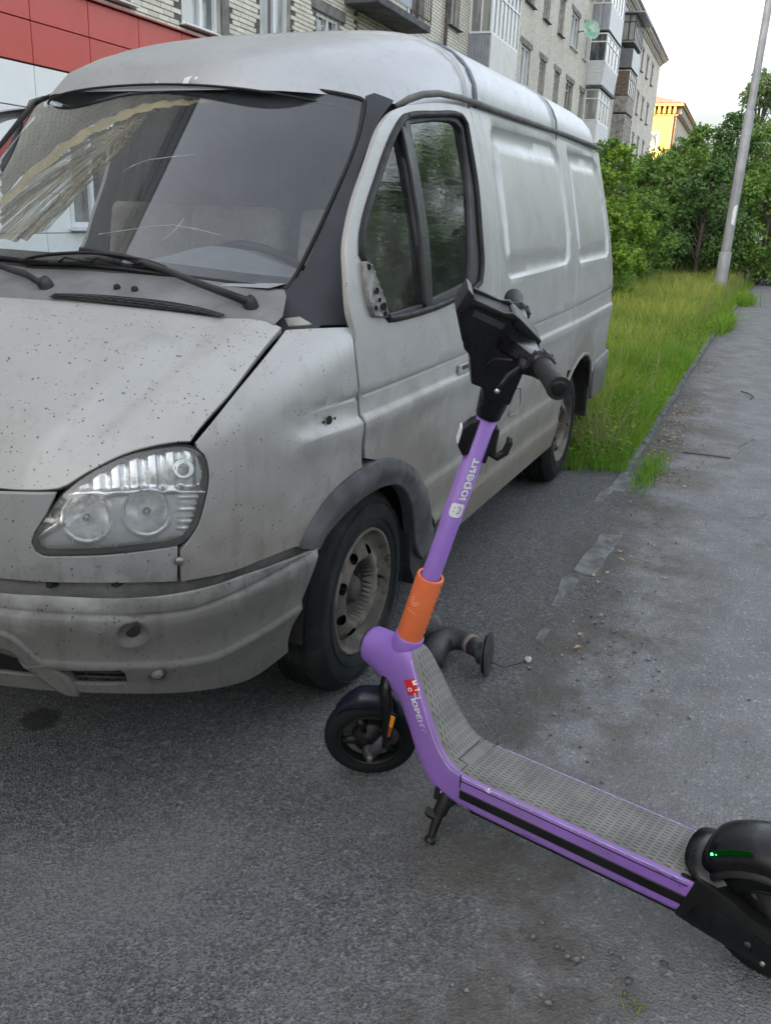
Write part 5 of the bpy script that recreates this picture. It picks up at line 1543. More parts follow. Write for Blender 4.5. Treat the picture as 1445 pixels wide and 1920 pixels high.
panel('nose_valance', mirror_outline(st_half), Cyl(.1), lambda P: F_nose(P) + .016, PAINT_BUMP, van, step=.04, su=.8, inset=0)
gb = MB()
for k in range(5):
    gb.box((1.065, 0, .735 + .024 * k), (.02, .70, .010))
gb.box((1.03, 0, .78), (.01, .74, .14))
gb.build('grille', BLACK, van)
for s in (1, -1):
    for (y_, z_) in ((.58, .657), (.70, .654)):
        x_ = 1.19 * (1 - (y_ / .99) ** 2.8) ** (1 / 2.8) - .1
        MB().box((x_ - .020, s * y_, z_), (.03, .016, .013)).build('bracket_hole', DARKIN, van)

# bumper
bt = w_('b_top'); bl = w_('b_low'); br = w_('b_right')
b_half = [(1.125, 0, .655), (1.10, .25, .655)] + bt[0:6] + [(.40, .98, .632)] + br[1:4] + [(.47, .92, .335)] + bl[1:] + [(1.11, .3, .415), (1.12, 0, .415)]
bc, bc2 = w_('b_crease'), w_('b_crease2')
th = lambda P: np.stack([np.arctan2(np.abs(P[:, 1]), P[:, 0] + .1) * 1.0, P[:, 2]], -1)
BC = th(np.array(bc)); BC2 = th(np.array(bc2))
hole_c = th(np.array(w_('b_hole')))[0]
def emb_bump(P):
    Q = th(P)
    d = np.zeros(len(P))
    o = np.argsort(BC[:, 0]); z1 = np.interp(Q[:, 0], BC[o, 0], BC[o, 1])
    o = np.argsort(BC2[:, 0]); z2 = np.interp(Q[:, 0], BC2[o, 0], BC2[o, 1])
    d -= .008 * np.exp(-((Q[:, 1] - z1) / .005) ** 2)
    d += .006 * sstep(z1 + .01, z1 - .01, Q[:, 1])
    d += .012 * sstep(z2 + .006, z2 - .004, Q[:, 1]) * sstep(z2 - .06, z2 - .006, Q[:, 1])
    r = np.hypot((Q[:, 0] - hole_c[0]) * 1.15, Q[:, 1] - hole_c[1])
    d -= .022 * sstep(.031, .024, r)
    d += .003 * np.exp(-((r - .033) / .004) ** 2)
    return d
def mir(pts): return [(x, -y, z) for x, y, z in reversed(pts)]
circ = [(hole_c[0] + .02 * math.cos(a), hole_c[1] + .023 * math.sin(a)) for a in np.linspace(0, 6.283, 14)[:-1]]
hole3 = [(math.cos(a) * 1.16 - .1, math.sin(a) * 1.16, z) for a, z in circ]
op = [(1.08, 0, .52), (1.08, .35, .52)] + w_('b_open')[:1] + w_('b_open')[1:4] + [(1.06, .42, .45), (1.08, 0, .45)]
op_full = [(1.1, -.3, .525), (1.1, 0, .53), (1.1, .3, .525)] + w_('b_open')[0:4] + [(1.06, .48, .45), (1.1, .3, .448), (1.1, 0, .447), (1.1, -.3, .448), (1.06, -.48, .45)] + mir(w_('b_open')[0:4])
bg_ = w_('b_grille'); fog = w_('b_fog')
rows_b = [(bc, False, (-.010, -.004, 0, .004, .010)), (bc2, False, (-.05, -.012, -.004, .002, .008)),
          ([(x, -y, z) for x, y, z in bc], False, (-.010, -.004, 0, .004, .010)), (hole3, True, (-.016, -.010, -.003, .004, .009))]
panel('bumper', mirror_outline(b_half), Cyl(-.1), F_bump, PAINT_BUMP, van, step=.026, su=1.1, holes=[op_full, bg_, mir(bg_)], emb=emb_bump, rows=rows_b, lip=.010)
panel('bumper_backing', mirror_outline([(1.0, 0, .60), (.9, .5, .60), (.75, .75, .58), (.72, .78, .36), (.9, .5, .40), (1.0, 0, .42)]), Cyl(-.1), lambda P: F_bump(P) + .055, DARKIN, van, step=.08, lip=0, su=1.1)
fr = w_('b_frame')
for s in (1, -1):
    V, Fc = panel_data(fr, Cyl(-.1), F_bump, step=.022, su=1.1, offset=.016, lip=.04, edge=.008, emb=lambda P: emb_bump(P) * 0)
    V = np.array(V) * np.array([1, s, 1])
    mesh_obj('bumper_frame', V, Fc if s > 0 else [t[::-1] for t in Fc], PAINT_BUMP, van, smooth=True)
    # slotted air intake
    G = np.array(bg_); a0, a1 = np.arctan2(G[:, 1], G[:, 0] + .1).min(), np.arctan2(G[:, 1], G[:, 0] + .1).max()
    gm = MB()
    for k in range(5):
        zz = .405 + .0135 * k
        gm.tube([(math.cos(a) * 1.245 - .1, s * math.sin(a) * 1.245, zz + (a1 - a) * .11) for a in np.linspace(a0 + .01, a1 - .005, 7)], .0038, 6)
    for f in (.33, .66):
        a = a0 + (a1 - a0) * f
        gm.tube([(math.cos(a) * 1.24 - .1, s * math.sin(a) * 1.24, .405), (math.cos(a) * 1.24 - .1, s * math.sin(a) * 1.24, .468)], .004, 6)
    gm.build('intake_grille', BLACK_DUSTY, van, smooth=True)
    V, Fc = panel_data(fog, Cyl(-.1), F_bump, step=.014, su=1.1, offset=.006, lip=.006, emb=lambda P: -.012 * sstep(.055, .03, np.hypot(th(P)[:, 0] - th(np.array(w_('b_foglamp')))[0, 0], th(P)[:, 1] - w_('b_foglamp')[0][2])))
    V = np.array(V) * np.array([1, s, 1])
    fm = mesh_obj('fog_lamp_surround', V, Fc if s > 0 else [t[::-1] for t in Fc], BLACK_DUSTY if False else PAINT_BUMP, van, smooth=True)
    fl = w_('b_foglamp')[0]
    dirv = Vector((.80, s * .6, -.05))
    M = frame((fl[0] + .010, s * (fl[1] + .006), fl[2]), dirv)
    MB().lathe([(.020, -.03), (.024, .002), (.021, .007), (.018, .003), (.017, -.004)], 20, M).build('fog_lamp_rim', BLACK_DUSTY, fm, smooth=True)
    MB().lathe([(.0175, -.002), (.0155, .004), (.010, .008), (.0001, .010)], 18, M).build('fog_lamp', COWLM, fm, smooth=True)
    # screw cap hole left by the lost tow cover
    hc = w_('b_hole')[0]
    M = frame((hc[0] - .014, s * (hc[1] - .011), hc[2]), Vector((.8, s * .62, 0)))
    MB().lathe([(.0001, .003), (.015, .003), (.019, .001), (.021, -.006)], 18, M).build('tow_socket', BLACK_DUSTY, van, smooth=True)
# tow bar stub in the opening
MB().tube([(1.0, .10, .485), (1.02, .5, .485), (1.0, .545, .49)], .018, 10).build('tow_bar', STEEL, van, smooth=True)

# headlights
hi = [tuple(a * .62 + b * .38 for a, b in zip(p, min(hl, key=lambda q: (Vector(q) - Vector(p)).length))) for p in w_('hl_in')]
LHL = Lin((.70, .60, .38))
HLn = np.array((.70, .60, .38)); HLn /= np.linalg.norm(HLn)
def hl_off(P): return F_low(P)
for s in (1, -1):
    def emit(name, data, mat, parent):
        V, Fc = data
        V = np.array(V) * np.array([1, s, 1])
        return mesh_obj(name, V, Fc if s > 0 else [t[::-1] for t in Fc], mat, parent, smooth=True)
    lampb = emit('headlight', panel_data(hl, LHL, F_low, step=.02, holes=[hi], inset=.001, offset=-.004, lip=.05, edge=.004), RUBBER, van)
    emit('lens', panel_data(hi, LHL, F_low, step=.016, inset=0, offset=.001, lip=.004, emb=lambda P: .006 * sstep(0, .04, dist_poly(LHL.to2(np.array(hi)), LHL.to2(P)))), G_LENS, lampb)
    H2 = LHL.to2(np.array(hi)); hz = H2[:, 1].max(), H2[:, 1].min()
    u0, u1 = H2[:, 0].min(), H2[:, 0].max(); v0, v1 = H2[:, 1].min(), H2[:, 1].max()
    # bowls sit side by side in the lower half; a ribbed indicator strip above
    bowls = []
    for (px, py) in ((.30, .37), (.64, .40)):
        bowls.append((u0 + (u1 - u0) * px, v0 + (v1 - v0) * py))
    R = .052
    def emb_ref(P):
        Q = LHL.to2(P); d = np.zeros(len(P))
        for (a, b) in bowls:
            r = np.hypot(Q[:, 0] - a, Q[:, 1] - b)
            d -= np.where(r < R, .050 * (1 - (r / R) ** 2), 0)
            d += .004 * np.exp(-((r - R) / .006) ** 2)
        fx, fy = (Q[:, 0] - u0) / (u1 - u0), (Q[:, 1] - v0) / (v1 - v0)
        up = sstep(.60, .64, fy)
        d += up * .012 * (sstep(.35, .75, np.abs(np.sin(fx * 9.5 * math.pi))) - .4)
        d += .016 * np.exp(-((fy - .60) / .022) ** 2)
        side = sstep(.80, .84, fx) * (1 - up)
        d += side * .010 * (np.abs(np.sin(fy * 16 * math.pi)))
        d += .02 * sstep(.07, .0, np.abs(fy - .2 - .9 * fx)) * (1 - up) * .4
        return d
    emit('reflector', panel_data(hi, LHL, F_low, step=.0065, inset=-.002, offset=-.026, lip=0, emb=emb_ref), CHROME, lampb)
    for (a, b) in bowls:
        o, n = LHL.rays(np.array([[a, b]]))
        c = march(F_low, o, n, .2, 1.6)[0]
        cc = Vector(c - HLn * .062); cc.y *= s
        nn = Vector(HLn); nn.y *= s
        bm = MB(); bm.tube([cc, cc + Vector(nn) * .030], .010, 12); bm.tube([cc + Vector(nn) * .030, cc + Vector(nn) * .040], [.010, .003], 12)
        bm.build('bulb', CHROME_D, lampb, smooth=True)
    a, b = u0 + (u1 - u0) * .865, v0 + (v1 - v0) * .80
    o, n = LHL.rays(np.array([[a, b]])); c = march(F_low, o, n, .2, 1.6)[0]
    cc = Vector(c - HLn * .024); cc.y *= s; nn = Vector(HLn); nn.y *= s
    MB().lathe([(.026, .0), (.024, .012), (.018, .004), (.012, .010), (.0001, .016)], 18, frame(cc, nn)).build('indicator_bulb', CHROME_D, lampb, smooth=True)
hs = [(.83, .80, .685)]
MB().lathe([(.0001, .004), (.008, .004), (.011, 0), (.012, -.004)], 12, frame((.80, .815, .70), (.75, .65, 0))).build('screw', STEEL, van, smooth=True)

# windscreen, seals, black pillar covers, cowl
ws = w_('ws')
ws_half = [(-.25, 0, 1.885)] + ws[0:12] + [(.365, 0, 1.33)]
LW = Lin((.74, 0, .67))
wso = mirror_outline(ws_half)
screen = panel('windscreen', wso, LW, F_ws, G_WS, van, step=.05, inset=0, lip=.006)
def tube_on(F, pts, off, r, name, mat, parent, n=8, closed=False, sx=1.0, step=.03, mirror=False):
    R3 = resample(pts, step) if closed else np.array(pts, float)
    g = grad(F, R3)
    R3 = R3 - F(R3)[:, None] * g * 1.0 + g * off
    if closed: R3 = np.concatenate([R3, R3[:1]])
    o = MB().tube(R3, r, n, cap=not closed, sx=sx).build(name, mat, parent, smooth=True)
    if mirror:
        MB().tube(R3 * np.array([1, -1, 1]), r, n, cap=not closed, sx=sx).build(name, mat, parent, smooth=True)
    return o
tube_on(F_ws, wso, .001, .007, 'windscreen_seal', RUBBER, van, closed=True, step=.012)
# ceramic border under the lower edge and a tinted band at the top
def in_ws(P): return dist_poly(LW.to2(np.array(resample(wso, .03))), LW.to2(P))
lo = [(.365, 0, 1.33), (.34, .26, 1.325), (.30, .44, 1.318), (.23, .62, 1.30), (.172, .735, 1.295), (.142, .735, 1.325), (.20, .62, 1.335), (.265, .44, 1.352), (.305, .26, 1.358), (.33, 0, 1.362)]
panel('screen_border', lo + mir(lo)[1:-1] if False else mirror_outline(lo[5:][::-1])[:0] + [p for p in lo[:5]] + lo[5:] + [(x, -y, z) for x, y, z in lo[5:9][::-1]] + [(x, -y, z) for x, y, z in lo[1:5][::-1]], LW, F_ws, BLACK_DUSTY, van, step=.05, inset=0, lip=0, offset=-.004)
le_ = lo[:5]
MB().tube([(x - .012, y, z - .016) for x, y, z in [(x, -y, z) for x, y, z in le_[:0:-1]] + le_], .016, 8).build('screen_ledge', BLACK_DUSTY, van, smooth=True)
pl_ = [p for p in w_('pillar')[:9]] + [(.20, .84, 1.17), (.27, .80, 1.16), (.33, .70, 1.19), (.25, .70, 1.26)] + [(.17, .735, 1.30)] + w_('pillar')[12:]
panel('pillar_cover', pl_, Lin((.55, .75, .36)), F_up, PILLAR, van, mirror=True, step=.02, inset=.001, offset=.006, lip=.03)
panel('peeled_paint', w_('peel'), Lin((.55, .75, .36)), F_up, simple('bare_filler', (.42, .42, .38), .8), van, step=.01, inset=0, offset=.0085, lip=.003)
MB().lathe([(.0001, .002), (.006, .002), (.006, -.004)], 10, frame((-.452, .755, 1.842), (.5, .8, .3))).build('pillar_hole', DARKIN, van)
# cowl tray
ys = np.linspace(-.83, .83, 43)
Vc = []
for y in ys:
    xa = -.03 * (abs(y) < .75) + float(np.interp(abs(y), [0, .26, .44, .62, .735, .78, .83], [.372, .342, .305, .235, .180, .235, .345])); za = float(np.interp(abs(y), [0, .26, .44, .62, .735, .80], [1.332, 1.326, 1.319, 1.302, 1.296, 1.28]))
    xb = .53 - .2 * y * y; zb = float(hood_z(xb, y)) - .03
    for k in range(7):
        t = k / 6
        x_ = xa + (xb - xa) * t
        zc_ = 1.250 - .035 * y * y + .42 * (.515 - .2 * y * y - x_)
        z_ = (za * (1 - t) + zb * t) * .0 + min(zc_, za) - (0 if k < 6 else .03)
        Vc.append((x_, y, z_))
Fc = [(i * 7 + k, i * 7 + k + 1, (i + 1) * 7 + k + 1, (i + 1) * 7 + k) for i in range(42) for k in range(6)]
cowl = mesh_obj('cowl_tray', Vc, [f[::-1] for f in Fc], COWLM, van, smooth=True)
vt = w_('vent')
vgr = panel('air_vent', vt, Lin((.38, 0, .92)), F_cowl, DARKIN, cowl, step=.03, inset=0, offset=.002, lip=0)
vm = MB()
vt2 = np.array(vt)
for k in range(17):
    y_ = .205 + k * .03
    xs_ = .515 - .2 * y_ * y_
    xa = float(np.interp(y_, [.19, .29, .39, .53, .64, .70], [.482, .462, .442, .422, .413, .416])); xb = float(np.interp(y_, [.19, .44, .70], [.502, .472, .424]))
    zz = lambda x: 1.250 - .035 * y_ * y_ + .42 * (xs_ - x) + .004
    vm.box(((xa + xb) / 2, y_, zz((xa + xb) / 2)), (abs(xb - xa), .003, .004))
for f in (.38, .72):
    pts = []
    for y_ in np.linspace(.20, .69, 12):
        xs_ = .515 - .2 * y_ * y_
        xa = float(np.interp(y_, [.19, .29, .39, .53, .64, .70], [.482, .462, .442, .422, .413, .416])); xb = float(np.interp(y_, [.19, .44, .70], [.502, .472, .424]))
        x_ = xa + (xb - xa) * f
        pts.append((x_, y_, 1.250 - .035 * y_ * y_ + .42 * (xs_ - x_) + .004))
    vm.tube(pts, .0022, 5)
vm.build('vent_bars', BLACK_DUSTY, cowl)
for b in w_('bolt'):
    MB().lathe([(.0001, .012), (.008, .010), (.010, 0)], 10, frame(b, (.3, 0, 1))).build('bolt', RUBBER, cowl, smooth=True)
# wipers
def wiper(pivot, arm, blade):
    w = MB()
    w.lathe([(.0001, .028), (.014, .026), (.019, .012), (.021, 0), (.024, -.012)], 14, frame(pivot, (.35, 0, 1)))
    P = [tuple(pivot[i] + (0, 0, .02)[i] for i in range(3))] + arm
    n = len(P)
    w.tube(P, [.013, .014, .013] + [.011 - .005 * i / n for i in range(n - 3)], 6, sx=.55, up=(.4, 0, 1))
    o = w.build('wiper', BLACK_DUSTY, van, smooth=True)
    if blade:
        a = MB(); Bp = np.array(blade)
        L = np.concatenate([[0], np.cumsum(np.linalg.norm(np.diff(Bp, axis=0), axis=1))]); q = np.linspace(0, L[-1], 15)
        Bp = np.stack([np.interp(q, L, Bp[:, k]) for k in range(3)], -1)
        g = grad(F_ws, Bp)
        Bp = Bp - F_ws(Bp)[:, None] * g
        a.tube(Bp + g * .008, .006, 6)
        a.build('wiper_rubber', RUBBER, o, smooth=True)
        f = MB()
        arch = np.sin(np.linspace(0, 1, 15) * math.pi) ** .7
        f.tube(Bp + g * (.014 + .018 * arch[:, None]) + np.array([-.10, 0, .11]) * (arch[:, None] * .11), .005, 6)
        for (i, j) in ((0, 3), (4, 7), (7, 10), (11, 14)):
            m = (i + j) // 2
            seg = [Bp[i] + g[i] * .012, Bp[m] + g[m] * (.014 + .018 * arch[m]), Bp[j] + g[j] * .012]
            f.tube(seg, .0035, 5)
        f.build('wiper_frame', BLACK, o, smooth=True)
    return o
pr, pl2 = w_('pivotR')[0], w_('pivotL')[0]
wiper(pr, w_('armR'), w_('bladeR'))
wiper(pl2, w_('armL') + [(.37, -.28, 1.34), (.345, -.45, 1.33)], [(.35, -.28, 1.345), (.31, -.45, 1.335), (.26, -.60, 1.32), (.21, -.70, 1.31)])

# door furniture
qg, mg = w_('glass_q'), w_('glass_m')
tube_on(F_side, win, .0, .011, 'window_rubber', RUBBER, door, closed=True, sx=1.3)
panel('window_frame', win, LS, F_side, BLACK_DUSTY, door, step=.04, holes=[qg, mg], inset=-.004, offset=-.006, lip=.02)
panel('quarter_glass', qg, LS, F_side, G_SIDE, door, step=.06, inset=-.006, offset=-.016, lip=0)
panel('door_glass', mg, LS, F_side, G_SIDE, door, step=.06, inset=-.006, offset=-.018, lip=0)
panel('window_divider', w_('divider'), LS, F_side, BLACK, door, step=.02, inset=0, offset=.006, lip=.02, edge=.006)
mp = w_('mirror_plate')
def emb_mp(P):
    Q = xz(P)
    d = .006 * np.exp(-(dist_poly(xzp('mirror_plate'), Q) / .006) ** 2)
    d += .005 * np.exp(-((np.sin((Q[:, 0] * 2 + Q[:, 1] * 1.2) * 55)) / .25) ** 2)
    return d
mpo = panel('mirror_base', mp, LS, F_side, simple('grey_cast_bracket', (.20, .195, .19), .6, .2, var=.4, scale=25), door, step=.008, inset=.003, offset=.010, lip=.02, emb=emb_mp)
for (x_, z_, r) in ((.115, 1.365, .008), (.085, 1.30, .009), (.075, 1.275, .006), (.05, 1.255, .011), (.105, 1.255, .007), (.045, 1.235, .007)):
    yy = float(ysz(np.array([x_]), np.array([z_]))[0]) * .998
    MB().lathe([(.0001, .0), (r, .0), (r * 1.1, .004)], 10, frame((x_, yy + .016, z_), (0, 1, .15))).build('bolt_hole', DARKIN, mpo)
hp = MB()
hp.box((-.66, 1.004, .985), (.12, .012, .036))
hp.build('door_handle', PAINT, door, bevel=.004)
MB().box((-.665, 1.012, .992), (.09, .008, .012)).build('handle_grip', BLACK_DUSTY, door, bevel=.002)
blk = w_('blink')
bo = MB()
for (p, r) in zip(blk, (.0120, .0042, .0042)):
    n_ = grad(F_low, np.array([p]))[0]
    bo.lathe([(.0001, .0), (r * .98, .0), (r, -.001), (r, -.002)], 18, frame(Vector(p) + Vector(n_) * .0025, n_))
bo.build('indicator_hole', DARKIN, van)
fp = w_('filler')
fx = [(x, y, z) for x, y, z in fp]
tube_on(F_side, fx, .002, .004, 'filler_flap', PAINT, van, n=6, closed=True)

# arches, flaps, wheel wells
tr = arch_o + [(-.50, .96, .33), (-.43, .95, .30)] + [(-.36, .96, .38)] + arch_i[::-1]
tr = arch_o + [(-.52, .955, .33), (-.46, .945, .30), (-.375, .955, .36)] + arch_i[::-1]
ao2 = np.array([(p[0], p[2]) for p in tr])
panel('arch_trim', tr, LS, F_side, simple('scuffed_black_trim', (.060, .062, .066), .7, var=.5, scale=7, bump=.3, bscale=120), van, mirror=True, step=.016, inset=.002, offset=.012, lip=.045, edge=.006,
      emb=lambda P: .012 * sstep(0, .05, dist_poly(np.array([(p[0], p[2]) for p in arch_i]), xz(P), False)) - .012 * sstep(.03, .0, dist_poly(np.array([(p[0], p[2]) for p in arch_o]), xz(P), False)))
MB().prism([(-.33, .44), (-.40, .43), (-.47, .22), (-.41, .21), (-.35, .30)], .78, .955, 'y').build('mud_flap', BLACK_DUSTY, van)
MB().prism([(-3.30, .62), (-3.34, .62), (-3.36, .30), (-3.32, .30)], .74, .955, 'y').build('mud_flap', BLACK_DUSTY, van)
ra = np.array(arch_r)
tube_on(F_side, arch_r[:10], .0, .012, 'arch_lip', PAINT, van, mirror=True)
for (cx, rad) in ((0.02, .40), (-2.84, .44)):
    for s in (1, -1):
        V = []
        n = 20
        for i in range(n + 1):
            a = math.pi * i / n
            for y in (.945, .55):
                V.append((cx + rad * 1.02 * math.cos(a), s * y, .34 + rad * math.sin(a)))
        F = [(2 * i, 2 * i + 1, 2 * i + 3, 2 * i + 2) for i in range(n)] + [tuple([2 * i + 1 for i in range(n + 1)])]
        MB().add(V, F).build('wheel_well', DARKIN, van)
# floor pan between and around the wells
m = MB()
for (x0, x1, yy) in ((.62, .43, .80), (.43, -.40, .54), (-.40, -2.38, .90), (-2.38, -3.30, .54), (-3.30, -3.70, .88)):
    m.box(((x0 + x1) / 2, 0, .34), (abs(x0 - x1) + .002, 2 * yy, .03))
m.box((.86, 0, .47), (.3, 1.2, .02))
m.build('floor_pan', DARKIN, van)
MB().box((-1.7, .80, .36), (1.2, .06, .08)).box((-1.7, -.80, .36), (1.2, .06, .08)).build('chassis_rail', DARKIN, van)

# rear bumper end
rb = [(-3.36, .97, .655), (-3.74, .95, .685), (-3.82, .92, .685), (-3.80, .92, .44), (-3.70, .94, .40), (-3.40, .97, .40), (-3.365, .97, .50)]
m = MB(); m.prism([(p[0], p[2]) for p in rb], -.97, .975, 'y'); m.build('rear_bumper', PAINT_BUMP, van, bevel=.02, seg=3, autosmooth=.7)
MB().prism([(-3.40, .664), (-3.76, .692), (-3.80, .70), (-3.80, .690), (-3.42, .660)], .86, .968, 'y').build('bumper_cap', BLACK, van)

# roof, gutter, straps
def roof_mesh():
    nE, nA = 16, 22
    els = np.linspace(0, 1, nE + 1) ** 1.0 * (math.pi / 2)
    V, F, idx = [], [], {}
    def hit(O, d):
        ts = np.linspace(0, 1.6, 260)
        P = np.array(O)[None] + ts[:, None] * np.array(d)[None]
        v = F_roof(P)
        i = int(np.argmax(v > 0))
        a, b = ts[i - 1], ts[i]
        for _ in range(24):
            mm = (a + b) / 2
            if F_roof((np.array(O) + mm * np.array(d))[None])[0] < 0: a = mm
            else: b = mm
        return np.array(O) + a * np.array(d)
    cols = []
    # left flank from rear to front, round the nose, right flank back; each column climbs from gutter to crest
    xs_ = list(np.linspace(-3.70, -3.3, 14)) + list(np.linspace(-3.2, ROOF_X0, 20))
    def column(O, dh, top):
        c = []
        for e in els:
            w_ = math.sin(e) ** 1.5
            d = np.array([dh[0] * math.cos(e), dh[1] * math.cos(e), math.sin(e) * .8])
            d /= np.linalg.norm(d)
            o_ = np.array(O)
            c.append(hit(o_, d))
        return c
    for x in xs_: cols.append(column((x, 0, 1.86), (0, 1), 0))
    for a in np.linspace(90, -90, 2 * nA + 1)[1:-1]:
        r = math.radians(a); cols.append(column((ROOF_X0, 0, 1.86), (math.cos(r), math.sin(r)), 0))
    for x in reversed(xs_): cols.append(column((x, 0, 1.86), (0, -1), 0))
    n = nE + 1
    V = [p for c in cols for p in c]
    for i in range(len(cols) - 1):
        for k in range(nE):
            F.append((i * n + k, (i + 1) * n + k, (i + 1) * n + k + 1, i * n + k + 1))
    # tail
    return V, F
V, Fq = roof_mesh()
o = mesh_obj('roof', V, Fq, PAINT_ROOF, van, smooth=True)
bm = bmesh.new(); bm.from_mesh(o.data); bmesh.ops.remove_doubles(bm, verts=bm.verts, dist=.002); bmesh.ops.recalc_face_normals(bm, faces=bm.faces)
for f in bm.faces: f.smooth = True
bm.to_mesh(o.data); bm.free()
roof = o
MB().box((-3.68, 0, 1.97), (.02, 1.2, .12)).build('tail_cap', PAINT_ROOF, van)
def roof_strip(x, wdt, name, mat, off=.004, lean=0.0):
    V, F = [], []
    n = 44
    for i in range(n + 1):
        e = math.pi * i / n
        for dx in (-wdt / 2, -wdt / 2 + .006, wdt / 2 - .006, wdt / 2):
            d = np.array([0, math.cos(e), math.sin(e) * .8]); d /= np.linalg.norm(d)
            O = np.array([x + dx + lean * math.sin(e), 0, 1.86])
            P = march(F_roof, O[None], d[None], .05, 1.2)[0]
            g = grad(F_roof, P[None])[0]
            P = P + g * (off if abs(dx) < wdt / 2 - .001 else -.004)
            V.append(P)
    for i in range(n):
        for k in range(3):
            F.append((i * 4 + k, i * 4 + k + 1, i * 4 + k + 5, i * 4 + k + 4))
    return mesh_obj(name, V, F, mat, roof, smooth=True)
STRAP = simple('roof_seam_sealer', (.09, .10, .12), .5, var=.2)
roof_strip(-1.16, .045, 'roof_seam', STRAP)
roof_strip(-1.07, .016, 'roof_rib', PAINT_ROOF, .010)
roof_strip(-2.45, .035, 'roof_seam', STRAP)
roof_strip(-2.38, .014, 'roof_rib', PAINT_ROOF, .008)
gp = [(-.455, .775, 1.835), (-.50, .80, 1.862), (-.58, .815, 1.885), (-.72, .815, 1.905), (-.94, .812, 1.918), (-1.15, .81, 1.922), (-1.67, .81, 1.926), (-2.5, .805, 1.938), (-3.2, .80, 1.944), (-3.70, .79, 1.944)]
for s in (1, -1):
    MB().tube([(x, s * (y + .006), z) for x, y, z in gp], [.010, .012] + [.0115] * 8, 8).build('gutter', simple('gutter_grime', (.13, .13, .122), .8, var=.3) if s == 1 else MATS['gutter_grime'], van, smooth=True)
# dark seal along the front edge of the roof, over the screen
fs = []
for y_ in np.linspace(-.69, .69, 41):
    z_ = float(roof_zg(np.array([-.4]), np.array([y_]))[0])
    P_ = march(F_roof, np.array([[-1.2, y_, z_ - .004]]), np.array([[1., 0, 0]]), .0, 1.4, 200)[0]
    fs.append((P_[0] + .002, P_[1], P_[2] - .004))
MB().tube(fs, .0042, 8).build('roof_front_seal', RUBBER, van, smooth=True)
# white scratches on the roof brow
sb = MB()
for (px, l_) in (((.02, .30), .06),):
    pass

# cabin
dsh = MB()
V, F = [], []
yy = np.linspace(-.735, .735, 33)
prof = [(.36, 1.30), (.20, 1.312), (.02, 1.322), (-.10, 1.305), (-.15, 1.23), (-.14, .85)]
for y in yy:
    hump = .075 * math.exp(-((y - .40) / .20) ** 2)
    for k, (x, z) in enumerate(prof):
        V.append((x - .19 * y * y * (1 if k < 2 else .3), y, z + hump * (0, .15, .9, 1., .6, 0)[k]))
for i in range(32):
    for k in range(5):
        F.append((i * 6 + k, (i + 1) * 6 + k, (i + 1) * 6 + k + 1, i * 6 + k + 1))
mesh_obj('dashboard', V, F, DASH, van, smooth=True)
sw = MB(); Ms = frame((-.25, .42, 1.275), (-.62, 0, .78))
sw.lathe([(.19 + .014 * math.cos(a), .014 * math.sin(a)) for a in np.linspace(0, 2 * math.pi, 9)[:-1]], 36, Ms, close=True)
for a in (0, 2.2, -2.2):
    sw.tube([Ms @ Vector((0, 0, -.03)), Ms @ Vector((.19 * math.cos(a), .19 * math.sin(a), 0))], .012, 6)
sw.lathe([(.0001, .0), (.05, -.005), (.06, -.03), (.05, -.06)], 16, Ms)
sw.build('steering_wheel', BLACK, van, smooth=True)
for (y0, wd) in ((.43, .50), (-.13, .44), (-.56, .44)):
    b = MB()
    b.box((-.62, y0, .92), (.50, wd, .16))
    b.box((-.90, y0, 1.20), (.14, wd, .62), Matrix.Rotation(-.16, 3, 'Y'))
    b.build('seat', SEAT, van, bevel=.05, seg=3, autosmooth=1.0)
MB().prism([(-.90, .45), (.90, .45), (.93, .95), (.90, 1.25), (.80, 1.60), (.735, 1.86), (.60, 1.98), (-.60, 1.98), (-.735, 1.86), (-.80, 1.60), (-.90, 1.25), (-.93, .95)], -1.17, -1.15, 'x').build('bulkhead', CABIN, van)
MB().box((-.45, 0, .55), (1.3, 1.7, .02)).box((.18, 0, .85), (.02, 1.7, .6)).build('cabin_floor', CABIN, van)
MB().tube([(-.30, .0, 1.80), (-.28, .0, 1.74)], .01, 6).build('mirror_stalk', BLACK, van)

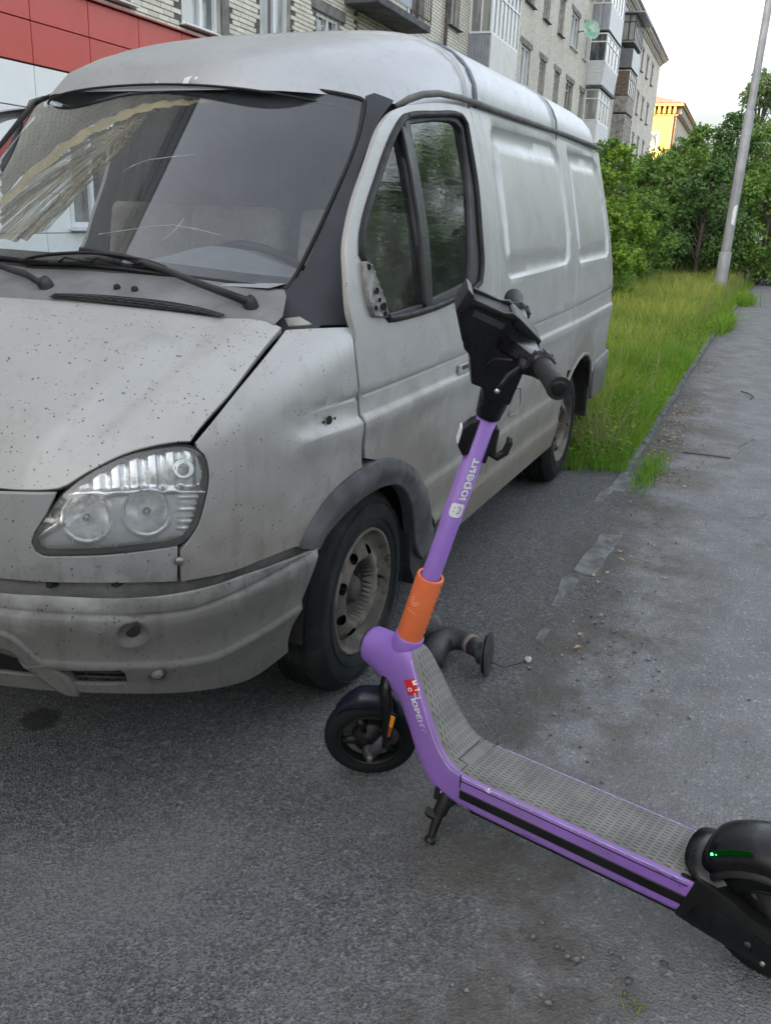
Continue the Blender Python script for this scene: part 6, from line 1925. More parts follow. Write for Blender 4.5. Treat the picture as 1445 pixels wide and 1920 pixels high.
# olive curtain with a gold hem drawn across the top and left of the screen
cu_ = panel('fringe_curtain', w_('curt_dark'), LW, lambda P: F_ws(P) + .045, CURTAIN, van, step=.05, inset=0, lip=0, emb=lambda P: .008 * np.sin(P[:, 1] * 70))
panel('curtain_hem', w_('curt_gold'), LW, lambda P: F_ws(P) + .042, GOLD, cu_, step=.03, inset=0, lip=0, emb=lambda P: .004 * np.sin(P[:, 1] * 90))
GP = np.array(w_('gather')[0])
def drape_mat():
    t = NT('sheer_gold_curtain')
    v = t.n('ShaderNodeVectorMath', operation='SUBTRACT', ins={0: t.obj(), 1: tuple(GP)}).outputs[0]
    a = t.n('ShaderNodeVectorMath', operation='DOT_PRODUCT', ins={0: v, 1: tuple(LW.e1)}).outputs['Value']
    b = t.n('ShaderNodeVectorMath', operation='DOT_PRODUCT', ins={0: v, 1: tuple(LW.e2)}).outputs['Value']
    an = t.math('ARCTAN2', b, a)
    d = t.n('ShaderNodeVectorMath', operation='LENGTH', ins={0: v}).outputs['Value']
    q = t.n('ShaderNodeCombineXYZ', ins={0: t.math('MULTIPLY', an, 26.0), 1: t.math('MULTIPLY', d, 2.2), 2: 0.0}).outputs[0]
    n = t.noise(1.0, 4, .6, vec=q, dist=.5)
    n2 = t.noise(2.3, 3, .6, vec=q)
    c = t.mix(t.ramp(n, .42, .60), (.085, .065, .035), (.66, .50, .26))
    c = t.mix(t.ramp(n2, .56, .70), c, (.86, .80, .66))
    df = t.n('ShaderNodeBsdfDiffuse', ins={'Color': c}); tl = t.n('ShaderNodeBsdfTranslucent', ins={'Color': c}); tr = t.n('ShaderNodeBsdfTransparent')
    m = t.n('ShaderNodeMixShader', ins={0: .45, 1: df.outputs[0], 2: tl.outputs[0]})
    m2 = t.n('ShaderNodeMixShader', ins={0: t.math('MULTIPLY', t.ramp(n2, .38, .52, .75, .1), t.ramp(d, .05, .35, .5, 1.0)), 1: m.outputs[0], 2: tr.outputs[0]})
    t.t.links.new(m2.outputs[0], t.out.inputs[0])
    return t.m
def pleat(P):
    v = P - GP
    a = np.arctan2(v @ LW.e2, v @ LW.e1)
    return .010 * np.sin(a * 52 + 3 * np.sin(a * 17)) * sstep(0, .15, np.linalg.norm(v, axis=1))
panel('curtain_drape', w_('drape'), LW, lambda P: F_ws(P) + .062, drape_mat(), cu_, step=.010, inset=0, lip=0, emb=pleat)
# cracks in the screen, white flakes in the paint
for q_ in (w_('crack0'), w_('crack1'), w_('crack2')):
    MB().tube(q_, .0007, 5).build('crack', simple('crack_line', (.55, .57, .6), .5), screen, smooth=True)
FLAKE = simple('bare_white_flake', (.72, .72, .72), .7)
panel('paint_chip', w_('hood_chip'), LH, F_low, FLAKE, van, step=.02, inset=0, lip=0, offset=.0025)
for q_ in (w_('roof_chip'), w_('roof_chip2'), w_('roof_chip3')):
    panel('paint_chip', q_, Lin((.8, 0, .6)), F_roof, FLAKE, van, step=.02, inset=0, lip=0, offset=.003)

# wheels
def make_wheel(x, y, side, dusty):
    c = Vector((x, y - .09, .338))
    ax = Vector((0, 1 if y > 0 else -1, 0))
    M = frame(c, ax, (1, 0, 0))
    # local z out of the wheel face; tyre section 185 wide
    hw = .094
    R = .338
    prof = [(.200, hw - .022), (.212, hw - .006), (.232, hw), (.262, hw + .004), (.290, hw), (.312, hw - .010), (.326, hw - .022), (.333, hw - .032)]
    tread = []
    xs_ = np.linspace(hw - .034, -hw + .034, 19)
    for i, z in enumerate(xs_):
        g = .007 if i in (4, 9, 14) else 0
        tread.append((R - g - .004 * (z / hw) ** 2, z))
    full = prof + tread + [(r, -h) for r, h in reversed(prof)]
    n = 96
    w = MB().lathe(full, n, M)
    ty = w.build('tyre', TYRE, None, smooth=True)
    return c, M, ty
def wheel(x, y):
    c, M, ty = make_wheel(x, y, 1, True)
    ty.name = 'wheel'
    ty.parent = van; ty.location = (1.38, 0, 0)
    S = 1
    # shoulder cuts
    m = MB()
    for k in range(60):
        a = 2 * math.pi * k / 60
        rot = Matrix.Rotation(a, 3, 'Z')
        for sgn in (1, -1):
            p = [rot @ Vector(v) for v in ((.3385, -.0014, sgn * .050), (.3385, .0014, sgn * .050), (.327, .0014, sgn * .076), (.327, -.0014, sgn * .076))]
            m.add([M @ q for q in p], [(0, 1, 2, 3)])
    m.build('tread_cut', DARKIN, ty, kind='stuff')
    # side wall rings and raised lettering blocks
    rg = MB()
    for rr in (.246, .298):
        rg.lathe([(rr - .002, .094 + .0035), (rr, .100 + .0005), (rr + .002, .094 + .0035)], 72, M)
    rg.build('sidewall_ring', TYRE, ty, smooth=True)
    # pressed steel rim: lip, well, disc with round holes, hub
    rim = MB().lathe([(.214, .080), (.210, .092), (.203, .094), (.199, .086), (.194, .070), (.188, .060), (.182, .053), (.175, .048), (.171, .046)], 56, M).build('rim', RIM, ty, smooth=True)
    # disc: polar panel with eight holes
    hol = []
    pts, fcs = [], []
    for k in range(8):
        a = 2 * math.pi * (k + .5) / 8
        hol.append([(.138 * math.cos(a) + (.016 * math.cos(t)) * math.cos(a) - .020 * math.sin(t) * math.sin(a), .138 * math.sin(a) + .016 * math.cos(t) * math.sin(a) + .020 * math.sin(t) * math.cos(a)) for t in np.linspace(0, 2 * math.pi, 13)[:-1]])
    ring = lambda r, n=48: [(r * math.cos(t), r * math.sin(t)) for t in np.linspace(0, 2 * math.pi, n + 1)[:-1]]
    P2 = ring(.172) + [p for h in hol for p in h] + ring(.160) + ring(.118, 40) + ring(.105, 40) + ring(.092, 36) + ring(.080, 30) + ring(.04, 14)
    ed = [(i, (i + 1) % 48) for i in range(48)]
    b = 48
    for h in hol:
        ed += [(b + i, b + (i + 1) % len(h)) for i in range(len(h))]; b += len(h)
    v, _, f, *_ = delaunay_2d_cdt([Vector(p) for p in P2], ed, [], 0, 1e-6)
    v = np.array([tuple(p) for p in v]); f = np.array([t for t in f if len(t) == 3]); cen = v[f].mean(1)
    keep = np.hypot(cen[:, 0], cen[:, 1]) < .173
    for h in hol: keep &= ~inside(np.array(h), cen)
    r = np.hypot(v[:, 0], v[:, 1])
    h_ = np.interp(r, [0, .04, .08, .092, .105, .118, .135, .150, .160, .172], [.012, .012, .014, .038, .076, .084, .081, .070, .056, .046])
    rimd = MB().add([M @ Vector((a, b_, c_)) for (a, b_), c_ in zip(v, h_)], [tuple(t) for t in f[keep & (np.hypot(cen[:, 0], cen[:, 1]) > .097)]]).build('rim_disc', RIM, ty, smooth=True)
    MB().add([M @ Vector((a, b_, c_)) for (a, b_), c_ in zip(v, h_)], [tuple(t) for t in f[keep & (np.hypot(cen[:, 0], cen[:, 1]) <= .097)]]).build('hub_recess', HUBM, ty, smooth=True)
    MB().lathe([(.17, -.012), (.0001, -.014)], 24, M).build('brake_drum', DARKIN, ty)
    hub = MB()
    hub.lathe([(.060, .010), (.056, .032), (.046, .042), (.040, .058), (.028, .066), (.0001, .067)], 28, M)
    for k in range(6):
        a = 2 * math.pi * k / 6 + .2
        hub.lathe([(.011, .010), (.011, .036), (.006, .040), (.0001, .041)], 6, M @ Matrix.Translation((.077 * math.cos(a), .077 * math.sin(a), 0)))
    hub.build('hub', HUBM, ty, autosmooth=.7)
    MB().tube([M @ Vector((-.185, .02, .055)), M @ Vector((-.178, .02, .085))], .005, 6).build('valve', RUBBER, ty, smooth=True)
    return ty
for (x, y) in ((0, .935), (-2.76, .935)):
    t = wheel(x, y)
    for src in [t]:
        c = src.copy(); COL.objects.link(c); c.rotation_euler = (0, 0, math.pi); c.location = (1.38 + 2 * x, 0, 0); c.parent = van
        for ch in list(src.children):
            k = ch.copy(); COL.objects.link(k); k.parent = c
MB().tube([(0, -.85, .338), (0, .85, .338)], .03, 10).tube([(-2.76, -.85, .338), (-2.76, .85, .338)], .05, 10).build('axle', DARKIN, van, smooth=True)
# ------------------------------------------------------------------ the rental scooter; local frame: x forward, y left, z up, origin under the rear wheel
SR = Vector((.684, 2.223, 0))
sc = empty('electric_scooter', SR, 'purple rental electric scooter with orange stem sleeve, on its kickstand before the van', 'scooter')
sc.rotation_euler = (math.radians(-1.0), 0, math.atan2(-.9754, -.2205))
A0 = Vector((.955, 0, .476))
AX = Vector((-.289, 0, .957)).normalized()
ST = math.radians(37)
_x0 = (Vector((1, 0, 0)) - AX * AX.x).normalized()
FW = _x0 * math.cos(ST) + Vector((0, 1, 0)) * math.sin(ST)
LF = -_x0 * math.sin(ST) + Vector((0, 1, 0)) * math.cos(ST)
def S(a, l, h): return A0 + FW * a + LF * l + AX * h            # steering frame: forward, left, up the stem
MS = Matrix(((FW.x, LF.x, AX.x, A0.x), (FW.y, LF.y, AX.y, A0.y), (FW.z, LF.z, AX.z, A0.z), (0, 0, 0, 1)))
def steer(mb):
    mb.V = [tuple(MS @ Vector(v)) for v in mb.V]
    return mb

# frame: neck and deck in one skin
ST_ = [((1.076, .456), (1.083, .376), .040, 2.1), ((1.068, .464), (1.080, .366), .0475, 2.1), ((1.02, .464), (1.045, .348), .0485, 2.2), ((.965, .468), (.995, .318), .051, 2.4), ((.918, .450), (.950, .280), .053, 2.6),
       ((.886, .410), (.922, .232), .056, 2.8), ((.850, .350), (.897, .185), .061, 3.0), ((.816, .294), (.868, .142), .067, 3.4), ((.786, .248), (.834, .119), .075, 4.2), ((.752, .219), (.790, .111), .083, 5.2), ((.712, .2085), (.735, .110), .0895, 6.5),
       ((.66, .207), (.66, .110), .0905, 7.5), ((.40, .207), (.40, .110), .0905, 7.5), ((.13, .207), (.13, .110), .0905, 7.5)]
def st_interp(t):
    i = min(int(t), len(ST_) - 2); f = t - i
    def cr(g):
        p = [g(ST_[max(0, min(len(ST_) - 1, k))]) for k in (i - 1, i, i + 1, i + 2)]
        if i >= 9: return p[1] + (p[2] - p[1]) * f
        return .5 * (2 * p[1] + (p[2] - p[0]) * f + (2 * p[0] - 5 * p[1] + 4 * p[2] - p[3]) * f * f + (3 * p[1] - p[0] - 3 * p[2] + p[3]) * f ** 3)
    return ((cr(lambda s: s[0][0]), cr(lambda s: s[0][1])), (cr(lambda s: s[1][0]), cr(lambda s: s[1][1])), cr(lambda s: s[2]), cr(lambda s: s[3]))
def sec_pt(t, a):
    (ux, uz), (lx, lz), w, e = st_interp(t)
    c, s = math.cos(a), math.sin(a)
    y = w * math.copysign(abs(c) ** (2 / e), c); v = math.copysign(abs(s) ** (2 / e), s)
    f = (v + 1) / 2
    return Vector((lx + (ux - lx) * f, y, lz + (uz - lz) * f))
ts = list(np.linspace(0, 1, 3)[:-1]) + list(np.linspace(1, 10, 60)) + [11, 11.5, 12, 12.5, 13]
n = 64
V = [sec_pt(t, 2 * math.pi * j / n) for t in ts for j in range(n)]
F = [(i * n + j, i * n + (j + 1) % n, (i + 1) * n + (j + 1) % n, (i + 1) * n + j) for i in range(len(ts) - 1) for j in range(n)]
F += [tuple(range(n))[::-1], tuple((len(ts) - 1) * n + j for j in range(n))]
frm = MB().add(V, F).build('frame', PURPLE, sc, autosmooth=.8)
from mathutils.bvhtree import BVHTree
BV = BVHTree.FromPolygons(V, F)
def on_side(x, z, off=.0008):
    h = BV.ray_cast(Vector((x, .3, z)), Vector((0, -1, 0)))
    if h[0] is None: return Vector((x, .05, z))
    nrm = h[1] if h[1].y > 0 else -h[1]
    return h[0] + nrm * off
# headlight in the nose of the neck tube
MB().lathe([(.034, 0), (.034, .004), (.030, .010), (.0001, .013)], 24, frame((1.080, 0, .416), (.99, 0, .08))).build('headlight', G_LENS, frm, smooth=True)
MB().lathe([(.038, -.004), (.041, .004), (.034, .006)], 28, frame((1.081, 0, .416), (.99, 0, .08))).build('headlight_ring', BLACK, frm, smooth=True)
# the collar that takes the stem
steer(MB().lathe([(.046, -.066), (.0445, -.05), (.040, -.025), (.0385, .004), (.036, .008), (.0001, .008)], 36)).build('stem_collar', PURPLE, sc, smooth=True)
steer(MB().lathe([(.0235, 0), (.0235, .66), (.0001, .66)], 72)).build('stem', PURPLE, sc, smooth=True)
slv = steer(MB().lathe([(.0345, .006), (.0350, .010), (.0350, .192), (.0338, .196), (.0275, .196), (.0265, .190), (.0265, .15)], 40)).build('stem_sleeve', ORANGE, sc, smooth=False, autosmooth=.6)
def wrap(V, r, ang0=0.0):
    """flat (u along the stem, v across) onto the stem's skin, facing left"""
    return [S(r * math.sin(v / r + ang0), r * math.cos(v / r + ang0), u) for u, v in V]
def ring_patch(name, u0, u1, v0, v1, r, mat, parent, ang=0, rnd=0.0):
    P = []
    if rnd:
        for cx, cy, a0 in ((u1 - rnd, v1 - rnd, 0), (u0 + rnd, v1 - rnd, 90), (u0 + rnd, v0 + rnd, 180), (u1 - rnd, v0 + rnd, 270)):
            for k in range(5):
                a = math.radians(a0 + 22.5 * k); P.append((cx + rnd * math.cos(a), cy + rnd * math.sin(a)))
    else: P = [(u0, v0), (u1, v0), (u1, v1), (u0, v1)]
    P = [(a[0] + (b[0] - a[0]) * f / 6, a[1] + (b[1] - a[1]) * f / 6) for a, b in zip(P, P[1:] + P[:1]) for f in range(6 if math.dist(a, b) > .006 else 1)]
    c = ((u0 + u1) / 2, (v0 + v1) / 2)
    m = len(P)
    rings = [[(c[0] + (p[0] - c[0]) * f, c[1] + (p[1] - c[1]) * f) for p in P] for f in (.25, .5, .75, 1)]
    VV = [c] + [p for rr_ in rings for p in rr_]
    FF = [(0, 1 + i, 1 + (i + 1) % m) for i in range(m)]
    for k in range(3):
        for i in range(m):
            FF.append((1 + k * m + i, 1 + (k + 1) * m + i, 1 + (k + 1) * m + (i + 1) % m, 1 + k * m + (i + 1) % m))
    return MB().add(wrap(VV, r, ang), FF).build(name, mat, parent)
def text_mesh(body, size, shear=0, bold=0.0):
    cu = bpy.data.curves.new('txt', 'FONT'); cu.body = body; cu.size = size; cu.offset = bold; cu.resolution_u = 4
    o = bpy.data.objects.new('txt', cu); COL.objects.link(o)
    dg = bpy.context.evaluated_depsgraph_get(); dg.update()
    me = bpy.data.meshes.new_from_object(o.evaluated_get(dg))
    bm = bmesh.new(); bm.from_mesh(me)
    zs_ = [v.co.y for v in bm.verts]; xs2 = [v.co.x for v in bm.verts]
    for lo_, hi_, ax_ in ((min(zs_), max(zs_), (0, 1, 0)), (min(xs2), max(xs2), (1, 0, 0))):
        k_ = lo_ + .002
        while k_ < hi_:
            bmesh.ops.bisect_plane(bm, geom=bm.verts[:] + bm.edges[:] + bm.faces[:], plane_co=(k_ * ax_[0], k_ * ax_[1], 0), plane_no=ax_, dist=1e-6)
            k_ += .0025 if ax_[1] else .006
    bmesh.ops.triangulate(bm, faces=bm.faces[:])
    bm.to_mesh(me); bm.free()
    VV = [tuple(v.co) for v in me.vertices]; FF = [tuple(p.vertices) for p in me.polygons]
    bpy.data.objects.remove(o); bpy.data.meshes.remove(me); bpy.data.curves.remove(cu)
    return np.array(VV), FF
stem_o = [c for c in sc.children if c.name.startswith('stem') and 'collar' not in c.name and 'sleeve' not in c.name][0]
TV, TF = text_mesh('юрент', .0275, bold=.0008)
TV[:, 0] *= .112 / (TV[:, 0].max() - TV[:, 0].min()); TV[:, 0] += .432 - TV[:, 0].min()
MB().add(wrap([(u, v - .0130) for u, v, _ in TV], .0243), TF).build('lettering', WHITEP, stem_o)
lg = ring_patch('logo_tile', .383, .421, -.0175, .0155, .0240, WHITEP, stem_o, rnd=.009)
pm = simple('purple_print', (.17, .07, .36), .5)
mk = MB()
for (u0, u1, v0, v1) in ((.4070, .4095, .0045, .0070), (.3965, .3990, .0045, .0070)):
    mk.add(wrap([(u0, v0), (u1, v0), (u1, v1), (u0, v1)], .0247), [(0, 1, 2, 3)])
sm = [(.4125, -.001), (.4115, -.006), (.4095, -.0085), (.4035, -.0090), (.3975, -.0085), (.3955, -.006), (.3945, -.001)]
for a, b in zip(sm[:-1], sm[1:]):
    d_ = Vector((b[0] - a[0], b[1] - a[1])); nn = Vector((-d_.y, d_.x)).normalized() * .0010
    mk.add(wrap([(a[0] + nn.x, a[1] + nn.y), (b[0] + nn.x, b[1] + nn.y), (b[0] - nn.x, b[1] - nn.y), (a[0] - nn.x, a[1] - nn.y)], .0247), [(0, 1, 2, 3)])
mk.build('logo_smile', pm, lg)
# worn print and scuffs on the sleeve
sp_ = MB()
for r_ in (.013, .007):
    A = np.linspace(.3, 5.2, 18)
    for a, b in zip(A[:-1], A[1:]):
        sp_.add(wrap([(.128 + r_ * math.cos(a), r_ * math.sin(a)), (.128 + r_ * math.cos(b), r_ * math.sin(b)), (.128 + (r_ - .0016) * math.cos(b), (r_ - .0016) * math.sin(b)), (.128 + (r_ - .0016) * math.cos(a), (r_ - .0016) * math.sin(a))], .0353, .72), [(0, 1, 2, 3)])
for k in range(7):
    u = .092 + .0022 * (k % 3); v = -.012 + .0042 * k
    sp_.add(wrap([(u, v), (u + .0045, v), (u + .0045, v + .0016), (u, v + .0016)], .0353, .72), [(0, 1, 2, 3)])
sp_.build('worn_print', simple('pale_orange_print', (.80, .48, .30), .5), slv)
nk = MB(); rr_ = random.Random(5)
for u in (.180, .162, .146, .128, .118, .098, .077, .060, .048, .030):
    w__ = rr_.uniform(.0025, .007); h__ = rr_.uniform(.0015, .005)
    P = [(u + h__ * math.cos(a) * rr_.uniform(.6, 1.2), w__ * math.sin(a) * rr_.uniform(.6, 1.2)) for a in np.linspace(0, 6.283, 8)[:-1]]
    nk.add(wrap(P, .0353, -1.02 + rr_.uniform(-.05, .08)), [tuple(range(7))])
nk.build('black_scuff', BLACK, slv)

# head unit: black cone, tall mount, phone cradle
steer(MB().lathe([(.0275, .640), (.0290, .645), (.036, .70), (.040, .735), (.0001, .74)], 32)).build('head_cone', GLOSSB, sc, smooth=True)
hu = MB()
body = [(.128, .888), (.140, .858), (.104, .786), (.088, .776), (.066, .716), (.040, .714), (.030, .690), (-.030, .690), (-.034, .765), (-.036, .818), (-.052, .826), (-.040, .846), (.016, .872), (.110, .882)]
hu.prism([(a, h) for a, h in body], -.040, .040, 'y')
steer(hu).build('head_unit', GLOSSB, sc, bevel=.006, seg=2, autosmooth=.7)
cr_ = MB()
cr_.prism([(.146, .862), (.134, .912), (.119, .902), (.117, .888), (.124, .862)], -.046, .046, 'y')
cr_.prism([(.112, .800), (.146, .862), (.132, .874), (.098, .800)], -.038, .038, 'y')
steer(cr_).build('cradle_front', BLACK, sc, bevel=.004, seg=2, autosmooth=.7)
rl = MB()
for s in (1, -1):
    rl.prism([(.118, .884), (.020, .874), (.018, .884), (.030, .890), (.050, .886), (.112, .896)], s * .046 - .006, s * .046 + .006, 'y')
rl.prism([(.022, .862), (-.042, .838), (-.046, .848), (.020, .886), (.030, .884)], -.046, .046, 'y')
steer(rl).build('phone_cradle', BLACK, sc, bevel=.003, seg=2, autosmooth=.7)
steer(MB().box((.070, 0, .882), (.085, .078, .004), Matrix.Rotation(-.09, 3, 'Y'))).build('cradle_pad', RUBBER, sc)
steer(MB().box((.074, .040, .861), (.07, .004, .014), Matrix.Rotation(-.17, 3, 'Y'))).build('cradle_clip', BLACK_DUSTY, sc)
# handlebar
hb = MB()
hb.tube([S(-.018, -.30, .832), S(-.012, -.12, .836), S(-.012, .12, .836), S(-.028, .21, .842), S(-.040, .30, .846)], .0125, 14)
hb.build('handlebar', BLACK, sc, smooth=True)
wg = MB()
for s in (1, -1):
    P = [(.040, .846), (-.030, .848), (-.036, .838), (.026, .800), (.044, .812)]
    Q = [(-.006, .854), (-.034, .852), (-.038, .840), (-.016, .824), (-.006, .828)]
    m = MB()
    VV = [(a, s * .040, h) for a, h in P] + [(a, s * .175, h) for a, h in Q]
    m.add(VV, [(0, 1, 2, 3, 4), (9, 8, 7, 6, 5)] + [(i, (i + 1) % 5, 5 + (i + 1) % 5, 5 + i) for i in range(5)])
    steer(m).build('bar_wing', GLOSSB, sc, bevel=.004, seg=2, autosmooth=.7)
for s in (1, -1):
    y0, y1, dz = (.205, .312, .846) if s > 0 else (-.195, -.305, .832)
    gp_ = MB()
    pts = []; rad = []
    for k in range(12):
        f = k / 11; y = y0 + (y1 - y0) * f
        pts.append(S(-.026 - .016 * f * (1 if s > 0 else 0), y, dz + .002 * f)); rad.append(.0185 + .0022 * (math.sin(f * 9) * .5 + .5) * .5 + (.0015 if f > .9 else 0) + .002 * f)
    gp_.tube(pts, rad, 20)
    g_ = gp_.build('grip', GRIP, sc, smooth=False, autosmooth=.9)
    e = pts[-1]; ed = (pts[-1] - pts[-2]).normalized()
    MB().lathe([(.0001, .003), (.010, .003), (.014, .001), (.0165, -.001)], 18, frame(e, ed)).build('grip_cap', BLACK, g_, smooth=True)
    bl_ = MB()
    c0 = S(-.024, y0 - s * .016, dz - .001)
    bl_.lathe([(.014, -.016), (.024, -.012), (.029, .000), (.027, .010), (.022, .015), (.014, .017)], 24, frame(c0, ed))
    for k in range(10):
        a = 6.283 * k / 10
        M_ = frame(c0, ed)
        bl_.tube([M_ @ Vector((.0285 * math.cos(a), .0285 * math.sin(a), -.006)), M_ @ Vector((.0275 * math.cos(a), .0275 * math.sin(a), .008))], .002, 5)
    bl_.build('bell' if s > 0 else 'throttle', GLOSSB, sc, smooth=True)
lv = MB()
lv.box(tuple(S(-.004, .16, .826)), (.03, .05, .022), MS.to_3x3())
lv.tube([S(-.004, .165, .828), S(.016, .185, .818), (S(.030, .195, .808)), S(.037, .203, .794), S(.042, .208, .780)], [.0065, .006, .005, .0042, .004], 10)
lvr = lv.build('brake_lever', BLACK, sc, smooth=True)
MB().lathe([(.0001, .0055), (.004, .004), (.0058, 0), (.004, -.004), (.0001, -.0055)], 12, frame(S(.043, .209, .777), (0, 0, 1))).build('lever_ball', CHROME_D, lvr, smooth=True)
MB().tube([S(.020, .14, .822), S(.045, .09, .80), S(.05, .04, .76), S(.03, .03, .70)], .0032, 6).build('brake_cable', RUBBER, sc, smooth=True)
# lamp box in front of the stem, bag hook behind it
steer(MB().prism([(.016, .634), (.034, .620), (.047, .600), (.046, .560), (.028, .538), (.016, .548)], -.020, .020, 'y')).build('lamp_box', GLOSSB, sc, bevel=.004, seg=2, autosmooth=.7)
steer(MB().box((.0485, 0, .584), (.004, .030, .038), Matrix.Rotation(.05, 3, 'Y'))).build('lamp_strip', WHITEP, sc)
steer(MB().tube([(-.018, 0, .628), (-.030, 0, .612), (-.032, 0, .580), (-.036, 0, .556), (-.052, 0, .550), (-.066, 0, .566), (-.068, 0, .590), (-.064, 0, .604)], [.005, .008, .010, .012, .0105, .0095, .0085, .0065], 12)).build('bag_hook', BLACK, sc, smooth=True)
steer(MB().box((-.024, 0, .575), (.014, .022, .09))).build('hook_plate', BLACK, sc, bevel=.003)

# fork, front wheel, mudguard
fk = MB()
for s in (1, -1):
    fk.tube([(.024, s * .022, -.125), (.022, s * .040, -.158), (.006, s * .057, -.195), (-.010, s * .063, -.240), (-.020, s * .066, -.285), (-.018, s * .068, -.320)], [.020, .022, .020, .018, .017, .015], 14, sx=.75)
fk.lathe([(.0001, -.10), (.034, -.105), (.036, -.14), (.030, -.165), (.0001, -.17)], 24)
steer(fk).build('fork', GLOSSB, sc, smooth=True)
WC = (.009, 0, -.360)
for s in (1, -1):
    sa = MB()
    sa.tube([(-.020, s * .066, -.300), (-.010, s * .070, -.325), (.002, s * .072, -.345), (.008, s * .072, -.362)], [.018, .019, .017, .014], 12, sx=.6)
    sa.lathe([(.0001, .018), (.010, .018), (.012, .010), (.019, .006), (.020, -.012)], 14, frame((WC[0], s * .068, WC[2]), (0, s, 0)))
    steer(sa).build('swing_arm', STEEL if False else BLACK_DUSTY, sc, smooth=True)
    rf = MB(); rf.prism([(-.022, -.196), (-.004, -.190), (.001, -.200), (-.010, -.274), (-.018, -.280), (-.028, -.272)], s * .078, s * .086, 'y')
    r1 = steer(rf).build('reflector_frame', BLACK, sc, bevel=.003)
    ra_ = MB(); ra_.prism([(-.019, -.201), (-.006, -.196), (-.011, -.236), (-.022, -.238)], s * .084, s * .0885, 'y')
    steer(ra_).build('reflector', AMBER, r1, bevel=.002)
    rb2 = MB(); rb2.prism([(-.022, -.239), (-.011, -.237), (-.016, -.272), (-.024, -.270)], s * .084, s * .0885, 'y')
    steer(rb2).build('reflector', AMBER_D, r1, bevel=.002)
def wheel_parts(M, R, hw, name, parent):
    prof = [(R * .66, hw * .62), (R * .70, hw * .9), (R * .80, hw), (R * .90, hw * .92), (R * .97, hw * .66), (R * .995, hw * .3), (R, 0)]
    full = prof + [(r, -h) for r, h in reversed(prof[:-1])]
    w_ob = MB().lathe(full, 64, M).build(name, TYRE2, parent, smooth=True)
    tr_ = MB()
    for k in range(40):
        a = 2 * math.pi * k / 40
        for s in (1, -1):
            rot = Matrix.Rotation(a + (.06 if s > 0 else 0), 3, 'Z')
            p = [rot @ Vector(v) for v in ((R * 1.001, 0, s * hw * .15), (R * .999, .004, s * hw * .15), (R * .955, .016, s * hw * .80), (R * .957, .012, s * hw * .80))]
            tr_.add([M @ q for q in p], [(0, 1, 2, 3)])
    tr_.build('tread_cut', DARKIN, w_ob, kind='stuff')
    rim = MB()
    rim.lathe([(R * .69, hw * .85), (R * .66, hw * .95), (R * .63, hw * .7), (R * .60, hw * .2), (R * .60, -hw * .2), (R * .63, -hw * .7), (R * .66, -hw * .95), (R * .69, -hw * .85)], 48, M)
    for k in range(5):
        a = 2 * math.pi * k / 5 + .35
        ca, sa_ = math.cos(a), math.sin(a)
        rim.tube([M @ Vector((R * .25 * ca, R * .25 * sa_, hw * .35)), M @ Vector((R * .62 * ca, R * .62 * sa_, hw * .5))], [.016, .011], 8, sx=.7)
    rim.build('rim', BLACK, w_ob, smooth=True)
    MB().lathe([(R * .60, -hw * .1), (R * .40, -hw * .3), (.0001, -hw * .3)], 40, M).build('brake_disc', STEEL if name == 'front_wheel' else BLACK, w_ob)
    MB().lathe([(.0001, hw * .95), (R * .16, hw * .95), (R * .20, hw * .75), (R * (.36 if name == 'front_wheel' else .58), hw * .6), (R * (.40 if name == 'front_wheel' else .63), hw * .3), (R * .40, -hw * .7), (R * .2, -hw), (.0001, -hw)], 32, M).build('hub_motor', BLACK, w_ob, smooth=True)
    return w_ob
Mw = MS @ frame(WC, (0, 1, 0), (1, 0, 0))
wheel_parts(Mw, .129, .030, 'front_wheel', sc)
# arms, nut
steer(MB().lathe([(.0001, .022), (.007, .022), (.0085, .016), (.0085, .004), (.015, .002)], 8, frame((WC[0], .074, WC[2]), (0, 1, 0)))).build('axle_nut', STEEL, sc, autosmooth=.6)
def guard(M, R, a0, a1, hw, hgt, name, mat, parent, n=28, e=2.4, taper0=.55, taper1=.55, tmin=.25, fr=.16):
    """shell over a wheel: arched section swept round the hub, closed at the ends"""
    V, F = [], []
    m = 15
    for i in range(n + 1):
        f = i / n
        a = math.radians(a0 + (a1 - a0) * f)
        k = min(1, (f / fr) ** taper0 if f < fr else 1, ((1 - f) / .16) ** taper1 if f > .84 else 1)
        k = max(k, tmin)
        for j in range(m):
            t_ = math.pi * j / (m - 1)
            c, s = math.cos(t_), math.sin(t_)
            y = hw * (.55 + .45 * k) * math.copysign(abs(c) ** (2 / e), c)
            r = R + hgt * k * abs(s) ** (2 / e)
            V.append(M @ Vector((r * math.cos(a), r * math.sin(a), y)))
    for i in range(n):
        for j in range(m - 1):
            F.append((i * m + j, i * m + j + 1, (i + 1) * m + j + 1, (i + 1) * m + j))
    F += [tuple(range(m)), tuple(n * m + j for j in range(m))[::-1]]
    return MB().add(V, F).build(name, mat, parent, smooth=True)
Mg = MS @ Matrix.Translation(WC) @ Matrix(((1, 0, 0, 0), (0, 0, -1, 0), (0, 1, 0, 0), (0, 0, 0, 1)))
guard(Mg, .133, 30, 112, .036, .034, 'front_mudguard', NAVYB, sc, taper0=1.0, tmin=.08, fr=.42)

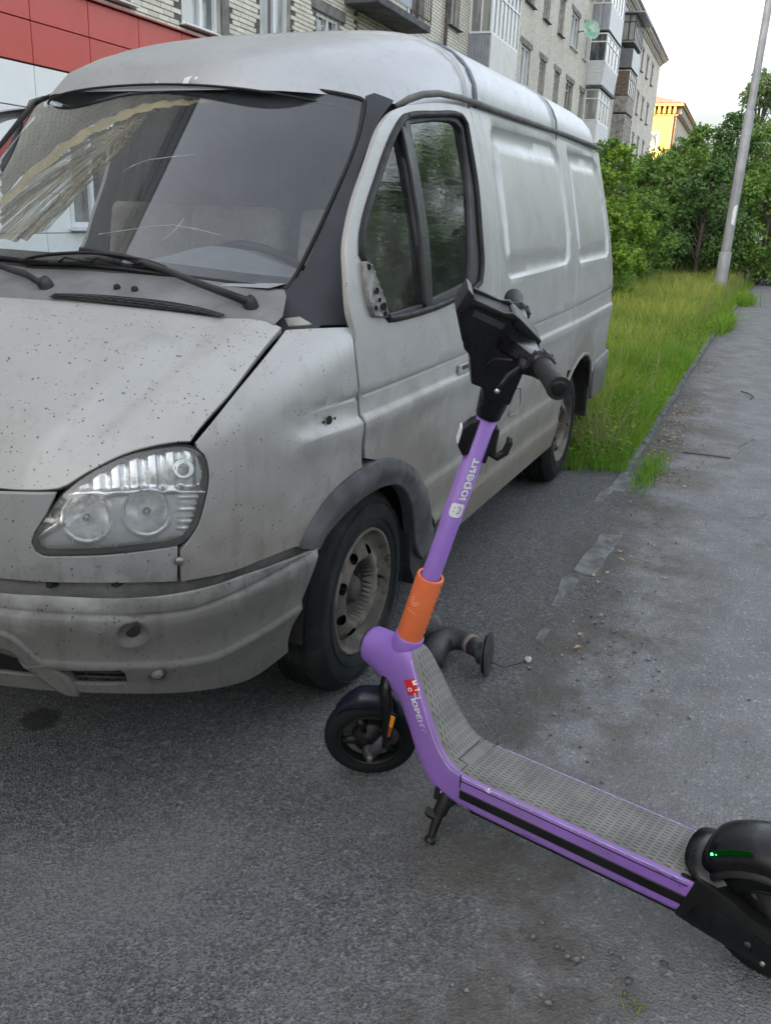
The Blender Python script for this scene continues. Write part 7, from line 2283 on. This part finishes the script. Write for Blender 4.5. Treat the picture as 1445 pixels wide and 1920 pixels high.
# grey footboard mat following the neck
mv = []
tt = [3.62, 3.66, 3.74, 3.86, 4.0, 4.2, 4.5, 5, 5.5, 6, 6.5, 7, 7.5, 8, 8.5, 9, 9.5, 10, 10.5, 11, 11.5, 12, 12.5, 12.92]
mw = [.004, .014, .023, .030, .0355, .040, .0435, .048, .0515, .055, .059, .063, .067, .071, .0755, .0795, .0825, .084, .085, .0855, .0855, .0855, .0855, .0855]
m = 13
def top_at(t, y, off):
    (ux, uz), (lx, lz), w, e = st_interp(t)
    v = max(0, 1 - (abs(y) / w) ** e) ** (1 / e)
    f = (v + 1) / 2
    d = Vector((ux - lx, 0, uz - lz)).normalized()
    return Vector((lx + (ux - lx) * f, y, lz + (uz - lz) * f)) + d * off
V = []
for t_, wv in zip(tt, mw):
    for j in range(m):
        y = wv * (2 * j / (m - 1) - 1)
        V.append(top_at(t_, y, .0035 if 0 < j < m - 1 else -.001))
F = [(i * m + j, i * m + j + 1, (i + 1) * m + j + 1, (i + 1) * m + j) for i in range(len(tt) - 1) for j in range(m - 1)]
matob = MB().add(V, F).build('deck_mat', MAT_GREY, sc, smooth=True)
sl_ = MB()
# slots laid out by arc length
TT = np.linspace(3.9, 12.88, 900)
pts = np.array([tuple(top_at(t_, 0, 0)) for t_ in TT])
L = np.concatenate([[0], np.cumsum(np.linalg.norm(np.diff(pts, axis=0), axis=1))])
row = 0
s_ = .012
while s_ < L[-1] - .01:
    t_ = float(np.interp(s_, L, TT)); t2 = float(np.interp(s_ + .0135, L, TT))
    wv = float(np.interp(t_, tt, mw)) - .007
    if abs(s_ - .305) > .012:
        k = 0
        y = -.078 + (.0055 if row % 2 else 0)
        while y < .08:
            if abs(y) < wv:
                a, b, c, d = top_at(t_, y - .0008, .0042), top_at(t2, y - .0008, .0042), top_at(t2, y + .0008, .0042), top_at(t_, y + .0008, .0042)
                sl_.add([a, b, c, d], [(0, 1, 2, 3)])
            y += .011
    row += 1
    s_ += .0195
sl_.build('mat_slot', MAT_SLOT, matob, kind='stuff')
# seam of the hatch across the mat
hm = MB()
def seam(p, q, n_=14):
    for i in range(n_):
        f0, f1 = i / n_, (i + 1) / n_
        a = (p[0] + (q[0] - p[0]) * f0, p[1] + (q[1] - p[1]) * f0); b = (p[0] + (q[0] - p[0]) * f1, p[1] + (q[1] - p[1]) * f1)
        if abs(p[1] - q[1]) > abs(p[0] - q[0]) * .02:
            hm.add([top_at(a[0], a[1], .0048), top_at(b[0], b[1], .0048), top_at(b[0] + .05, b[1], .0048), top_at(a[0] + .05, a[1], .0048)], [(0, 1, 2, 3)])
        else:
            hm.add([top_at(a[0], a[1] - .001, .0048), top_at(b[0], b[1] - .001, .0048), top_at(b[0], b[1] + .001, .0048), top_at(a[0], a[1] + .001, .0048)], [(0, 1, 2, 3)])
seam((9.55, .079), (9.6, .052)); seam((9.6, .052), (8.95, .052)); seam((8.95, .052), (8.95, -.046)); seam((9.8, -.055), (9.8, -.082))
hm.build('hatch_seam', MAT_SLOT, matob)
# deck sides: trim strip, groove, edge bead
for s in (1, -1):
    MB().box((.440, s * .0912, .154), (.565, .004, .025)).build('side_strip', BLACK, sc, bevel=.0012, seg=1)
    MB().box((.440, s * .0908, .1925), (.565, .0012, .0022)).build('side_groove', DARKIN, sc)
    MB().box((.7235, s * .0900, .190), (.0018, .003, .038)).build('side_groove', DARKIN, sc)
    MB().tube([top_at(t_, s * (w__ + .0012), .0006) for t_, w__ in zip(tt[4:], mw[4:])], .0014, 6).build('deck_edge', simple('worn_pale_edge', (.36, .32, .44), .5, var=.3, scale=25) if s > 0 else MATS['worn_pale_edge'], sc, smooth=True)
MB().box((.42, 0, .107), (.56, .15, .012)).build('deck_underside', BLACK, sc)
# small diamond label, sticker, worn name on the neck
def side_patch(P, name, mat, parent, off=.0009):
    return MB().add([on_side(x, z, off) for x, z in P], [tuple(range(len(P)))]).build(name, mat, parent)
dl = MB()
for (a0, a1) in ((.0085, .0062), (.0040, .0016)):
    o_ = [(.645 + a0, .199), (.645, .199 + a0), (.645 - a0, .199), (.645, .199 - a0)]; i_ = [(.645 + a1, .199), (.645, .199 + a1), (.645 - a1, .199), (.645, .199 - a1)]
    pts = [on_side(x, z, .001) for x, z in o_ + i_]
    dl.add(pts, [(k, (k + 1) % 4, 4 + (k + 1) % 4, 4 + k) for k in range(4)])
dl.build('diamond_label', WHITEP, sc)
dx = Vector((-.50, 0, -.866)); dyv = Vector((-.866, 0, .50))
def side_text(body, size, ox, oz, name, mat, off, rot=0.0, length=None, drop=0.0, bold=.0006, seed=1):
    TV, TF = text_mesh(body, size, bold=bold)
    if length: TV[:, 0] *= length / (TV[:, 0].max() - TV[:, 0].min())
    c, s = math.cos(rot), math.sin(rot)
    if drop:
        rd = random.Random(seed); x1 = TV[:, 0].max()
        TF = [f for f in TF if rd.random() > drop * (np.mean([TV[i, 0] for i in f]) / x1) ** 1.5]
    P = []
    for x, y, _ in TV:
        x, y = x * c - y * s, x * s + y * c
        q = Vector((ox, 0, oz)) + dx * x + dyv * y
        P.append(on_side(q.x, q.z, off))
    return MB().add(P, TF).build(name, mat, sc)
def sub_grid(c, e1, e2, w1, w2, n_=5):
    P = [(c[0] + e1[0] * w1 * (i / n_ - .5) + e2[0] * w2 * (j / n_ - .5), c[1] + e1[1] * w1 * (i / n_ - .5) + e2[1] * w2 * (j / n_ - .5)) for j in range(n_ + 1) for i in range(n_ + 1)]
    return P, [(j * (n_ + 1) + i, j * (n_ + 1) + i + 1, (j + 1) * (n_ + 1) + i + 1, (j + 1) * (n_ + 1) + i) for j in range(n_) for i in range(n_)]
E1, E2 = (-.40, -.917), (-.917, .40)
P, FF = sub_grid((.906, .369), E1, E2, .041, .033)
MB().add([on_side(x, z, .0010) for x, z in P], FF).build('red_sticker', RED, sc)
side_text('М', .0145, .9055, .3870, 'sticker_letter', WHITEP, .0016)
side_text('Т', .0145, .8955, .3690, 'sticker_letter', WHITEP, .0016)
side_text('С', .0150, .9160, .3640, 'sticker_letter', WHITEP, .0016)
side_text('ЮРЕНТ', .0200, .9035, .3385, 'neck_lettering', WHITEP, .0012, rot=-.02, length=.090, drop=.85, bold=.0007)
sq = MB()
for a0 in (.0075,):
    c0 = (.8855, .3530)
    o_ = [(c0[0] + E1[0] * u + E2[0] * v, c0[1] + E1[1] * u + E2[1] * v) for u, v in ((-a0, -a0), (a0, -a0), (a0, a0), (-a0, a0))]
    i_ = [(c0[0] + E1[0] * u + E2[0] * v, c0[1] + E1[1] * u + E2[1] * v) for u, v in ((-a0 * .72, -a0 * .72), (a0 * .72, -a0 * .72), (a0 * .72, a0 * .72), (-a0 * .72, a0 * .72))]
    sq.add([on_side(x, z, .0012) for x, z in o_ + i_], [(k, (k + 1) % 4, 4 + (k + 1) % 4, 4 + k) for k in range(4)])
sq.build('neck_emblem', WHITEP, sc)

# scratches and chips on the deck flank
rs = random.Random(12)
sm_, cm_ = MB(), MB()
for (x, z, l_, h_) in ((.215, .196, .030, .0014), (.186, .1975, .018, .0022), (.240, .201, .040, .0010), (.172, .186, .012, .0016), (.33, .183, .020, .0008), (.52, .128, .05, .0009), (.46, .122, .03, .0008), (.29, .126, .04, .0010)):
    a = rs.uniform(-.10, .02)
    P = [(x - l_ / 2, z - a * l_ / 2), (x + l_ / 2, z + a * l_ / 2), (x + l_ / 2 * .6, z + h_), (x - l_ / 2 * .7, z + h_ * .8)]
    sm_.add([(px_, .0912, pz_) for px_, pz_ in P], [(0, 1, 2, 3)])
for k in range(26):
    x = rs.uniform(.14, .70); z = .2035 - abs(rs.gauss(0, .002)); r_ = rs.uniform(.0008, .0026)
    P = [(x + r_ * 1.6 * math.cos(t_) * rs.uniform(.6, 1.2), z + r_ * .6 * math.sin(t_)) for t_ in np.linspace(0, 6.283, 7)[:-1]]
    cm_.add([(px_, .0911, pz_) for px_, pz_ in P], [tuple(range(6))])
sm_.build('paint_scratch', simple('dark_scratch', (.035, .02, .07), .6), sc, kind='stuff')
cm_.build('paint_chip', simple('pale_paint_chip', (.46, .40, .55), .6), sc, kind='stuff')

# rear block: arms, wheel, big black mudguard with the green lamp
for s in (1, -1):
    arm = [(.176, .110), (.141, .224), (.090, .214), (.030, .188), (-.020, .172), (-.050, .150), (-.056, .122), (-.040, .098), (.0, .088), (.060, .092), (.12, .100)]
    o = MB().prism(arm, s * .058, s * .094, 'y').build('rear_arm', BLACK, sc, bevel=.007, seg=2, autosmooth=.7)
    inn = [(.150, .124), (.128, .172), (.060, .166), (.002, .152), (-.030, .140), (-.036, .124), (-.022, .112), (.02, .106), (.08, .110)]
    MB().prism(inn, s * .090, s * .0985, 'y').build('arm_cover', GLOSSB, o, bevel=.004, seg=2, autosmooth=.7)
    MB().lathe([(.0001, .004), (.006, .004), (.008, 0), (.008, -.006)], 10, frame((.022, s * .097, .128), (0, s, 0))).build('bolt', BLACK_DUSTY, o, smooth=True)
    MB().lathe([(.0001, .004), (.0045, .004), (.006, 0)], 8, frame((-.012, s * .0985, .100), (0, s, 0))).build('bolt', STEEL, o, smooth=True)
MB().box((.155, 0, .158), (.05, .165, .10)).build('deck_end_block', BLACK, sc, bevel=.008)
Mr = frame((0, 0, .128), (0, 1, 0), (1, 0, 0))
wheel_parts(Mr, .128, .034, 'rear_wheel', sc)
Mgr = Matrix.Translation((0, 0, .128)) @ Matrix(((1, 0, 0, 0), (0, 0, -1, 0), (0, 1, 0, 0), (0, 0, 0, 1)))
gu = guard(Mgr, .160, 28, 152, .078, .050, 'rear_mudguard', GLOSSB, sc, n=40, e=2.6, taper0=.5, tmin=.15)
guard(Mgr, .150, 24, 156, .086, .024, 'mudguard_skirt', BLACK, gu, n=40, e=2.2, taper0=.6, tmin=.3)
lp_in = [(.085, .074, .225), (.112, .062, .240), (.126, .040, .250), (.130, 0, .255)]
lp_out = [(.120, .094, .214), (.160, .086, .229), (.184, .060, .239), (.191, 0, .245)]
def sym(l): return l + [(x, -y, z) for x, y, z in l[-2::-1]]
VI, VO = sym(lp_in), sym(lp_out)
def dens(l):
    l = np.array(l); q = np.linspace(0, len(l) - 1, 37)
    c = np.stack([np.interp(q, range(len(l)), l[:, k]) for k in range(3)], -1)
    for _ in range(9): c[1:-1] = (c[:-2] + 2 * c[1:-1] + c[2:]) / 4
    return c
VI, VO = dens(VI), dens(VO)
VM = (VI + VO) / 2 + np.array([0, 0, -.004])
MB().add(list(VI) + list(VM) + list(VO) + list(VO + np.array([0, 0, -.008])), [(k * 37 + i, k * 37 + i + 1, (k + 1) * 37 + i + 1, (k + 1) * 37 + i) for k in range(3) for i in range(36)]).build('mudguard_lip', GLOSSB, gu, smooth=True)
t = NT('green_lamp')
em = t.n('ShaderNodeEmission', ins={'Color': (.01, .55, .06, 1), 'Strength': .006}); t.t.links.new(em.outputs[0], t.out.inputs[0]); GREEN = t.m
t = NT('green_led')
em = t.n('ShaderNodeEmission', ins={'Color': (.05, 1.0, .15, 1), 'Strength': 1.2}); t.t.links.new(em.outputs[0], t.out.inputs[0]); LED = t.m
for s in (1, -1):
    if s < 0: continue
    V, F = [], []
    for i in range(25):
        a = math.radians(49 + 26 * i / 24)
        hh = .0042 * min(1, (i + 1) / 4) * (1 - .4 * i / 24)
        for r, y in ((.1985 + hh, .0655), (.1985 - hh, .0745)):
            V.append((r * math.cos(a), s * (y + .0035), .128 + r * math.sin(a)))
    F = [(2 * i, 2 * i + 1, 2 * i + 3, 2 * i + 2) for i in range(24)]
    lamp = MB().add(V, F).build('green_light_strip', GREEN, gu)
    lm = MB()
    for (a, r, rr) in ((51, .1995, .0030), (53.5, .1965, .0016), (50, .1960, .0013)):
        aa = math.radians(a)
        lm.lathe([(.0001, rr * .8), (rr * .7, rr * .5), (rr, 0)], 8, frame((r * math.cos(aa), s * .0745, .128 + r * math.sin(aa)), (.2, s, .2)))
    lm.build('green_led', LED, lamp, smooth=True)
# kickstand
ks = MB()
ks.box((.772, .055, .112), (.055, .06, .034), Matrix.Rotation(.2, 3, 'X'))
ks.tube([(.768, .064, .126), (.770, .080, .098), (.775, .094, .072)], [.019, .020, .018], 8)
ks.tube([(.775, .092, .076), (.776, .110, .046), (.775, .126, .020)], [.015, .0125, .010], 8)
ks.box((.792, .098, .062), (.034, .020, .030), Matrix.Rotation(-.6, 3, 'X'))
ks.lathe([(.014, -.006), (.015, .003), (.010, .009), (.0001, .010)], 12, frame((.775, .131, .013), (0, -.5, .8)))
kk = ks.build('kickstand', BLACK, sc, autosmooth=.8)
MB().lathe([(.0001, .004), (.005, .003), (.006, -.003)], 10, frame((.783, .079, .125), (.4, .9, .2))).build('kickstand_bolt', CHROME_D, kk, smooth=True)

# ------------------------------------------------------------------ black rubber elbow lying behind the scooter
HOSE = simple('matt_black_rubber_hose', (.032, .034, .037), .55, var=.35, scale=14, bump=.12, bscale=60)
el_ = empty('rubber_hose_elbow', (-.25, 1.27, 0), 'bent black rubber hose with grey band and round flange, lying behind the scooter neck', 'hose')
def W(p): return (p[0] + .25, p[1] - 1.27, p[2])
pth = [(-.262, 1.284, .078), (-.292, 1.240, .077), (-.322, 1.190, .074), (-.335, 1.150, .070), (-.322, 1.118, .064), (-.285, 1.105, .058), (-.235, 1.108, .050), (-.18, 1.118, .044)]
pr_ = [.034, .033, .036, .042, .047, .048, .046, .043]
MB().tube([W(p) for p in pth], pr_, 22).build('hose', HOSE, el_, smooth=True)
MB().tube([W((-.300, 1.228, .077)), W((-.311, 1.210, .076))], [.0365, .0368], 22).build('band', simple('dull_pink_band', (.22, .17, .16), .7), el_, smooth=True)
fd = Vector((-.10, .985, .05)).normalized()
MB().lathe([(.036, -.03), (.040, -.012), (.066, -.006), (.0665, -.001), (.040, .001), (.050, .004), (.0775, .006), (.0780, .011), (.060, .016), (.0001, .016)], 36, frame(W((-.258, 1.290, .0785)), fd)).build('flange', HOSE, el_, autosmooth=.9)
MB().tube([W((-.29, 1.07, .085)), W((-.335, 1.045, .09)), W((-.36, 1.03, .06))], [.05, .062, .055], 18).build('hose_bulge', HOSE, el_, smooth=True)
tag(MB().tube([(-.245, 1.305, .060), (-.30, 1.345, .020), (-.38, 1.385, .010), (-.415, 1.398, .008)], .0016, 5).build('wire', RUBBER, smooth=True), 'thin black wire running from the hose flange to a pale crumb', 'wire')
bm = bmesh.new(); bmesh.ops.create_icosphere(bm, subdivisions=2, radius=.013)
for v in bm.verts: v.co *= random.Random(v.index).uniform(.7, 1.25)
me = bpy.data.meshes.new('pale_crumb'); bm.to_mesh(me); bm.free(); me.materials.append(PALE)
o = bpy.data.objects.new('pale_crumb', me); COL.objects.link(o); o.location = (-.42, 1.403, .009)
tag(o, 'small pale crumb of stone at the end of the thin wire', 'stone')
